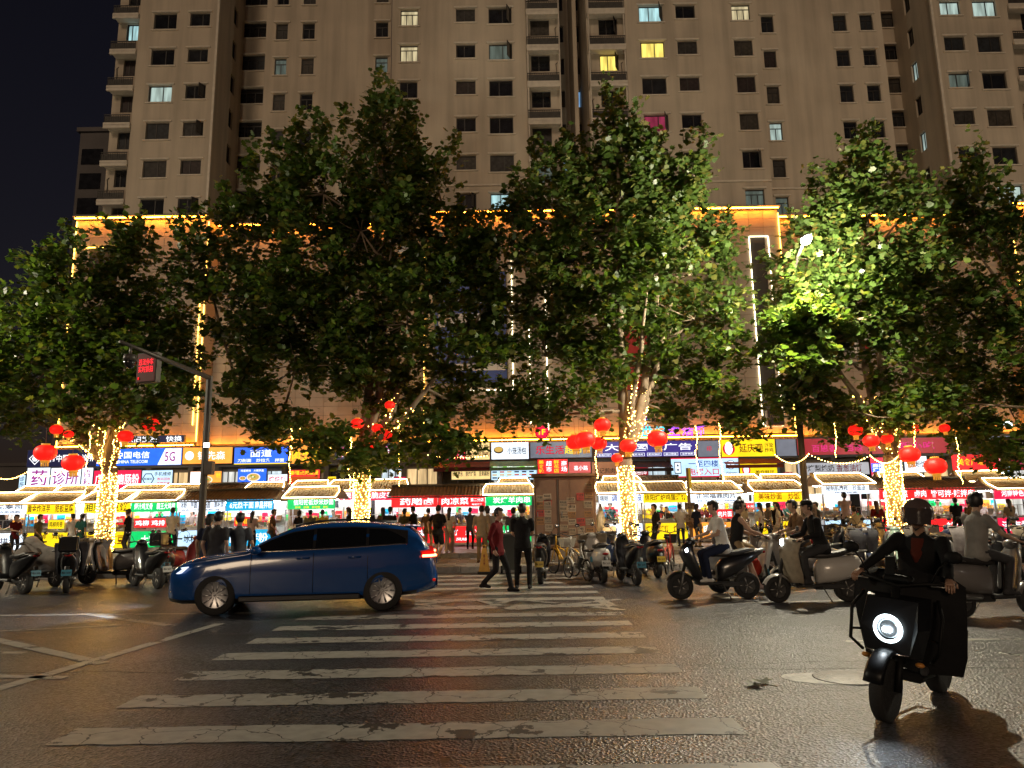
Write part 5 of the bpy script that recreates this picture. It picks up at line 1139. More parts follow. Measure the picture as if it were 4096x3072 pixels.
fl=W(829,1781,cp.y-.2); fo=MB().box((0,0,0),(.15,.08,.12),M_HEAD,bev=.01).build('flood_lamp',cpole,None,(fl.x-cp.x,fl.y-cp.y,fl.z-.0)); MB().box((0,-.045,0),(.12,.012,.09),glow('flood_lens',(.85,.93,1.0),60)).build('lens',fo)
# utility cabinet pasted with flyers
ca=W(2132,1894,21.6); cb=W(2395,2241,21.6); cw=cb.x-ca.x; chh=ca.z-WALK_Z
cab=thing('utility_cabinet','brown steel utility cabinet covered in pasted rental flyers','cabinet',((ca.x+cb.x)/2,21.6,WALK_Z))
M_CABI=mat('cabinet_paint',(.145,.078,.046),.5,noise=.2,nscale=2.5,bump=.15,bscale=10); M_PLI=mat('cabinet_plinth',(.20,.15,.11),.8,noise=.2)
MB().box((0,.4,.19),(cw*1.04,.92,.38),M_PLI,bev=.01).build('plinth',cab); MB().box((0,.4,.38+(chh-.5)/2),(cw*.97,.80,chh-.5),M_CABI,bev=.012).build('body',cab)
MB().box((0,.4,chh-.06),(cw*1.05,.95,.10),M_CABI,bev=.02).build('roof',cab)
dh=chh-.64
for x,w_ in ((-cw*.30,cw*.33),(cw*.17,cw*.54)):
    d=MB().box((x,-.008,.44+dh/2),(w_,.024,dh),M_CABI,bev=.008).build('door',cab); MB().box((x-w_*.42,-.03,.44+dh*.48),(.03,.03,.14),M_HEAD).build('handle',d)
MB().box((-cw*.115,-.02,.44+dh/2),(.02,.03,dh),M_GALV).build('door_edge',cab)
rn=random.Random(3); fl_txt=['房东直租','单间出租','自家房源','个人房源','女生合租']
spots=[(-.40,.72),(-.28,.74),(-.40,.62),(-.28,.62),(-.40,.50),(-.28,.50),(-.40,.38),(-.28,.40),(-.39,.14),(-.27,.28),(-.27,.14),(-.03,.64),(.09,.69),(.24,.74),(.38,.76),(.38,.90),(-.03,.54),(.10,.57),(.10,.47),(.36,.62),(-.03,.28),(.10,.36),(.24,.36),(.38,.36),(.10,.22),(.24,.24),(.38,.22),(.10,.10),(.24,.10),(.38,.10),(.36,.48),(-.28,.66),(-.02,.42)]
for i,(fx,fz) in enumerate(spots):
    fw,fh=rn.uniform(.20,.25),rn.uniform(.15,.22); z=.44+dh*fz; x=cw*fx
    p_=MB().box((0,0,0),(fw,.003,fh),M_PAPER[i%4] if i%9!=4 else M_REDP).build('flyer',cab,None,(x,-.024-.0016*(i%5),z),(0,rn.uniform(-.05,.05),0))
    lettering(fl_txt[i%5]+'\n1 3 8 0 0 0',fw*.86,fh*.78,M_INK,p_,(0,-.0032,0),.02)
# slim pole with yellow plates and flyers
pp=G(2768,2205,WALK_Z); sp=thing('slim_pole','slim pole with yellow plate and pasted flyers beside the egg pancake stall','pole',(pp.x,pp.y,WALK_Z)); ph_=WZ(2760,1872,pp.y)-WALK_Z
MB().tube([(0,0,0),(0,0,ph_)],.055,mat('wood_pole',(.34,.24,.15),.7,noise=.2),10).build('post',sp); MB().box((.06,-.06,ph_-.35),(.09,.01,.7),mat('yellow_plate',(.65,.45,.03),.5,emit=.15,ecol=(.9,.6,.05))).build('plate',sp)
for z,i in ((1.55,0),(1.15,1),(.9,2)):
    p_=MB().box((0,-.07,z),(.36,.004,.24),M_PAPER[i]).build('flyer',sp); lettering('房东直租\n单间',.30,.18,M_INK,p_,(0,-.075,z),.02)
# air conditioner outdoor unit
ap=G(2436,2200,WALK_Z); a=W(2407,2066,22.3); b=W(2466,2140,22.3)
ac=thing('air_conditioner','pale outdoor air conditioner unit standing beside the lit tree trunk','air conditioner',((a.x+b.x)/2,22.3,WALK_Z)); hh=1.0
MB().box((0,.15,.55),(b.x-a.x,.3,.85),mat('ac_shell',(.62,.60,.55),.5),bev=.02).build('casing',ac)
for k in range(9): MB().box((.03,-.006,.22+k*.075),((b.x-a.x)*.62,.02,.03),mat('ac_slat',(.30,.29,.27),.5)).build('slat',ac)
for sx in(-1,1): MB().box((sx*.12,.15,.06),(.05,.3,.12),M_HEAD).build('foot',ac)
# wheeled bin
bp=G(2052,2300); bn=thing('wheelie_bin','dark wheeled rubbish bin behind the man in black','bin',(bp.x-.05,bp.y+.35,0))
s=MB(); s.loft([[(-.22,-.25,.12),(.22,-.25,.12),(.22,.2,.12),(-.22,.2,.12)],[(-.29,-.33,.98),(.29,-.33,.98),(.29,.3,.98),(-.29,.3,.98)]],mat('bin_plastic',(.02,.025,.022),.5),smooth=False); s.build('body',bn)
MB().box((0,-.02,1.02),(.62,.68,.07),mat('bin_lid',(.03,.032,.03),.5),bev=.025).build('lid',bn)
for sx in(-1,1): MB().lathe([(.0,-.03),(.10,-.03),(.10,.03),(0,.03)],'x',(sx*.25,.22,.10),14,M_SHUT).build('wheel',bn)
# yellow caution bollard
yp=G(1938,2294); yc=thing('caution_cone','tall yellow no parking cone beside the walking man','cone',(yp.x,yp.y,0)); M_YC=mat('cone_yellow',(.65,.33,.02),.5,noise=.15)
s=MB(); s.loft([[(sx*r_,sy*r_,z) for sx,sy in ((-1,-1),(1,-1),(1,1),(-1,1))] for r_,z in ((.15,.06),(.10,.35),(.055,.66))],M_YC,smooth=False); s.build('body',yc); MB().box((0,0,.03),(.36,.36,.06),mat('cone_base',(.03,.03,.03),.7),bev=.01).build('base',yc)
hd=MB(); hd.tube([(-.04,0,.66),(-.04,0,.74),(.04,0,.74),(.04,0,.66)],.012,M_YC,6); hd.build('handle',yc); lettering('禁止停车',.05,.38,M_REDP,yc,(0,-.125,.32),.02,vertical=True)
# white stall umbrella folded against the cabinet
up=G(2405,2205,WALK_Z); um=thing('folded_canopy','white folded canopy leaning beside the utility cabinet','canopy',(WX(2405,2100,23.5),23.5,WALK_Z))
s=MB(); s.loft([[(r_*math.cos(2*math.pi*j/10)*(1+.12*(j%2)),r_*math.sin(2*math.pi*j/10)*(1+.12*(j%2)),z) for j in range(10)] for r_,z in ((.34,.15),(.28,.6),(.16,1.1),(.05,1.55))],mat('canvas_white',(.6,.58,.52),.8)); s.build('canvas',um); MB().tube([(0,0,0),(0,0,1.65)],.02,M_GALV,6).build('pole',um)
# speed / dome lamp far right
p=W(4032,1700,26); t=thing('ball_lamp','round cool white ball lamp hanging in the edge tree','lamp',p); MB().sphere((0,0,0),.13,glow('ball_glow',(.7,.93,1.0),6),14,10).build('globe',t); MB().tube([(0,0,.12),(0,0,.5)],.012,M_WIRE,5).build('cord',t)
p=W(2355,1790,30)
# ================================================================== blue car
M_BLUE=mat('car_blue',(.007,.060,.24),.16,.0,coat=.5,spec=.4); M_BLK=mat('car_black_trim',(.012,.012,.013),.35); M_CGL=mat('car_glass',(.006,.007,.008),.06,spec=.6); M_TYRE=mat('tyre_rubber',(.018,.018,.018),.8,bump=.3,bscale=60); M_RIM=mat('alloy_rim',(.42,.42,.43),.35,.85); M_CHR=mat('chrome',(.75,.75,.75),.12,1.0)
M_PLAS=mat('dark_plastic',(.022,.022,.022),.55)
def wheel(parent, loc, r=.33, w=.2, spokes=10, side=-1, m=None, name='wheel', axis='y'):
    o=MB().lathe([(r*.62,-w*.45),(r*.92,-w*.5),(r,-w*.36),(r,w*.36),(r*.92,w*.5),(r*.62,w*.45)],'y',(0,0,0),28,M_TYRE).build(name,parent,None,loc)
    s=MB(); k_=m or M_RIM
    for sd in ((side,) if side else (-1,1)):
        s.lathe([(r*.62,sd*w*.46),(r*.66,sd*w*.50),(r*.60,sd*w*.44),(r*.56,sd*w*.2),(r*.2,sd*w*.15),(0,sd*w*.15)],'y',(0,0,0),28,k_ if side else M_PLAS)
        for k in range(spokes):
            a=2*math.pi*k/spokes; ca,sa=math.cos(a),math.sin(a)
            s.tube([(ca*r*.10,sd*w*.36,sa*r*.10),(ca*r*.60,sd*w*.46,sa*r*.60)],[r*.07,r*.05],k_,5)
        s.lathe([(0,sd*w*.48),(r*.13,sd*w*.44),(r*.14,sd*w*.3)],'y',(0,0,0),12,k_)
    s.build('rim',o); return o
def interp(tab,x):
    for (a,va),(b,vb) in zip(tab[:-1],tab[1:]):
        if x<=b:
            u=(x-a)/(b-a) if b>a else 0; u=max(0,min(1,u)); return va+(vb-va)*u
    return tab[-1][1]
def make_car():
    fw=G(852,2462); rw=G(1538,2441); d=rw-fw; ang=math.atan2(d.y,d.x); wb=2.76
    # local: x from front bumper (0) to tail (4.5), y across (near side negative), z up
    car=thing('estate_car','blue estate car with dark windows crossing the zebra stripes','car',(0,0,0),ang)
    mid=(fw+rw)*.5; n=Vector((-math.sin(ang),math.cos(ang),0)); ax=Vector((math.cos(ang),math.sin(ang),0))
    hw=.91; FX,RX=.86,.86+wb
    org=mid+n*(hw-.10)-ax*(FX+wb/2); car.location=(org.x,org.y,0)
    belt=[(0,.58),(.06,.70),(.2,.80),(.5,.88),(.95,.95),(1.35,1.00),(2.0,1.02),(3.0,1.05),(3.8,1.09),(4.2,1.10),(4.4,1.0),(4.52,.72),(4.56,.55)]
    roof=[(0,.60),(.06,.74),(.2,.86),(.5,.945),(.95,1.01),(1.30,1.055),(1.75,1.30),(2.05,1.42),(2.5,1.49),(3.1,1.50),(3.7,1.455),(4.05,1.40),(4.2,1.30),(4.4,1.05),(4.52,.74),(4.56,.56)]
    wid=[(0,.55),(.05,.70),(.2,.82),(.5,.885),(1.0,.905),(2.2,.915),(3.6,.905),(4.1,.875),(4.4,.80),(4.52,.70),(4.56,.60)]
    bot=[(0,.24),(.3,.19),(.86,.2),(3.6,.2),(4.2,.26),(4.56,.34)]
    xs=[0,.03,.08,.16,.3,.5,.7,.95,1.15,1.30,1.5,1.7,1.9,2.1,2.4,2.7,3.0,3.3,3.6,3.85,4.05,4.2,4.32,4.42,4.5,4.56]
    rings=[]
    for x in xs:
        zb,zbelt,zr,w=interp(bot,x),interp(belt,x),interp(roof,x),interp(wid,x)
        gh=max(0,zr-zbelt-.06)                 # greenhouse height
        wr=w*(.97-.42*min(1,gh/.42)*.62) if gh>0 else w*.80
        half=[(w*.86,zb),(w*.965,zb+.07),(w*.985,zb+.16),(w*1.0,zbelt*.66),(w*.985,zbelt-.14),(w*.955,zbelt-.03),(w*.93,zbelt+.01)]
        half+=[(w*.93+(wr-w*.93)*.5,zbelt+gh*.5+.01),(wr,zbelt+gh*.92+.01),(wr*.86,zr-.02),(wr*.5,zr-.002)]
        r=[(x,-a,b) for a,b in half]+[(x,a,b) for a,b in half[::-1]]
        rings.append(r)
    s=MB(); s.loft(rings,M_BLUE,caps=True,smooth=True); me=s.mesh('body'); 
    for q in (M_BLK,): me.materials.append(q)
    tmp=link('tmp',me); cut=[]
    for x in (FX,RX):
        c=MB().lathe([(.0,-1.2),(.385,-1.2),(.385,1.2),(0,1.2)],'y',(x,0,.335),36,M_BLK); co=c.build('cut'); m=tmp.modifiers.new('b','BOOLEAN'); m.object=co; m.operation='DIFFERENCE'; m.solver='EXACT'; cut.append(co)
    dg=bpy.context.evaluated_depsgraph_get(); me2=bpy.data.meshes.new_from_object(tmp.evaluated_get(dg)); 
    for o in [tmp]+cut: bpy.data.objects.remove(o)
    me2.name='body'
    # black lower sill
    for p in me2.polygons:
        if p.center.z<.30: p.material_index=1
    b=link('body',me2,car)
    # glazing panes proud of the shell, both sides
    def side_pt(x,u):
        zb_,zr,w=interp(belt,x),interp(roof,x),interp(wid,x); gh=max(0,zr-zb_-.06); wr=w*(.97-.42*min(1,gh/.42)*.62)
        y=w*.93+(wr-w*.93)*u; z=zb_+.02+gh*.90*u; return y+.006,z
    wins=[(1.50,2.42),(2.47,3.32),(3.37,4.0)]
    for k,(xa,xb) in enumerate(wins):
        for sd in (-1,1):
            n_=8; vs=[]
            for j in range(n_+1):
                x=xa+(xb-xa)*j/n_; 
                y0,z0=side_pt(x,.04); top=.93
                if k==2: top=.90-.55*max(0,(j/n_-.45)/.55)**1.5
                y1,z1=side_pt(x,top); ym,zm=side_pt(x,top*.5)
                vs+=[(x,sd*y0,z0),(x,sd*ym,zm),(x,sd*y1,z1)]
            fs=[]
            for j in range(n_):
                for i in range(2):
                    f=(j*3+i,(j+1)*3+i,(j+1)*3+i+1,j*3+i+1); fs.append(f if sd<0 else f[::-1])
            MB().add(vs,fs,M_CGL,True).build('side_window',car)
    # black pillar band behind the panes
    for sd in (-1,1):
        vs=[]; xsb=[1.38+.07*j for j in range(39)]
        for x in xsb:
            y0,z0=side_pt(x,-.02); ym,zm=side_pt(x,.5); y1,z1=side_pt(x,.985); vs+=[(x,sd*(y0-.003),z0),(x,sd*(ym-.003),zm),(x,sd*(y1-.003),z1)]
        fs=[]
        for j in range(len(xsb)-1):
            for i in range(2):
                f=(j*3+i,(j+1)*3+i,(j+1)*3+i+1,j*3+i+1); fs.append(f if sd<0 else f[::-1])
        MB().add(vs,fs,M_BLK,True).build('pillar_band',car)
        MB().tube([(x,sd*(side_pt(x,-.03)[0]+.004),side_pt(x,-.03)[1]) for x in xsb],.008,M_CHR,5).build('chrome_strip',car)
        # skirts, seams, handles, mirror
        MB().box((2.24,sd*.905,.26),(2.0,.05,.10),M_BLK,bev=.02).build('side_skirt',car)
        for x in (1.42,2.45,3.36): 
            w_=interp(wid,x); MB().tube([(x,sd*(w_*.985+.0),.34),(x,sd*(w_*1.002),.68),(x,sd*(w_*.986+.002),.90),(x,sd*(w_*.955+.002),.99)],.005,M_BLK,4).build('door_seam',car)
        for x in (2.28,3.14): MB().tube([(x-.1,sd*.905,.90),(x-.08,sd*.928,.905),(x+.08,sd*.928,.91),(x+.1,sd*.905,.91)],.016,M_BLUE,6).build('door_handle',car)
        m_=MB(); m_.sphere((1.52,sd*1.03,1.06),(.09,.11,.075),M_BLUE,12,8); m_.tube([(1.5,sd*.9,1.0),(1.51,sd*.96,1.03)],.025,M_BLK,6); m_.build('wing_mirror',car)
        MB().tube([(2.1,sd*.64,1.455),(2.5,sd*.66,1.525),(3.2,sd*.65,1.535),(3.8,sd*.62,1.47)],.016,M_BLK,6).build('roof_rail',car)
        # lamps
        hl=MB(); hl.loft([[(.10,sd*.66,.66),(.30,sd*.865,.70),(.42,sd*.895,.80),(.16,sd*.70,.76)],[(.06,sd*.64,.67),(.28,sd*.885,.71),(.42,sd*.905,.81),(.14,sd*.70,.775)]],glow('headlamp_glass',(.75,.85,1.0),1.2),smooth=False); hl.build('headlight',car)
        tl=MB(); tl.loft([[(4.28,sd*.855,.86),(4.46,sd*.74,.86),(4.42,sd*.74,1.0),(4.26,sd*.84,.98)],[(4.30,sd*.885,.87),(4.53,sd*.76,.87),(4.47,sd*.76,.99),(4.28,sd*.865,.97)]],mat('tail_lens',(.25,.005,.005),.2,emit=.25,ecol=(1,.02,.01)),smooth=False); t_=tl.build('tail_light',car)
        MB().tube([(4.30,sd*.895,.90),(4.42,sd*.84,.90),(4.53,sd*.76,.905)],.022,glow('tail_lamp_on',(1.0,.08,.03),25.0),6).build('brake_lamp',t_)
        MB().box((4.50,sd*.66,.48),(.05,.2,.045),mat('rear_reflector',(.35,.01,.01),.2,emit=.2,ecol=(1,.02,.01)),bev=.01).build('reflector',car)
        MB().tube([(.03,sd*.50,.36),(.10,sd*.74,.40)],.02,M_CHR,6).build('bumper_trim',car)
    for k in range(4): MB().tube([(.02-.0*k,-.45,.46+.045*k),(.0,0,.46+.045*k),(.02,.45,.46+.045*k)],.010,M_CHR,5).build('grille_bar',car)
    # windscreen and rear screen
    def top_pane(x0,x1,nm,ya,yb,dz):
        vs=[]; n_=6
        for j in range(n_+1):
            x=x0+(x1-x0)*j/n_; z=interp(roof,x); zb_,w=interp(belt,x),interp(wid,x); gh=max(0,z-zb_-.06); wr=w*(.97-.42*min(1,gh/.42)*.62)
            for q in (-1,-.6,-.2,.2,.6,1): vs.append((x,q*wr*.84,z+.006-.02*abs(q)**3))
        MB().add(vs,[(j*6+i,(j+1)*6+i,(j+1)*6+i+1,j*6+i+1) for j in range(n_) for i in range(5)],M_CGL,True).build(nm,car)
    top_pane(1.36,2.02,'windscreen',0,0,0); top_pane(4.09,4.36,'rear_screen',0,0,0)
    sp=MB(); sp.loft([[(3.98,-.60,1.425),(4.24,-.58,1.40),(4.26,-.58,1.375),(3.98,-.60,1.40)],[(3.98,.60,1.425),(4.24,.58,1.40),(4.26,.58,1.375),(3.98,.60,1.40)]],M_BLUE,smooth=False); sp.build('roof_spoiler',car)
    MB().box((4.545,0,.80),(.02,.46,.14),mat('car_plate',(.05,.15,.4),.4),bev=.004).build('licence_plate',car)
    for x in (FX,RX):
        for sd in (-1,1): wheel(car,(x,sd*(hw-.11),.335),.335,.21,10,sd)
        MB().tube([(x,-.7,.335),(x,.7,.335)],.05,M_BLK,8).build('axle',car)
    MB().box((2.25,0,.24),(2.0,1.5,.1),M_BLK).build('underbody',car)
    # headlamps light the road
    for sd in (-1,1):
        L=bpy.data.lights.new('headlamp_beam','SPOT'); L.energy=240; L.spot_size=R(70); L.spot_blend=.8; L.color=(.80,.88,1.0); L.shadow_soft_size=.06
        lo=bpy.data.objects.new('headlamp_beam',L); COL.objects.link(lo); lo.parent=car; lo.location=(-.06,sd*.70,.66); lo.rotation_euler=Vector((-1,0,-.22)).to_track_quat('-Z','Y').to_euler()
    return car
make_car()
# ================================================================== scooters
def paintm(n,c,r=.3,metal=.0): return mat('scooter_'+n,c,r,metal,coat=.5)
PC=dict(black=paintm('black',(.012,.012,.014)),white=paintm('white',(.50,.48,.45)),grey=paintm('grey',(.16,.15,.145)),cream=paintm('cream',(.42,.36,.27)),red=paintm('red',(.25,.02,.02)),navy=paintm('navy',(.02,.03,.07)),mint=paintm('mint',(.25,.36,.30)))
M_SEAT=mat('seat_vinyl',(.02,.018,.017),.5); M_PLAS=mat('dark_plastic',(.022,.022,.022),.55); M_MET=mat('dull_metal',(.30,.29,.27),.4,.8); M_MIR=mat('mirror_glass',(.6,.6,.6),.06,1.0)
M_TAIL=mat('scooter_tail',(.25,.01,.01),.25); M_LAMPOFF=mat('scooter_lamp_off',(.5,.5,.5),.12,.3)
M_PLY=mat('plate_yellow',(.50,.36,.03),.5); M_PLB=mat('plate_blue',(.05,.22,.32),.5); M_PLW=mat('plate_white',(.5,.5,.48),.5); M_QUILT=[mat('quilt%d'%i,c,.9,noise=.2,nscale=9,bump=.3,bscale=20) for i,c in enumerate(((.17,.15,.13),(.06,.06,.07),(.30,.25,.18),(.22,.20,.20)))]
def ring_ell(x,cz,hw,hh,n=12,y=0,pw=1.0):
    out=[]
    for j in range(n):
        a=2*math.pi*j/n; c_,s_=math.cos(a),math.sin(a); out.append((x,y+hw*math.copysign(abs(c_)**pw,c_),cz+hh*math.copysign(abs(s_)**pw,s_)))
    return out
def scooter(label,loc,head,style='vespa',col='white',plate='yellow',light=False,mirrors=True,basket=False,box=False,quilt=None,cover=None,lean=0,steer=0,group=None,name='scooter',text=None):
    t=thing(name,label,'scooter',loc,head,group); t.rotation_euler=(lean,0,head) if lean else (0,0,head)
    P=PC[col]; r=.225 if style!='sport' else .235
    fx,rx=.63,-.60
    wf=wheel(t,(fx,0,r),r,.10,5,0,M_MET,'front_wheel'); wr=wheel(t,(rx,0,r),r,.115,5,0,M_MET,'rear_wheel')
    fork=MB()
    for sd in (-1,1): fork.tube([(fx,sd*.075,r),(fx-.06,sd*.075,.50)],.022,M_MET,6)
    fork.tube([(fx-.07,0,.50),(.42,0,1.0)],.03,M_PLAS,8); fork.build('fork',t)
    # front mudguard
    g=MB(); n_=9; vs=[]
    for i in range(n_):
        a=R(25+130*i/(n_-1)); rr=r+.045
        for q in (-.075,-.045,0,.045,.075): vs.append((fx+rr*math.cos(a)*(1-abs(q)*1.2),q,r+(rr)*math.sin(a)-abs(q)**2*6))
    g.add(vs,[(i*5+j,i*5+j+1,(i+1)*5+j+1,(i+1)*5+j) for i in range(n_-1) for j in range(4)],P,True); g.build('front_mudguard',t)
    # leg shield
    s=MB()
    if style=='sport':
        rg=[(.30,.30,.13,.06),(.36,.46,.18,.07),(.44,.66,.20,.11),(.50,.84,.19,.13),(.46,.98,.13,.10),(.40,1.04,.08,.05)]
    else:
        rg=[(.28,.29,.15,.05),(.33,.42,.20,.05),(.38,.62,.22,.055),(.42,.82,.21,.07),(.44,.94,.13,.085),(.43,1.0,.08,.06)]
    rings=[]
    for (x,z,hw,th) in rg:
        rings.append([(x+th*math.cos(a)*(.6 if math.cos(a)<0 else 1)-.10*abs(math.sin(a))**2.0*(hw/.2),hw*math.sin(a),z) for a in [2*math.pi*j/14 for j in range(14)]])
    s.loft(rings,P); s.build('leg_shield',t)
    MB().box((.10,0,.285),(.46,.30,.06),M_PLAS,bev=.02).build('floorboard',t)
    # rear body
    s=MB()
    if style=='sport': rg=[(-.06,.46,.09,.15),(-.16,.52,.14,.20),(-.40,.60,.16,.17),(-.62,.70,.15,.12),(-.82,.80,.10,.07),(-.98,.87,.03,.03)]
    else: rg=[(-.07,.48,.10,.18),(-.16,.53,.16,.22),(-.40,.55,.205,.225),(-.62,.58,.195,.20),(-.80,.63,.14,.15),(-.90,.66,.06,.08)]
    s.loft([ring_ell(x,z,hw,hh,14,0,.85) for x,z,hw,hh in rg],P); s.build('rear_body',t)
    # seat
    sz=.79 if style!='sport' else .80
    s=MB(); s.loft([ring_ell(x,z,hw,hh,12,0,.75) for x,z,hw,hh in ((.02,sz-.02,.06,.03),(-.05,sz,.11,.05),(-.25,sz,.145,.055),(-.45,sz+.02,.14,.055),(-.62,sz+.06,.135,.055),(-.76,sz+.06,.10,.04))],M_SEAT); s.build('seat',t)
    # handlebar group
    hb=MB(); hx,hz_=.37,1.04
    hb.tube([(hx-.10,-.34,hz_+.01),(hx-.02,-.2,hz_+.02),(hx,0,hz_),(hx-.02,.2,hz_+.02),(hx-.10,.34,hz_+.01)],.014,M_PLAS,6); hbo=hb.build('handlebar',t)
    for sd in (-1,1):
        MB().tube([(hx-.055,sd*.26,hz_+.013),(hx-.10,sd*.345,hz_+.01)],.02,M_SEAT,7).build('grip',hbo); MB().tube([(hx-.01,sd*.22,hz_),(hx-.03,sd*.34,hz_-.01)],.006,M_MET,4).build('brake_lever',hbo)
    s=MB(); s.sphere((hx+.03,0,hz_-.01),(.10,.12,.075),P,12,8); s.build('headlight_cowl',t)
    on=glow('scooter_lamp_on',(.82,.93,1.0),22.0)
    if style=='sport':
        for sd in (-1,1): MB().loft([[(.56,sd*.03,.80),(.50,sd*.17,.86),(.50,sd*.16,.92),(.545,sd*.04,.86)],[(.575,sd*.03,.805),(.515,sd*.175,.865),(.51,sd*.16,.925),(.56,sd*.04,.865)]],on if light else M_LAMPOFF,smooth=False).build('headlight',t)
    else: MB().lathe([(.0,.115),(.055,.10),(.07,.07),(.07,.03)][::-1],'x',(hx+.03,0,hz_-.02),14,on if light else M_LAMPOFF).build('headlight',t)
    if mirrors:
        for sd in (-1,1):
            m_=MB(); m_.tube([(hx-.03,sd*.20,hz_+.02),(hx-.01,sd*.25,hz_+.14),(hx-.03,sd*.33,hz_+.20)],.006,M_PLAS,5); m_.sphere((hx-.03,sd*.36,hz_+.23),(.022,.065,.045),M_PLAS,10,7); m_.sphere((hx-.044,sd*.36,hz_+.23),(.012,.055,.036),M_MIR,10,6); m_.build('mirror',t)
    tl=-.93 if style!='sport' else -.97
    MB().sphere((tl+.02,0,.66 if style!='sport' else .83),(.03,.08,.03),M_TAIL,10,6).build('tail_light',t)
    pm=dict(yellow=M_PLY,blue=M_PLB,white=M_PLW)[plate]
    pl=MB().box((tl-.035,0,.46),(.012,.20,.13),pm,rot=(0,R(12),0)).build('licence_plate',t); lettering('豫A 26W',.17,.06,M_INK,pl,(tl-.046,0,.46),.01,rot=(R(0),0,R(-90)))
    rm=MB(); rm.tube([(tl,0,.60),(tl-.02,0,.45),(tl-.03,0,.34)],[.05,.05,.06],M_PLAS,6,flat=.3); rm.build('rear_mudguard',t)
    st=MB(); st.tube([(-.15,.08,.25),(-.24,.20,.01)],.012,M_MET,5); st.build('kickstand',t)
    sw=MB(); sw.box((-.30,0,.26),(.55,.12,.10),M_PLAS,bev=.02); sw.tube([(-.35,-.13,.3),(-.85,-.14,.32)],[.035,.045],M_MET,8); sw.build('swing_arm',t)
    rk=MB()
    for sd in (-1,1): rk.tube([(-.55,sd*.12,sz+.02),(-.80,sd*.12,sz+.06),(-.98,sd*.07,sz+.08)],.010,M_MET,5)
    rk.tube([(-.98,-.07,sz+.08),(-.98,.07,sz+.08)],.010,M_MET,5); rk.build('rear_rack',t)
    if box:
        b_=MB(); b_.box((-.92,0,sz+.27),(.34,.38,.34),PC['black'],bev=.04); bo=b_.build('top_box',t); MB().box((-.92,0,sz+.41),(.35,.39,.02),M_PLAS).build('lid_seam',bo)
    if basket:
        b_=MB(); M_=mat('basket_wire',(.35,.34,.32),.5)
        for z in (.62,.72,.84): 
            q=.13+.03*(z-.62)/.22; b_.tube([(.60-q,-q-.03,z),(.60+q,-q-.03,z),(.60+q,q+.03,z),(.60-q,q+.03,z)],.007,M_,4,closed=True)
        for k in range(14):
            a=2*math.pi*k/14; b_.tube([(.60+.13*math.cos(a),.15*math.sin(a),.62),(.60+.16*math.cos(a),.18*math.sin(a),.84)],.005,M_,4)
        b_.add([(.48,-.15,.625),(.72,-.15,.625),(.72,.15,.625),(.48,.15,.625)],[(0,1,2,3)],M_); b_.build('basket',t)
    if quilt is not None:
        # quilted windproof apron hung over the bars and leg shield
        rows=[]; 
        for i,(x,z,hw) in enumerate(((.36,1.10,.30),(.47,1.04,.36),(.52,.88,.34),(.51,.70,.32),(.47,.52,.30),(.44,.36,.27))):
            rows.append([(x-.16*abs(q)**2+.015*math.sin(7*q+i),hw*q,z-.03*abs(q)+.012*math.sin(5*q+i*2)) for q in [-1+2*j/10 for j in range(11)]])
        vs=[p for r_ in rows for p in r_]; n=len(vs); nb=[(p[0]-.025,p[1],p[2]-.006) for p in vs]
        fs=[(i*11+j,i*11+j+1,(i+1)*11+j+1,(i+1)*11+j) for i in range(5) for j in range(10)]; fs2=[tuple(k+n for k in f[::-1]) for f in fs]
        edge=list(range(11))+[i*11+10 for i in range(1,6)]+[5*11+j for j in range(9,-1,-1)]+[i*11 for i in range(4,0,-1)]
        fe=[(edge[(k+1)%len(edge)],edge[k],edge[k]+n,edge[(k+1)%len(edge)]+n) for k in range(len(edge))]
        MB().add(vs+nb,fs+fs2+fe,M_QUILT[quilt],True).build('quilted_apron',t)
    if cover is not None:
        # cloth thrown over bars and seat
        rings=[]
        for i,(x,zt,hw) in enumerate(((.62,.80,.10),(.52,1.02,.26),(.36,1.22,.36),(.15,1.12,.30),(-.15,.98,.24),(-.45,.94,.22),(-.75,.92,.20),(-.95,.86,.10))):
            z0=.42+.05*math.sin(i*1.7); rings.append([(x+.02*math.sin(k*2+i),hw*math.cos(a)*(1.15 if math.sin(a)<.2 else .8)+.015*math.sin(5*a+i),z0+(zt-z0)*(.5+.5*math.sin(a))) for k,a in enumerate([2*math.pi*j/16 for j in range(16)])])
        MB().loft(rings,M_QUILT[cover]).build('cloth_cover',t)
    if text: lettering(text,.28,.10,TX['white'],t,(.0,-.22,.6),.01)
    return t
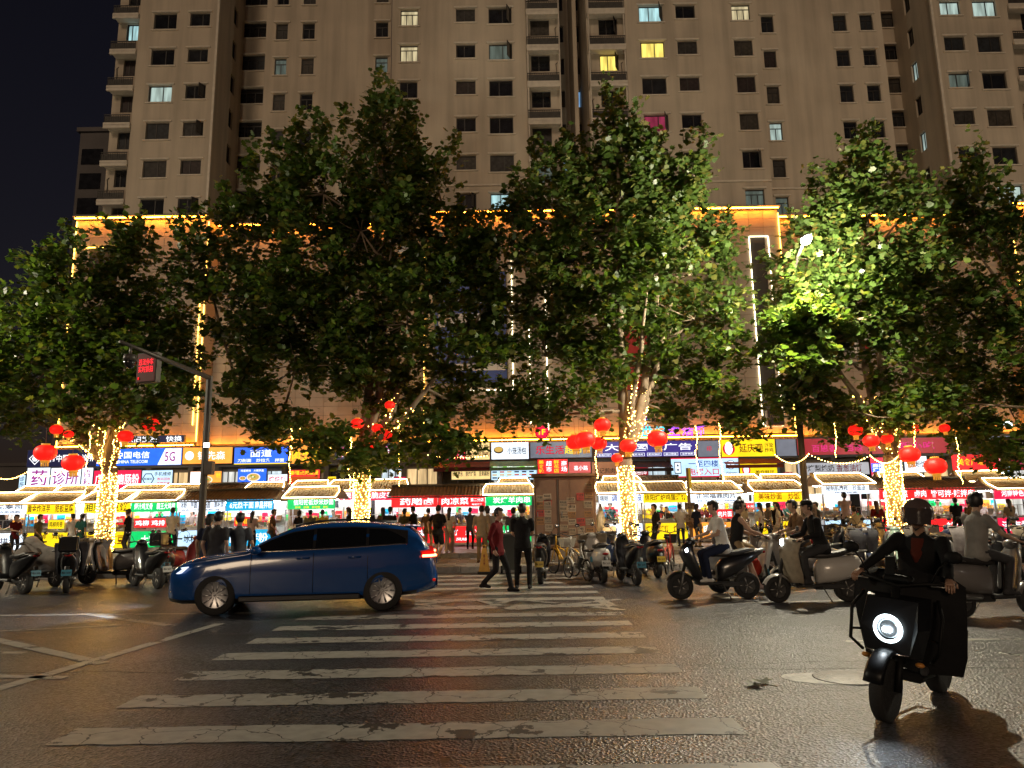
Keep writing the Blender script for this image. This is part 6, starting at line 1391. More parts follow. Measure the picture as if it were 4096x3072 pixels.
def bicycle(label,loc,head,col=(.60,.33,.02),group=None,name='bicycle',wr=.31,basket=True,ebike=False):
    t=thing(name,label,'bicycle',loc,head,group); M_=mat('bike_paint_%d'%int(col[0]*100),col,.4)
    for nm,x in (('front_wheel',.52),('rear_wheel',-.50)):
        o=MB().tube([(x+wr*math.cos(2*math.pi*j/28),0,wr+wr*math.sin(2*math.pi*j/28)) for j in range(28)],.022,M_TYRE,6,closed=True).build(nm,t); s=MB()
        for k in range(12): a=2*math.pi*k/12; s.tube([(x,.02*(-1)**k,wr),(x+(wr-.02)*math.cos(a),0,wr+(wr-.02)*math.sin(a))],.003,M_MET,3)
        s.tube([(x,-.05,wr),(x,.05,wr)],.025,M_MET,8); s.build('spokes',o)
    f=MB()
    for a,b,r_ in (((-.5,0,wr),(-.08,0,.28),.016),((-.5,0,wr),(-.2,0,.72),.014),((-.08,0,.28),(-.24,0,.86),.02),((-.08,0,.28),(.38,0,.72),.028),((-.16,0,.58),(.38,0,.74),.018),((.36,0,.68),(.34,0,1.0),.018),((.52,.05,wr),(.38,.03,.72),.014),((.52,-.05,wr),(.38,-.03,.72),.014)): f.tube([a,b],r_,M_,7)
    f.build('frame',t); s=MB(); s.loft([ring_ell(x,z,hw,.03,10) for x,z,hw in ((-.06,.90,.02),(-.16,.90,.05),(-.28,.91,.09),(-.36,.91,.07))],M_SEAT); s.build('saddle',t)
    hb=MB(); hb.tube([(.22,-.28,1.06),(.32,-.2,1.05),(.34,0,1.0),(.32,.2,1.05),(.22,.28,1.06)],.013,M_PLAS,6); hb.build('handlebar',t)
    ck=MB(); ck.lathe([(0,-.01),(.09,-.01),(.09,.01),(0,.01)],'y',(-.08,-.06,.28),14,M_MET); ck.tube([(-.08,-.08,.28),(.05,-.1,.18)],.01,M_MET,5); ck.tube([(-.08,.08,.28),(-.2,.1,.38)],.01,M_MET,5); ck.box((.05,-.14,.18),(.09,.08,.02),M_PLAS); ck.box((-.2,.14,.38),(.09,.08,.02),M_PLAS); ck.build('crank',t)
    for x in (.52,-.50):
        g=MB(); g.tube([(x+(wr+.04)*math.cos(R(a)),0,wr+(wr+.04)*math.sin(R(a))) for a in range(30,190,20)],.03,M_,6,flat=.3); g.build('mudguard',t)
    if basket:
        b=MB(); b.loft([[(.42,-.13,.74),(.66,-.13,.74),(.66,.13,.74),(.42,.13,.74)],[(.38,-.17,.96),(.72,-.17,.96),(.72,.17,.96),(.38,.17,.96)]],mat('basket_plastic',(.45,.42,.36),.6) if ebike else M_PLAS,caps=False,smooth=False); b.add([(.42,-.13,.745),(.66,-.13,.745),(.66,.13,.745),(.42,.13,.745)],[(0,1,2,3)],M_PLAS); b.build('basket',t)
    if ebike:
        MB().box((-.14,0,.40),(.12,.12,.32),M_PLAS,rot=(0,R(-20),0),bev=.02).build('battery',t); MB().box((-.60,0,.70),(.34,.18,.05),M_SEAT,bev=.02).build('rear_seat',t); MB().box((-.83,0,.52),(.01,.18,.12),M_PLB).build('licence_plate',t)
    return t
def at(px,py): p=G(px,py); return (p.x,p.y,0)
D_=R
gL='two wheelers parked beside the camera pole tree'; gM='two wheelers parked in front of the cabinet'; gR='two wheelers packed under the street lamp'
S=scooter
# left cluster
S('black scooter with chrome rear rack at the dark end of the parked row',at(40,2372),D_(150),'sport','black','blue',group=gL)
S('scooter hidden under a grey cloth cover',at(150,2345),D_(160),'vespa','grey','white',cover=0,group=gL)
S('black delivery scooter with a large dark top box',at(270,2362),D_(118),'sport','black','blue',box=True,quilt=1,group=gL)
S('pale grey scooter standing side on under the tree with a grey apron',at(445,2335),D_(178),'vespa','grey','white',quilt=3,group=gL)
S('black scooter with round mirrors leaning near the camera pole',at(585,2350),D_(140),'sport','black','white',group=gL)
S('dark scooter with white shopping bag basket behind the car bonnet',at(660,2325),D_(115),'vespa','black','blue',basket=True,group=gL)
S('dark red scooter half hidden behind the car bonnet',at(735,2312),D_(70),'vespa','red','yellow',box=True,group=gL)
S('cream scooter under the fairy lit trunk of the camera pole tree',at(330,2318),D_(95),'vespa','cream','yellow',quilt=2,group=gL)
# middle row seen from behind
S('black scooter with yellow plate next to the man in black',at(2170,2325),D_(84),'sport','black','yellow',group=gM)
bicycle('yellow shared bicycle parked before the cabinet',at(2255,2298),D_(118),(.55,.30,.02),group=gM)
bicycle('small electric bicycle with pale basket and blue plate',at(2312,2318),D_(112),(.40,.38,.34),group=gM,wr=.24,ebike=True)
S('white round scooter with white plate parked before the cabinet',at(2388,2322),D_(97),'vespa','white','white',quilt=2,group=gM)
S('dark scooter draped with a grey quilted apron and side bag',at(2455,2300),D_(120),'vespa','navy','blue',quilt=0,group=gM)
S('black scooter with small blue plate beside the fairy lit trunk',at(2515,2330),D_(98),'sport','black','blue',group=gM)
S('large black scooter with yellow plate and wide rack',at(2605,2302),D_(95),'vespa','black','yellow',group=gM)
bicycle('red bicycle propped beside the slim pole',at(2680,2290),D_(70),(.30,.03,.02),group=gM)
# packed right-hand rows
rcol=['grey','black','white','black','red','navy','black','white','grey','cream','red','black','white','navy','grey','mint','black','white','cream','grey','white','black','navy']
spots=[(3300,2246,100),(3365,2243,75),(3425,2246,-80),(3620,2244,85),(3700,2250,-95),(3770,2262,-85),(2900,2262,100),(2960,2268,78),(3050,2262,95),(3120,2250,70),(3215,2258,88),(3330,2268,-75),(3395,2262,-95),(3450,2285,-100),(3520,2268,-60),(3590,2280,-115),(3650,2262,-85),(3480,2240,80),(3560,2236,95),(3840,2275,-90),(3920,2262,-70),(3990,2285,-100),(4065,2268,-80),(4120,2290,-95)]
wh=['behind the street lamp pole','in front of the pepper noodle stall','before the seated person in beige','in front of the salad stall','before the spicy skewer stall','behind the helmeted rider shoulder','in front of the meat slice stall','beside the slim pole','behind the white tee rider','behind the tank top rider','at the foot of the street lamp','with round mirrors past the street lamp','with a quilted front past the street lamp','in the middle of the packed row','jammed against the lantern trunk','beside the lantern trunk','just past the lantern trunk','at the back of the packed row','deepest in the packed row','behind the helmeted rider','beyond the helmeted rider','next to the grey tee rider','before the specialty snack stall','at the edge of the packed row']
rcol=rcol+['grey','black']
for i,(x,y,h) in enumerate(spots):
    S('%s scooter parked %s'%(rcol[i],wh[i]),at(x,y),D_(h+random.uniform(-6,6)),'sport' if i%3==0 else 'vespa',rcol[i],('yellow','blue','white')[i%3],quilt=(i%4 if i%3==1 else None),basket=(i%5==2),group=gR)
# ================================================================== people
SKIN=[mat('skin_%d'%i,c,.5,noise=.06,nscale=12) for i,c in enumerate(((.42,.26,.18),(.36,.21,.14),(.50,.33,.24)))]
HAIRM=mat('hair_black',(.012,.010,.009),.45,noise=.2,nscale=40); HAIRB=mat('hair_brown',(.045,.022,.012),.45,noise=.2,nscale=40)
EYE=mat('eye_dark',(.02,.015,.012),.3); LIP=mat('lips',(.30,.11,.09),.5); SOLE=mat('shoe_sole',(.30,.29,.27),.7)
def cloth(n,c): return mat('cloth_'+n,c,.85,spec=.12,noise=.15,nscale=7,bump=.8,bscale=8)
CL=dict(black=cloth('black',(.014,.014,.015)),charcoal=cloth('charcoal',(.045,.045,.048)),maroon=cloth('maroon',(.11,.012,.015)),white=cloth('white',(.62,.60,.56)),cream=cloth('cream',(.50,.42,.28)),beige=cloth('beige',(.36,.29,.19)),khaki=cloth('khaki',(.24,.17,.09)),
        slate=cloth('slate',(.075,.085,.10)),navy=cloth('navy',(.018,.024,.05)),brown=cloth('brown',(.13,.075,.04)),teal=cloth('teal',(.03,.12,.11)),pink=cloth('pink',(.48,.36,.34)),grey=cloth('grey',(.21,.20,.185)),denim=cloth('denim',(.035,.05,.09)),yellow=cloth('yellow',(.60,.42,.06)),red=cloth('red',(.32,.03,.02)),plaid=cloth('plaid',(.16,.13,.10)),rust=cloth('rust',(.08,.018,.012)),olive=cloth('olive',(.14,.13,.07)))
WORK=bpy.data.scenes.new('work')
def ik(a,b,l1,l2,pole):
    a=Vector(a); b=Vector(b); d=b-a; L=min(d.length,(l1+l2)*.998); 
    if d.length>1e-6: d.normalize()
    x=(l1*l1-l2*l2+L*L)/(2*L); h=math.sqrt(max(0,l1*l1-x*x)); p=Vector(pole); p=p-d*p.dot(d); p=p.normalized() if p.length>1e-6 else d.orthogonal().normalized()
    return a+d*x+p*h, a+d*L
def person(label,loc,rotz=0.,H=1.70,top='black',bottom='black',shoes='charcoal',hair='short',sleeves='short',legs='long',skin=0,lean=0.,pelvis=None,hands=None,feet=None,walk=0.,head=(0,0),fem=False,vox=.021,apron=None,inner=None,group=None,helmet=None,cap=None,hairm=None,armpose='rest',shape=1.0,spread=.0):
    f=H/1.70; B=shape
    t=thing('person',label,'person',loc,rotz,group)
    pel=Vector(pelvis) if pelvis else Vector((0,0,.90*f-.02*abs(walk)))
    up=Vector((0,-math.sin(lean),math.cos(lean))); fw=Vector((0,-math.cos(lean),-math.sin(lean))); rt=Vector((1,0,0))
    sh_w=(.185 if not fem else .160)*f; neck=pel+up*(.53*f); chest=pel+up*(.34*f); hd=pel+up*(.60*f)+Vector((0,-.02,0)); 
    hy,hp=head; hup=Vector((math.sin(hy)*math.sin(hp)*-.0,0,1)); 
    headc=neck+ (up*.5+Vector((0,0,.5))).normalized()*(.175*f)+Vector((0,-.035*f,0))
    # limbs
    shl={s:neck-up*(.055*f)+rt*(s*sh_w) for s in(-1,1)}; hip={s:pel+rt*(s*.092*f)-up*.01 for s in(-1,1)}
    if hands is None: hands={}
    if feet is None: feet={}
    dflt={'rest':{-1:(-.235*f,-.02,.86*f),1:(.235*f,-.02,.86*f)},'hold':{-1:(-.10*f,-.34*f,1.08*f),1:(.10*f,-.30*f,1.02*f)},'phone':{-1:(-.04*f,-.30*f,1.16*f),1:(.235*f,-.02,.86*f)},'mouth':{-1:(-.03,-.13*f,1.46*f),1:(.22*f,.03,.86*f)},'pocket':{-1:(-.21*f,-.06,.95*f),1:(.21*f,-.06,.95*f)},'swing':{-1:(-.24*f,-.20*f,.92*f),1:(.24*f,.18*f,.90*f)},'reach':{-1:(-.16*f,-.48*f,1.10*f),1:(.16*f,-.45*f,1.06*f)}}[armpose]
    elb={};wri={};kne={};ank={}
    for s in(-1,1):
        tgt=Vector(hands.get(s,dflt[s])); elb[s],wri[s]=ik(shl[s],tgt,.285*f,.255*f,(s*.45,.6,-.5))
        ft=feet.get(s)
        if ft is None: ft=(s*(.10+spread)*f,(-.0 if s<0 else .03)-s*walk*.36*f,.085*f+(.10*f*abs(walk) if (s*walk)<0 else 0))
        kne[s],ank[s]=ik(hip[s],Vector(ft),.42*f,.415*f,(s*.12,-1,.15))
    m=MB(); segs=[]   # (a,b,ra,rb,label)
    def cap_(a,b,ra,rb,lab,n=10):
        a=Vector(a);b=Vector(b); m.tube([a,a+(b-a)*.33,a+(b-a)*.67,b],[ra,ra+(rb-ra)*.33,ra+(rb-ra)*.67,rb],None,n); m.sphere(a,ra*.98,None,10,6); m.sphere(b,rb*.98,None,10,6); segs.append((a,b,ra,rb,lab))
    def torso(prof,lab):
        rings=[]
        for u,rx,ry,fo in prof:
            c=pel+(neck-pel)*u+fw*fo*f; rings.append([c+rt*(math.cos(a)*rx*f)+fw*(math.sin(a)*ry*f) for a in [2*math.pi*j/16 for j in range(16)]])
        m.loft(rings)
        for (u,rx,ry,fo),(u2,rx2,ry2,fo2) in zip(prof[:-1],prof[1:]):
            for q in(-.5,.5):
                a=pel+(neck-pel)*u+rt*(q*rx*f*.6); b=pel+(neck-pel)*u2+rt*(q*rx2*f*.6); segs.append((a,b,ry*f,ry2*f,lab))
    T0,BT='top','bottom'
    w=B*(1.0 if not fem else .90)
    hem=-.16
    torso([(hem,.178*w,.128*w,0),(0,.170*w,.122*w,0),(.22,.150*w,.112*w,.0),(.55,.168*w,.118*w,.01),(.80,.175*w,.105*w,.0),(.93,.125*w,.08,0),(1.0,.065,.06,0)],T0)
    torso([(-.26,.14*w,.105*w,0),(-.18,.165*w,.115*w,0),(-.08,.162*w,.114*w,0)],BT)
    cap_(neck-up*.03,headc-Vector((0,0,.04)),.056*f,.052*f,'skin')
    # head: skull, jaw, nose, ears
    cy_,sy_=math.cos(hy),math.sin(hy); face=Vector((sy_,-cy_*math.cos(hp),math.sin(hp))); fside=Vector((cy_,sy_,0))
    def hp_(a,b,c): return headc+fside*(a*f)+face*(b*f)+Vector((0,0,c*f))
    m.sphere(headc+Vector((0,0,.02*f)),(.076*f,.094*f,.106*f),None,16,10); m.sphere(hp_(0,.022,-.055),(.058*f,.062*f,.066*f),None,12,8)
    m.tube([hp_(0,.085,.02),hp_(0,.102,-.02),hp_(0,.082,-.03)],[.010,.015,.012],None,6)
    for s in(-1,1): m.sphere(hp_(s*.078,-.005,.0),(.014*f,.022*f,.03*f),None,8,6)
    segs.append((headc+Vector((0,0,.05)),headc-Vector((0,0,.09)),.085*f,.06*f,'skin'))
    for s in(-1,1):
        # arms
        mid=shl[s]+(elb[s]-shl[s])*.62
        if sleeves=='none': cap_(shl[s],elb[s],.050*f,.040*f,'skin')
        else:
            cap_(shl[s],mid if sleeves=='short' else elb[s],.064*f*B**.5,.058*f if sleeves=='short' else .05*f,'top'); cap_(mid,elb[s],.043*f,.038*f,'skin' if sleeves=='short' else 'top')
        if sleeves=='long': cap_(elb[s],elb[s]+(wri[s]-elb[s])*.94,.048*f,.037*f,'top')
        else: cap_(elb[s],wri[s],.038*f,.026*f,'skin')
        # legs
        k=1.0 if not fem else .95
        if legs=='long': cap_(hip[s],kne[s],.094*f*k,.066*f*k,'bottom'); cap_(kne[s],ank[s]+Vector((0,0,.01)),.064*f*k,.052*f,'bottom')
        elif legs=='wide': cap_(hip[s],kne[s],.098*f,.088*f,'bottom'); cap_(kne[s],ank[s],.088*f,.092*f,'bottom')
        else:
            q=kne[s]; 
            if legs=='shorts': q=hip[s]+(kne[s]-hip[s])*.80; cap_(hip[s],q,.098*f,.090*f,'bottom')
            cap_(hip[s],kne[s],.080*f*k,.056*f*k,'skin' if legs!='skirt' else 'bottom'); mc=kne[s]+(ank[s]-kne[s])*.32+Vector((0,.012,0)); cap_(kne[s],mc,.054*f*k,.056*f*k,'skin'); cap_(mc,ank[s],.056*f*k,.034*f,'skin')
        ft=ank[s]; toe=ft+Vector((s*.02,-.155*f,-.055*f)) ; heel=ft+Vector((0,.055*f,-.045*f))
        cap_(heel,ft+Vector((0,-.06*f,-.035*f)),.040*f,.042*f,'shoe'); cap_(ft+Vector((0,-.06*f,-.042*f)),toe,.042*f,.030*f,'shoe'); cap_(ft,ft+Vector((0,0,-.03)),.042*f,.044*f,'shoe')
    if legs=='skirt':
        rings=[]
        for u,r_ in ((.10,.155),(-.1,.185),(-.5,.225),(-.86,.25)):
            c=pel+Vector((0,0,.47*f*u)); rings.append([c+Vector((math.cos(a)*r_*f,math.sin(a)*r_*.8*f,0)) for a in [2*math.pi*j/16 for j in range(16)]]); segs.append((c+Vector((-.1,0,0)),c+Vector((.1,0,0)),r_*.9*f,r_*.9*f,'bottom'))
        m.loft(rings)
    me=m.mesh('tmp'); tmp=bpy.data.objects.new('tmp',me); WORK.collection.objects.link(tmp); md=tmp.modifiers.new('r','REMESH'); md.mode='VOXEL'; md.voxel_size=vox; md.use_smooth_shade=True
    sm=tmp.modifiers.new('s','SMOOTH'); sm.factor=.5; sm.iterations=2
    WORK.view_layers[0].update(); me2=bpy.data.meshes.new_from_object(tmp.evaluated_get(WORK.view_layers[0].depsgraph)); bpy.data.objects.remove(tmp); bpy.data.meshes.remove(me)
    n=len(me2.vertices); V=np.empty(n*3,'f'); me2.vertices.foreach_get('co',V); V=V.reshape(-1,3)
    nf=len(me2.polygons); FC=np.empty(nf*3,'f'); me2.polygons.foreach_get('center',FC); FC=FC.reshape(-1,3); faces=[tuple(p.vertices) for p in me2.polygons]
    labs=['skin','top','bottom','shoe']; best=np.full(len(FC),1e9); lab=np.zeros(len(FC),int)
    for a,b,ra,rb,l in segs:
        a=np.array(a);b=np.array(b);d=b-a; L2=max(d@d,1e-9); u=np.clip(((FC-a)@d)/L2,0,1); dist=np.linalg.norm(FC-(a+u[:,None]*d),axis=1)-(ra+(rb-ra)*u)
        k=dist<best; best[k]=dist[k]; lab[k]=labs.index(l)
    bpy.data.meshes.remove(me2)
    out=MB(); ms=[SKIN[skin],CL[top],CL[bottom],CL[shoes]]
    for q in ms: out._m(q)
    out.v=[tuple(p) for p in V.tolist()]; out.f=faces; out.mi=[out.mats.index(ms[i]) for i in lab]; out.sm=[True]*len(faces)
    # hands: palm, four fingers and thumb
    for s in(-1,1):
        d=(wri[s]-elb[s]).normalized(); side=d.cross(Vector((0,0,1))); side=side.normalized() if side.length>.1 else Vector((0,-1,0))
        if abs(d.z)>.7: side=Vector((0,-1,0))-d*d.dot(Vector((0,-1,0))); side.normalize()
        nrm=d.cross(side); pc=wri[s]+d*.045*f; curl=nrm*(-1 if nrm.dot(Vector((-s,0,-.4)))<0 else 1)
        out.loft([[wri[s]+d*u*f+side*(math.cos(a)*w_*f)+nrm*(math.sin(a)*.016*f) for a in [2*math.pi*j/10 for j in range(10)]] for u,w_ in ((-.01,.024),(.03,.036),(.07,.038),(.088,.034))],SKIN[skin])
        for k,(off,ln) in enumerate(((-.028,.062),(-.010,.074),(.010,.070),(.028,.056))):
            p0=wri[s]+(d*.080+side*off)*f; p1=p0+(d*ln*.5+curl*ln*.18)*f; p2=p1+(d*ln*.30+curl*ln*.42)*f; out.tube([p0,p1,p2],[.0095*f,.009*f,.007*f],SKIN[skin],6)
        p0=wri[s]+(d*.02-side*.028)*f; p1=p0+(d*.030-side*.022+curl*.01)*f; p2=p1+(d*.030-side*.004+curl*.016)*f; out.tube([p0,p1,p2],[.012*f,.010*f,.008*f],SKIN[skin],6)
    for s in(-1,1):
        out.sphere(hp_(s*.032,.083,.012),(.012*f,.007*f,.006*f),EYE,8,5); out.tube([hp_(s*.018,.088,.034),hp_(s*.05,.078,.036)],.004*f,HAIRM,4)
    out.tube([hp_(-.022,.078,-.062),hp_(0,.085,-.062),hp_(.022,.078,-.062)],.005*f,LIP,5)
    out.build('body',t)
    # hair
    hm=hairm or HAIRM
    if hair!='none' and not helmet:
        hb=MB(); N,Kk=20,14; C=headc+Vector((0,.004,.028*f)); vs=[]; keep=[]
        sc=1.0 if hair!='curly' else 1.12
        for i in range(Kk+1):
            th=math.pi*i/Kk
            for j in range(N):
                a=2*math.pi*j/N; dx,dy,dz=math.sin(th)*math.cos(a),math.sin(th)*math.sin(a),math.cos(th)
                r=1+.035*math.sin(9*a+3*th)+.03*math.sin(5*th+4*a); 
                vs.append(C+fside*(dx*.088*f*r*sc)+face*(-dy*.106*f*r*sc if False else dy*.106*f*r*sc)+Vector((0,0,dz*.112*f*r*sc)))
        fs=[]
        for i in range(Kk):
            for j in range(N):
                c=(Vector(vs[i*N+j])+Vector(vs[(i+1)*N+(j+1)%N]))*.5-C; fr=c.dot(face)/f; zz=c.z/f
                if fr>.035 and zz<.045: continue
                if zz<-.075 and fr>-.02: continue
                if zz<-.10: continue
                fs.append((i*N+j,(i+1)*N+j,(i+1)*N+(j+1)%N,i*N+(j+1)%N))
        hb.add(vs,fs,hm,True)
        # fringe tufts
        for k in range(9):
            a=-.9+1.8*k/8; p=C+fside*(.075*f*math.sin(a))+face*(.092*f*math.cos(a))+Vector((0,0,.055*f)); hb.tube([p+Vector((0,0,.04*f))-face*.02,p,p+Vector((0,0,-.022*f))+face*.004],[.02*f,.018*f,.006*f],hm,5)
        if hair in('long','bob','pony'):
            ln={'long':.42,'bob':.16,'pony':.30}[hair]; rings=[]
            wd=.5 if hair=='pony' else 1.0
            for i in range(6):
                u=i/5; c=C-face*((.055+.045*u*(1 if hair!='bob' else .2))*f)+Vector((0,0,(.02-ln*u)*f))+ (Vector((0,.0,0)));
                rr=(.088-.03*u)*f*(wd if i else 1)
                rings.append([c+fside*(rr*math.cos(a)*(1+.06*math.sin(6*a+i)))-face*(rr*.62*math.sin(a)) for a in [2*math.pi*j/12 for j in range(12)]])
            hb.loft(rings,hm)
        hb.build('hair',t)
    if helmet:
        hb=MB(); C=headc+Vector((0,.01,.025*f)); N,Kk=24,16; vs=[]
        for i in range(Kk+1):
            th=math.pi*i/Kk
            for j in range(N):
                a=2*math.pi*j/N; vs.append(C+fside*(math.sin(th)*math.cos(a)*.128*f)+face*(math.sin(th)*math.sin(a)*.150*f)+Vector((0,0,math.cos(th)*.140*f)))
        fs=[]
        for i in range(Kk):
            for j in range(N):
                c=(Vector(vs[i*N+j])+Vector(vs[(i+1)*N+(j+1)%N]))*.5-C; fr=c.dot(face)/f; zz=c.z/f
                if zz<-.045 or (fr>.06 and zz<.03): continue
                fs.append((i*N+j,(i+1)*N+j,(i+1)*N+(j+1)%N,i*N+(j+1)%N))
        hb.add(vs,fs,helmet,True); ho=hb.build('helmet',t)
        v=MB(); rings=[]
        for z,k in ((.050,1.02),(-.02,1.05),(-.095,1.0)):
            rings.append([C+fside*(math.sin(a)*.135*k*f)+face*(math.cos(a)*.158*k*f)+Vector((0,0,z*f)) for a in [-1.2+2.4*j/12 for j in range(13)]])
        v.add([p for r_ in rings for p in r_],[(i*13+j,i*13+j+1,(i+1)*13+j+1,(i+1)*13+j) for i in range(2) for j in range(12)],mat('visor',(.05,.04,.04),.08,spec=.7),True); v.build('visor',ho)
        MB().tube([C+fside*(s_*.11*f)+Vector((0,0,-.04*f)) if s_ else headc+Vector((0,-.05,-.13*f)) for s_ in(-1,0,1)],.008,M_PLAS,5).build('chin_strap',ho)
    if cap:
        cb=MB(); C=headc+Vector((0,0,.045*f)); cb.lathe([(.098*f,0),(.098*f,.03*f),(.08*f,.075*f),(.0,.092*f)],'z',C,16,cap); cb.loft([[C+fside*(x*f)+face*(y*f)+Vector((0,0,z*f)) for x,y,z in ((-.08,.05,.01),(.08,.05,.01),(.08,.05,.0),(-.08,.05,.0))],[C+fside*(x*f)+face*(y*f)+Vector((0,0,z*f)) for x,y,z in ((-.055,.17,-.01),(.055,.17,-.01),(.055,.17,-.02),(-.055,.17,-.02))]],cap,smooth=False); cb.build('cap',t)
    if apron: 
        rings=[]
        for u in(.80,.45,.1,-.3,-.6): c=pel+(neck-pel)*u+fw*(.128*f); rings.append([c+rt*(x*(.13 if u>.5 else .19)*f)-fw*(.05*abs(x)**2*f) for x in(-1,-.5,0,.5,1)])
        MB().add([p for r_ in rings for p in r_],[(i*5+j,i*5+j+1,(i+1)*5+j+1,(i+1)*5+j) for i in range(4) for j in range(4)],CL[apron],True).build('apron',t)
    if inner:
        rings=[]
        for u,wd in((.97,.05),(.84,.06),(.7,.045),(.58,.012)): c=pel+(neck-pel)*u+fw*((.065+.075*min(1,(1-u)*3))*f*B); rings.append([c+rt*(x*wd*f)-fw*(.02*abs(x)**2*f) for x in(-1,-.5,0,.5,1)])
        MB().add([p for r_ in rings for p in r_],[(i*5+j,i*5+j+1,(i+1)*5+j+1,(i+1)*5+j) for i in range(3) for j in range(4)],CL[inner],True).build('shirt_front',t)
    return t,dict(wri=wri,headc=headc,neck=neck,pel=pel,shl=shl)
def stand(px,py_feet,z):
    p=G(px,py_feet,z); return (p.x,p.y,z)
def standY(px,Y,z): return (WX(px,2045,Y),Y,z)
FRONT,BACK,LEFT,RIGHT=0.,math.pi,R(-90),R(90)
gB='people browsing the stalls'
def person_at(label,px,top_py,Y,z,rot,**k):
    # height so that the top of the head meets the photograph
    zt=WZ(px,top_py,Y)-z; H=max(1.45,min(1.84,zt*1.70/1.735)); k.setdefault('H',H)
    return person(label,standY(px,Y,z),rot,**k)
Pn=person_at; PZ=PLAZA_Z; WZ_=WALK_Z
Pn('woman in a maroon top facing the sushi stall',68,2072,25.4,PZ,R(60),top='maroon',bottom='black',hair='bob',fem=True,armpose='hold',group=gB)
Pn('person in a cream shirt buying at the yellow potato stall',296,2075,26.8,PZ,R(-120),top='white',bottom='charcoal',hair='short',armpose='hold',group=gB)
Pn('young man in a black tee looking down at his phone',517,2036,25.6,PZ,R(-80),top='black',bottom='charcoal',hair='short',armpose='hold',head=(0,-.3),group=gB)
Pn('man in a charcoal tee walking behind the car seen from behind',872,2045,14.6,0,R(172),top='charcoal',bottom='black',hair='short',walk=.35,armpose='rest',vox=.018,shape=1.08)
Pn('man in a slate blue tee walking behind the car seen from behind',961,2050,14.9,0,R(188),top='slate',bottom='charcoal',hair='short',walk=-.3,armpose='swing',vox=.018)
Pn('short girl in navy half hidden by the charcoal tee man',838,2056,16.0,0,R(175),top='navy',bottom='black',hair='bob',fem=True)
Pn('woman with a black bob at the iron plate noodle stall',1196,2050,26.8,PZ,R(150),top='black',bottom='charcoal',hair='bob',fem=True,group=gB)
Pn('shopper in a green cap at the iron plate noodle stall',1242,2050,26.6,PZ,R(190),top='olive',bottom='black',hair='short',cap=CL['teal'],group=gB)
Pn('vendor woman peering out beside the noodle stall',1335,2045,29.9,PZ,R(-20),top='pink',bottom='black',hair='bob',fem=True,armpose='hold',group='stall vendors')
Pn('woman with long black hair standing sideways under the tallest tree',1398,2030,25.0,PZ,R(-100),top='black',bottom='black',hair='long',fem=True,group=gB)
Pn('woman with a short bob in black near the fairy lit trunk',1480,2032,25.6,PZ,R(165),top='black',bottom='charcoal',hair='bob',fem=True,group=gB)
Pn('woman with long hair behind the printed tee man',1532,2030,26.4,PZ,R(200),top='brown',bottom='black',hair='long',fem=True,group=gB)
t,_=Pn('man in a black tee with white print across the back',1560,2027,24.6,PZ,R(178),top='black',bottom='denim',hair='short',group=gB)
lettering('NIGHT WALK',.24,.05,TX['white'],t,(0,.165,1.28),.01,rot=(0,0,math.pi),name='back_print')
Pn('stocky man in a black tee facing the braised meat stall',1655,2025,25.4,PZ,R(-110),top='black',bottom='charcoal',hair='short',armpose='hold',shape=1.1,group=gB)
Pn('man in a grey brown shirt carrying a white bag',1712,2032,24.8,PZ,R(165),top='brown',bottom='khaki',hair='short',group=gB)
def bag(label,loc,mt,rz=0,kind='plastic',sc=1.0):
    t=thing('carrier_bag' if kind=='plastic' else 'backpack',label,'bag',loc,rz); s=MB()
    if kind=='plastic':
        s.loft([[(math.cos(a)*r_*sc*(1+.12*math.sin(3*a+z*9)),math.sin(a)*r_*.55*sc,z*sc) for a in [2*math.pi*j/12 for j in range(12)]] for r_,z in ((.07,0),(.13,.06),(.14,.16),(.10,.27),(.03,.36))],mt); s.build('sack',t); h=MB(); h.tube([(-.03*sc,0,.35*sc),(0,0,.48*sc),(.03*sc,0,.35*sc)],.008,mt,5); h.build('handle',t)
    else:
        s.loft([ring_ell(x,0.22,hw,hh,14,0,.6) for x,hw,hh in ((-.09,.11,.17),(-.05,.155,.225),(.04,.16,.235),(.10,.14,.215))],mt); s.build('pack',t); p=MB(); p.loft([ring_ell(x,.14,hw,hh,12,0,.6) for x,hw,hh in ((-.14,.09,.09),(-.08,.12,.11))],mt); p.build('pocket',t)
        h=MB()
        for s_ in(-1,1): h.tube([(.09,s_*.09,.40),(.20,s_*.10,.44),(.30,s_*.10,.30),(.26,s_*.10,.10),(.10,s_*.11,.06)],.018,mt,5)
        h.build('strap',t)
    return t
t,i_=Pn('young man in black walking with a backpack toward the cold dish stall',1752,2019,23.4,WZ_,R(165),top='black',bottom='black',legs='shorts',hair='short',walk=.55,armpose='swing',shoes='beige',vox=.019,group=gB)
pl_=t.location; bag('black backpack worn by the walking young man',(pl_.x+.02,pl_.y-.20,pl_.z+.98),CL['black'],R(75),'pack')
Pn('woman with long hair in white wide trousers at the red stalls',1797,2030,24.9,PZ,R(170),top='white',bottom='pink',legs='wide',hair='long',fem=True,shoes='white',group=gB)
Pn('vendor holding up a carton inside the cold dish stall',1838,2032,30.0,PZ,R(20),top='charcoal',bottom='black',hair='short',armpose='reach',group='stall vendors')
Pn('man in a beige tee and khaki trousers with his back turned',1926,2022,21.8,WZ_,R(172),top='beige',bottom='khaki',hair='short',shoes='brown',vox=.018,group=gB)
Pn('woman with dark hair in white beside the beige tee man',1950,2024,23.0,WZ_,R(195),top='white',bottom='black',hair='bob',fem=True,group=gB)
Pn('man in a maroon jacket striding across the crossing',1988,2028,15.5,0,R(70),top='maroon',bottom='black',sleeves='long',hair='short',walk=.8,armpose='rest',vox=.016,shoes='black')
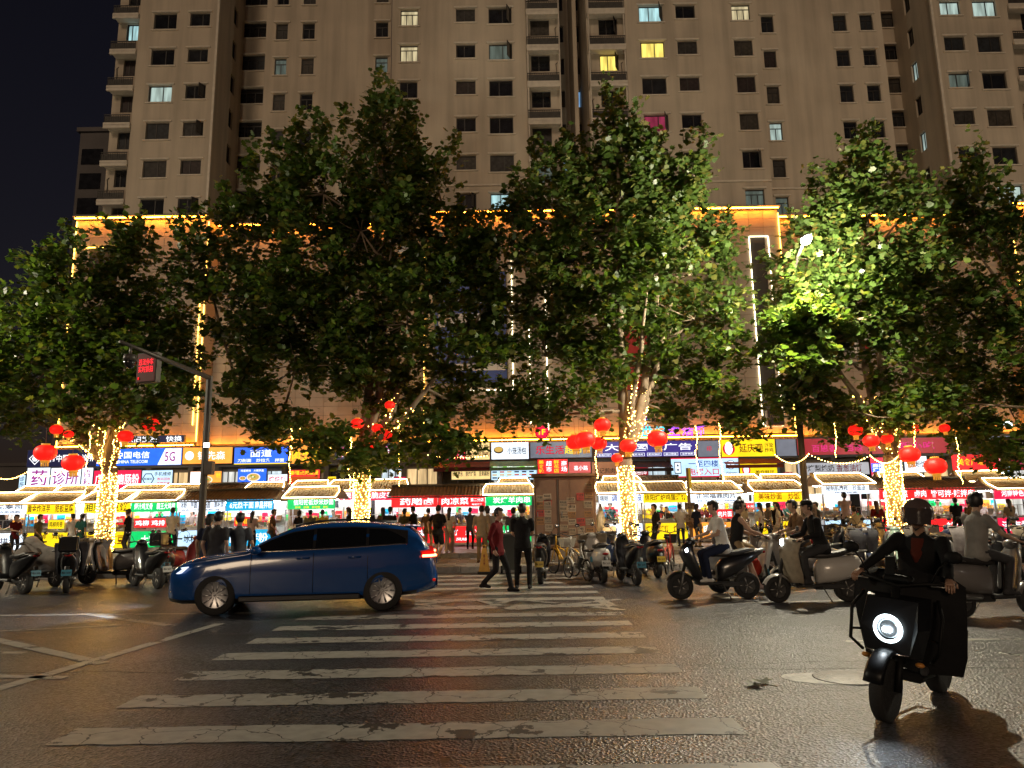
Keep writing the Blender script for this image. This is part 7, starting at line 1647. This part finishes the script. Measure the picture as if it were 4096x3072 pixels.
Pn('man in black tee and loose black trousers standing at the kerb with his back turned',2088,2014,16.0,0,R(175),top='black',bottom='black',hair='short',legs='long',armpose='hold',vox=.016,shape=1.06,shoes='charcoal',spread=.03)
Pn('shopper in black behind the man at the kerb',2052,2030,22.4,WZ_,R(160),top='slate',bottom='black',hair='short',group=gB)
Pn('person in a long black tee and shorts walking with a hand at the mouth',2620,2014,23.6,WZ_,R(-85),top='black',bottom='black',legs='shorts',hair='short',walk=.55,armpose='mouth',vox=.019,group=gB)
Pn('vendor in cap and mask with red apron in the egg pancake stall',2646,2018,30.0,PZ,R(10),top='black',bottom='black',hair='short',apron='red',armpose='hold',cap=CL['white'],group='stall vendors')
Pn('vendor with black hair bending in the egg pancake stall',2676,2046,29.8,PZ,R(-30),top='black',bottom='black',hair='bob',fem=True,lean=.5,armpose='reach',group='stall vendors')
Pn('vendor in a yellow cap and maroon tee at the meat slice stall',2822,2020,29.9,PZ,R(-10),top='maroon',bottom='black',hair='short',cap=CL['yellow'],armpose='hold',head=(0,-.4),group='stall vendors')
Pn('woman with long black hair leaning at the meat slice stall',2872,2014,26.6,PZ,R(-110),top='black',bottom='black',hair='long',fem=True,lean=.35,armpose='reach',group=gB)
Pn('man in dark grey standing between the white and yellow stalls',2960,1985,28.4,PZ,R(160),top='slate',bottom='black',hair='short',group=gB)
Pn('shopper in a white cap by the fried noodle stall',2974,2048,25.8,PZ,R(120),top='cream',bottom='khaki',hair='bob',fem=True,cap=CL['white'],group=gB)
Pn('woman in a white top with long hair at the fried noodle stall',3042,2026,24.8,PZ,R(-130),top='white',bottom='black',hair='long',fem=True,group=gB)
Pn('woman in a plaid shirt at the fried noodle stall',3072,2034,25.2,PZ,R(100),top='plaid',bottom='denim',hair='pony',fem=True,group=gB)
Pn('man in black waiting at the fried noodle stall with his back turned',3104,2008,25.8,PZ,R(180),top='black',bottom='black',hair='short',group=gB)
Pn('woman in a white dress with long hair by the fried noodle stall',3112,2024,24.4,PZ,R(-110),top='white',bottom='white',legs='skirt',hair='long',fem=True,group=gB)
Pn('man in a pale pink tee and black shorts at the pepper noodle stall',3382,1970,27.6,PZ+.12,R(165),top='pink',bottom='black',legs='shorts',hair='curly',shoes='white',armpose='reach',group=gB)
person('person in a beige shirt seated with back turned at the pepper noodle stall',standY(3424,25.6,PZ),R(185),H=1.68,top='cream',bottom='khaki',hair='short',pelvis=(0,0,.50),feet={-1:(-.14,-.42,.085),1:(.14,-.42,.085)},hands={-1:(-.14,-.32,.72),1:(.14,-.32,.72)},lean=.15,group=gB)
st_=thing('plastic_stool','low plastic stool under the seated person in beige','stool',standY(3424,25.55,PZ)); s=MB(); s.lathe([(0,.37),(.17,.37),(.18,.40),(0,.41)],'z',(0,0,0),16,CL['red']); s.build('seat',st_)
for a in range(4): MB().tube([(.13*math.cos(a*1.571+.78),.13*math.sin(a*1.571+.78),.38),(.18*math.cos(a*1.571+.78),.18*math.sin(a*1.571+.78),0)],.018,CL['red'],6).build('leg',st_)
Pn('woman with long brown hair in a maroon top beside the lantern trunk',3508,2006,24.6,PZ,R(165),top='maroon',bottom='black',legs='skirt',hair='long',hairm=HAIRB,fem=True,sleeves='long',group=gB)
Pn('vendor in a cream tee at the self serve salad stall',3752,1998,29.9,PZ,R(0),top='cream',bottom='black',hair='short',armpose='hold',group='stall vendors')
Pn('man in black with his back turned at the spicy skewer stall',3826,1990,26.4,PZ,R(175),top='black',bottom='black',hair='short',armpose='hold',group=gB)
Pn('vendor in a white tee beside the specialty snack stall',3928,2002,30.0,PZ,R(-15),top='white',bottom='black',hair='short',armpose='hold',group='stall vendors')
Pn('vendor behind the red bean cake counter',420,2040,30.0,PZ,R(0),top='white',bottom='black',hair='bob',fem=True,armpose='hold',apron='red',group='stall vendors')
Pn('vendor behind the green chicken counter',640,2036,30.0,PZ,R(10),top='charcoal',bottom='black',hair='short',armpose='reach',group='stall vendors')
Pn('vendor behind the iced dessert counter',770,2036,30.0,PZ,R(-10),top='pink',bottom='black',hair='bob',fem=True,armpose='hold',group='stall vendors')
Pn('vendor behind the sushi counter',30,2050,30.0,PZ,R(10),top='black',bottom='black',hair='short',armpose='hold',group='stall vendors')
Pn('vendor behind the lamb skewer counter',2075,2015,30.0,PZ,R(-10),top='white',bottom='black',hair='short',armpose='reach',cap=CL['white'],group='stall vendors')
Pn('vendor behind the white cold noodle counter',2440,2008,30.0,PZ,R(15),top='teal',bottom='black',hair='short',armpose='reach',group='stall vendors')
Pn('vendor behind the yellow noodle counter',3150,2008,30.0,PZ,R(15),top='teal',bottom='black',hair='short',armpose='reach',group='stall vendors')

for (lab,px,ty,Y,rot,kw) in (
 ('woman in a teal top waiting between the potato and bean cake stalls',330,2066,26.0,R(170),dict(top='teal',bottom='denim',hair='pony',fem=True)),
 ('tall man in white with his back turned at the green chicken stall',690,2030,26.2,R(180),dict(top='white',bottom='navy',hair='short',armpose='hold')),
 ('woman in a pink tee ordering at the hot dry noodle stall',1010,2044,26.4,R(175),dict(top='pink',bottom='black',hair='long',fem=True,armpose='hold')),
 ('man in a brown tee stepping past the hot dry noodle stall',1092,2036,25.4,R(100),dict(top='brown',bottom='charcoal',hair='short',walk=.5,armpose='swing')),
 ('boy in yellow standing at the iron plate noodle stall',1290,2066,26.2,R(190),dict(top='yellow',bottom='denim',legs='shorts',hair='short')),
 ('woman in olive with a bob at the braised meat stall',1618,2040,26.0,R(170),dict(top='olive',bottom='black',hair='bob',fem=True)),
 ('man in slate blue reaching toward the cold dish counter',1880,2030,26.8,R(175),dict(top='slate',bottom='black',hair='short',armpose='reach')),
 ('woman in a red top at the white cold noodle stall',2505,2028,26.2,R(185),dict(top='red',bottom='black',hair='pony',fem=True,armpose='hold')),
 ('man in a white tee at the yellow egg pancake stall',2720,2020,26.4,R(180),dict(top='white',bottom='denim',hair='short',armpose='hold')),
 ('woman in navy chatting beside the meat slice stall',2785,2030,25.6,R(120),dict(top='navy',bottom='khaki',hair='bob',fem=True)),
 ('man in charcoal carrying takeaway past the street lamp pole',3268,2014,24.8,R(-95),dict(top='charcoal',bottom='black',hair='short',walk=.5,armpose='hold')),
 ('woman in a cream blouse at the self serve salad stall',3640,2012,26.0,R(170),dict(top='cream',bottom='black',legs='skirt',hair='long',fem=True)),
 ('man in brown waiting at the spicy skewer stall',3880,2010,26.0,R(190),dict(top='brown',bottom='charcoal',hair='short')),
 ('woman in plaid at the specialty snack stall',4040,2016,25.6,R(175),dict(top='plaid',bottom='denim',hair='long',fem=True,armpose='hold')),
 ('man in olive walking with a bag before the sushi stall',160,2060,24.9,R(95),dict(top='olive',bottom='black',hair='short',walk=.5,armpose='swing')),
): Pn(lab,px,ty,Y,PZ,rot,group=gB,**kw)
# ---------------------------------------------------------------- riders
def rider(label,sc_loc,hdg,lean=0.12,seat=(-.22,.86),hand=(.27,.30,1.05),foot=(.12,.13,.36),feet=None,tilt=0,**k):
    def c(x,y,z): return (y,-x,z)
    hands={s:c(hand[0]-.05,s*hand[1],hand[2]+.05) for s in(-1,1)}
    ft=feet or {s:c(foot[0],s*foot[1],foot[2]+.03) for s in(-1,1)}
    t,i_=person(label,(sc_loc[0],sc_loc[1],sc_loc[2]),hdg+R(90),pelvis=c(seat[0],0,seat[1]+.08),hands=hands,feet=ft,lean=lean,**k)
    return t
def cc(x,y,z): return (y,-x,z)
l1=at(2820,2378); l1=(l1[0],13.75,0); h1=R(182)
scooter('black sport scooter with bright headlamp heading past the crossing',l1,h1,'sport','black','blue',light=True,name='scooter')
rider('rider in a white tee and dark trousers on the black sport scooter',l1,h1,lean=.20,top='white',bottom='navy',hair='short',shoes='white',H=1.72,vox=.016,head=(0,-.15))
l2=(WX(3000,2350,14.7),14.7,0); h2=R(2)
scooter('white scooter heading toward the lamp post with red bags on its floor',l2,h2,'vespa','white','yellow',quilt=None)
rider('rider in a black tank top and shorts with one foot on the road',l2,h2,lean=.12,top='black',bottom='khaki',legs='shorts',sleeves='none',hair='short',shoes='pink',H=1.74,vox=.016,skin=1,feet={-1:cc(.10,-.36,.10),1:cc(.12,.13,.38)})
bag('red shopping bag on the floor of the white scooter',(l2[0]+.12,l2[1]-.03,.315),CL['red'],.3)
l3=(WX(3255,2390,13.1),13.1,0); h3=R(181)
scooter('cream retro scooter with square headlamp and pale apron',l3,h3,'vespa','white','white',light=True,quilt=2)
rider('rider in a black jacket hunched over the cream retro scooter',l3,h3,lean=.28,top='black',bottom='charcoal',sleeves='long',hair='short',H=1.70,vox=.016,cap=CL['black'])
l4=(WX(3185,2330,15.6),15.6,0); h4=R(178)
scooter('grey scooter waiting behind the cream retro scooter',l4,h4,'vespa','grey','blue')
rider('rider in a brown tee behind the cream retro scooter',l4,h4,lean=.22,top='brown',bottom='charcoal',hair='short',H=1.74,vox=.018)
l5=(WX(3985,2430,11.2),11.2,0); h5=R(12)
scooter('dark grey scooter carrying the grey tee rider away',l5,h5,'vespa','grey','white')
rider('rider in a loose grey tee with thick hair seen from behind',l5,h5,lean=.10,top='grey',bottom='charcoal',hair='curly',H=1.76,vox=.016,shape=1.06)
# ---------------------------------------------------------------- helmeted rider coming toward the camera
hd6=math.atan2(-.69,-.72); fwp=G(3546,2885); c6=Vector((fwp.x,fwp.y,0))-Vector((math.cos(hd6),math.sin(hd6),0))*.66
big=thing('electric_scooter','boxy black electric scooter with round glowing headlamp and side guard bars','scooter',(c6.x,c6.y,0),hd6); big.rotation_euler=(R(-5),0,hd6)
MK=mat('big_black',(.006,.006,.007),.4,spec=.3); MK2=mat('big_plastic',(.007,.007,.007),.6,spec=.2)
wheel(big,(.66,0,.235),.235,.10,6,-1,MK2,'front_wheel'); wheel(big,(-.60,0,.235),.235,.115,6,-1,MK2,'rear_wheel')
s=MB()
for sd in(-1,1): s.tube([(.66,sd*.085,.235),(.59,sd*.085,.50)],.026,MK2,7)
s.tube([(.56,0,.50),(.42,0,1.0)],.035,MK2,8); s.build('fork',big)
g=MB(); g.tube([(.66+.285*math.cos(R(a)),0,.235+.285*math.sin(R(a))) for a in range(20,150,15)],.075,MK,8,flat=.35); g.build('front_mudguard',big)
g=MB(); g.loft([[(x+dx,y,z) for x,y,z in pts] for dx,pts in ((0,[(.46,-.20,.46),(.46,.20,.46),(.42,.25,.70),(.36,.24,.93),(.36,-.24,.93),(.42,-.25,.70)]),(.17,[(.46,-.16,.50),(.46,.16,.50),(.43,.21,.70),(.34,.19,.91),(.34,-.19,.91),(.43,-.21,.70)]))],MK,smooth=False); g.build('front_panel',big)
hl=MB(); hl.tube([(.61,.098*math.cos(2*math.pi*j/28),.69+.098*math.sin(2*math.pi*j/28)) for j in range(28)],.013,glow('halo_ring',(.80,.95,1.0),5.0),8,closed=True); ho=hl.build('headlight_ring',big)
MB().lathe([(.0,.02),(.06,.015),(.094,.0)][::-1],'x',(.595,0,.69),24,mat('lamp_bowl',(.4,.45,.5),.15,.6)).build('headlight_bowl',ho); MB().box((.628,0,.685),(.02,.07,.04),glow('headlamp_core',(.88,.96,1.0),16.0),bev=.008).build('headlight_core',ho)
MB().tube([(.63,-.16,.515),(.64,.0,.505),(.63,.16,.515)],.008,M_CHR,5).build('chrome_lip',big)
for sd in(-1,1):
    b_=MB(); b_.tube([(.42,sd*.26,.46),(.50,sd*.33,.55),(.44,sd*.34,.80),(.34,sd*.28,.92)],.014,MK2,6); b_.tube([(.47,sd*.335,.62),(.40,sd*.25,.62)],.010,MK2,5); b_.build('guard_bar',big)
    MB().sphere((.52,sd*.20,.44),(.03,.035,.02),mat('indicator',(.6,.25,.05),.3),8,6).build('indicator',big)
    MB().tube([(.25,sd*.20,.42),(-.05,sd*.24,.30),(-.45,sd*.24,.34),(-.70,sd*.20,.55)],.016,MK2,6).build('side_bar',big)
    m_=MB(); m_.tube([(.34,sd*.24,1.06),(.36,sd*.30,1.18),(.33,sd*.36,1.24)],.007,MK2,5); m_.sphere((.32,sd*.39,1.27),(.022,.07,.05),MK2,10,7); m_.build('mirror',big)
MB().box((.10,0,.29),(.50,.32,.07),MK2,bev=.02).build('floorboard',big)
s=MB(); s.loft([ring_ell(x,z,hw,hh,14,0,.6) for x,z,hw,hh in ((-.10,.50,.15,.22),(-.35,.53,.18,.22),(-.65,.58,.17,.19),(-.88,.63,.11,.12))],MK); s.build('rear_body',big)
s=MB(); s.loft([ring_ell(x,z,hw,.05,12,0,.75) for x,z,hw in ((.0,.78,.08),(-.2,.80,.15),(-.5,.82,.15),(-.8,.86,.12))],M_SEAT); s.build('seat',big)
hb=MB(); hb.tube([(.26,-.38,1.05),(.34,-.2,1.04),(.38,0,1.0),(.34,.2,1.04),(.26,.38,1.05)],.016,MK2,7); hbo=hb.build('handlebar',big)
for sd in(-1,1): MB().tube([(.30,sd*.27,1.045),(.25,sd*.39,1.05)],.022,M_SEAT,7).build('grip',hbo); MB().tube([(.36,sd*.24,1.03),(.31,sd*.38,1.03)],.007,M_MET,5).build('brake_lever',hbo)
MB().box((.37,0,1.06),(.10,.22,.06),MK2,bev=.02).build('dashboard',big)
rows=[]
for i,(x,z,hw) in enumerate(((.24,1.12,.30),(.34,1.06,.42),(.36,.90,.43),(.33,.70,.42),(.28,.50,.40),(.26,.34,.36))):
    rows.append([(x-.20*abs(q)**2+.02*math.sin(6*q+i),hw*q,z-.04*abs(q)+.012*math.sin(5*q+i*2)) for q in [-1+2*j/12 for j in range(13)]])
vs=[p for r_ in rows for p in r_]; n_=len(vs); fs=[(i*13+j,i*13+j+1,(i+1)*13+j+1,(i+1)*13+j) for i in range(5) for j in range(12)]
MB().add(vs+[(p[0]-.03,p[1],p[2]) for p in vs],fs+[tuple(k+n_ for k in f_[::-1]) for f_ in fs],CL['black'],True).build('leg_apron',big)
ph=thing('phone_holder','phone clipped in a holder on the handlebar of the boxy scooter','phone',(0,0,0)); q=Matrix.Translation((c6.x,c6.y,0))@Matrix.Rotation(hd6,4,'Z')@Vector((.40,.05,1.16)); ph.location=q; ph.rotation_euler=(0,0,hd6)
MB().box((0,0,0),(.012,.078,.155),MK2,rot=(0,R(-20),0),bev=.005).build('case',ph); MB().tube([(0,0,-.06),(-.02,0,-.10)],.012,MK2,6).build('clip',ph)
_rb=rider('helmeted rider in a dark jacket over a rust red shirt facing the camera',(c6.x,c6.y,0),hd6,lean=.16,seat=(-.24,.82),hand=(.30,.34,1.03),foot=(.16,.14,.36),top='black',bottom='black',sleeves='long',H=1.60,vox=.013,shape=1.16,inner='rust',helmet=mat('helmet_shell',(.10,.07,.065),.15,coat=.6),hair='none',shoes='charcoal',skin=1)
_rb.rotation_euler=(0,R(5),hd6+R(90))
# headlamp throws real light
L=bpy.data.lights.new('scooter_beam','SPOT'); L.energy=22; L.spot_size=R(80); L.spot_blend=.9; L.color=(.85,.94,1.0); L.shadow_soft_size=.05
lo=bpy.data.objects.new('scooter_beam',L); COL.objects.link(lo); lo.parent=big; lo.location=(.68,0,.69); lo.rotation_euler=Vector((1,0,-.45)).to_track_quat('-Z','Y').to_euler()
bpy.data.scenes.remove(WORK)
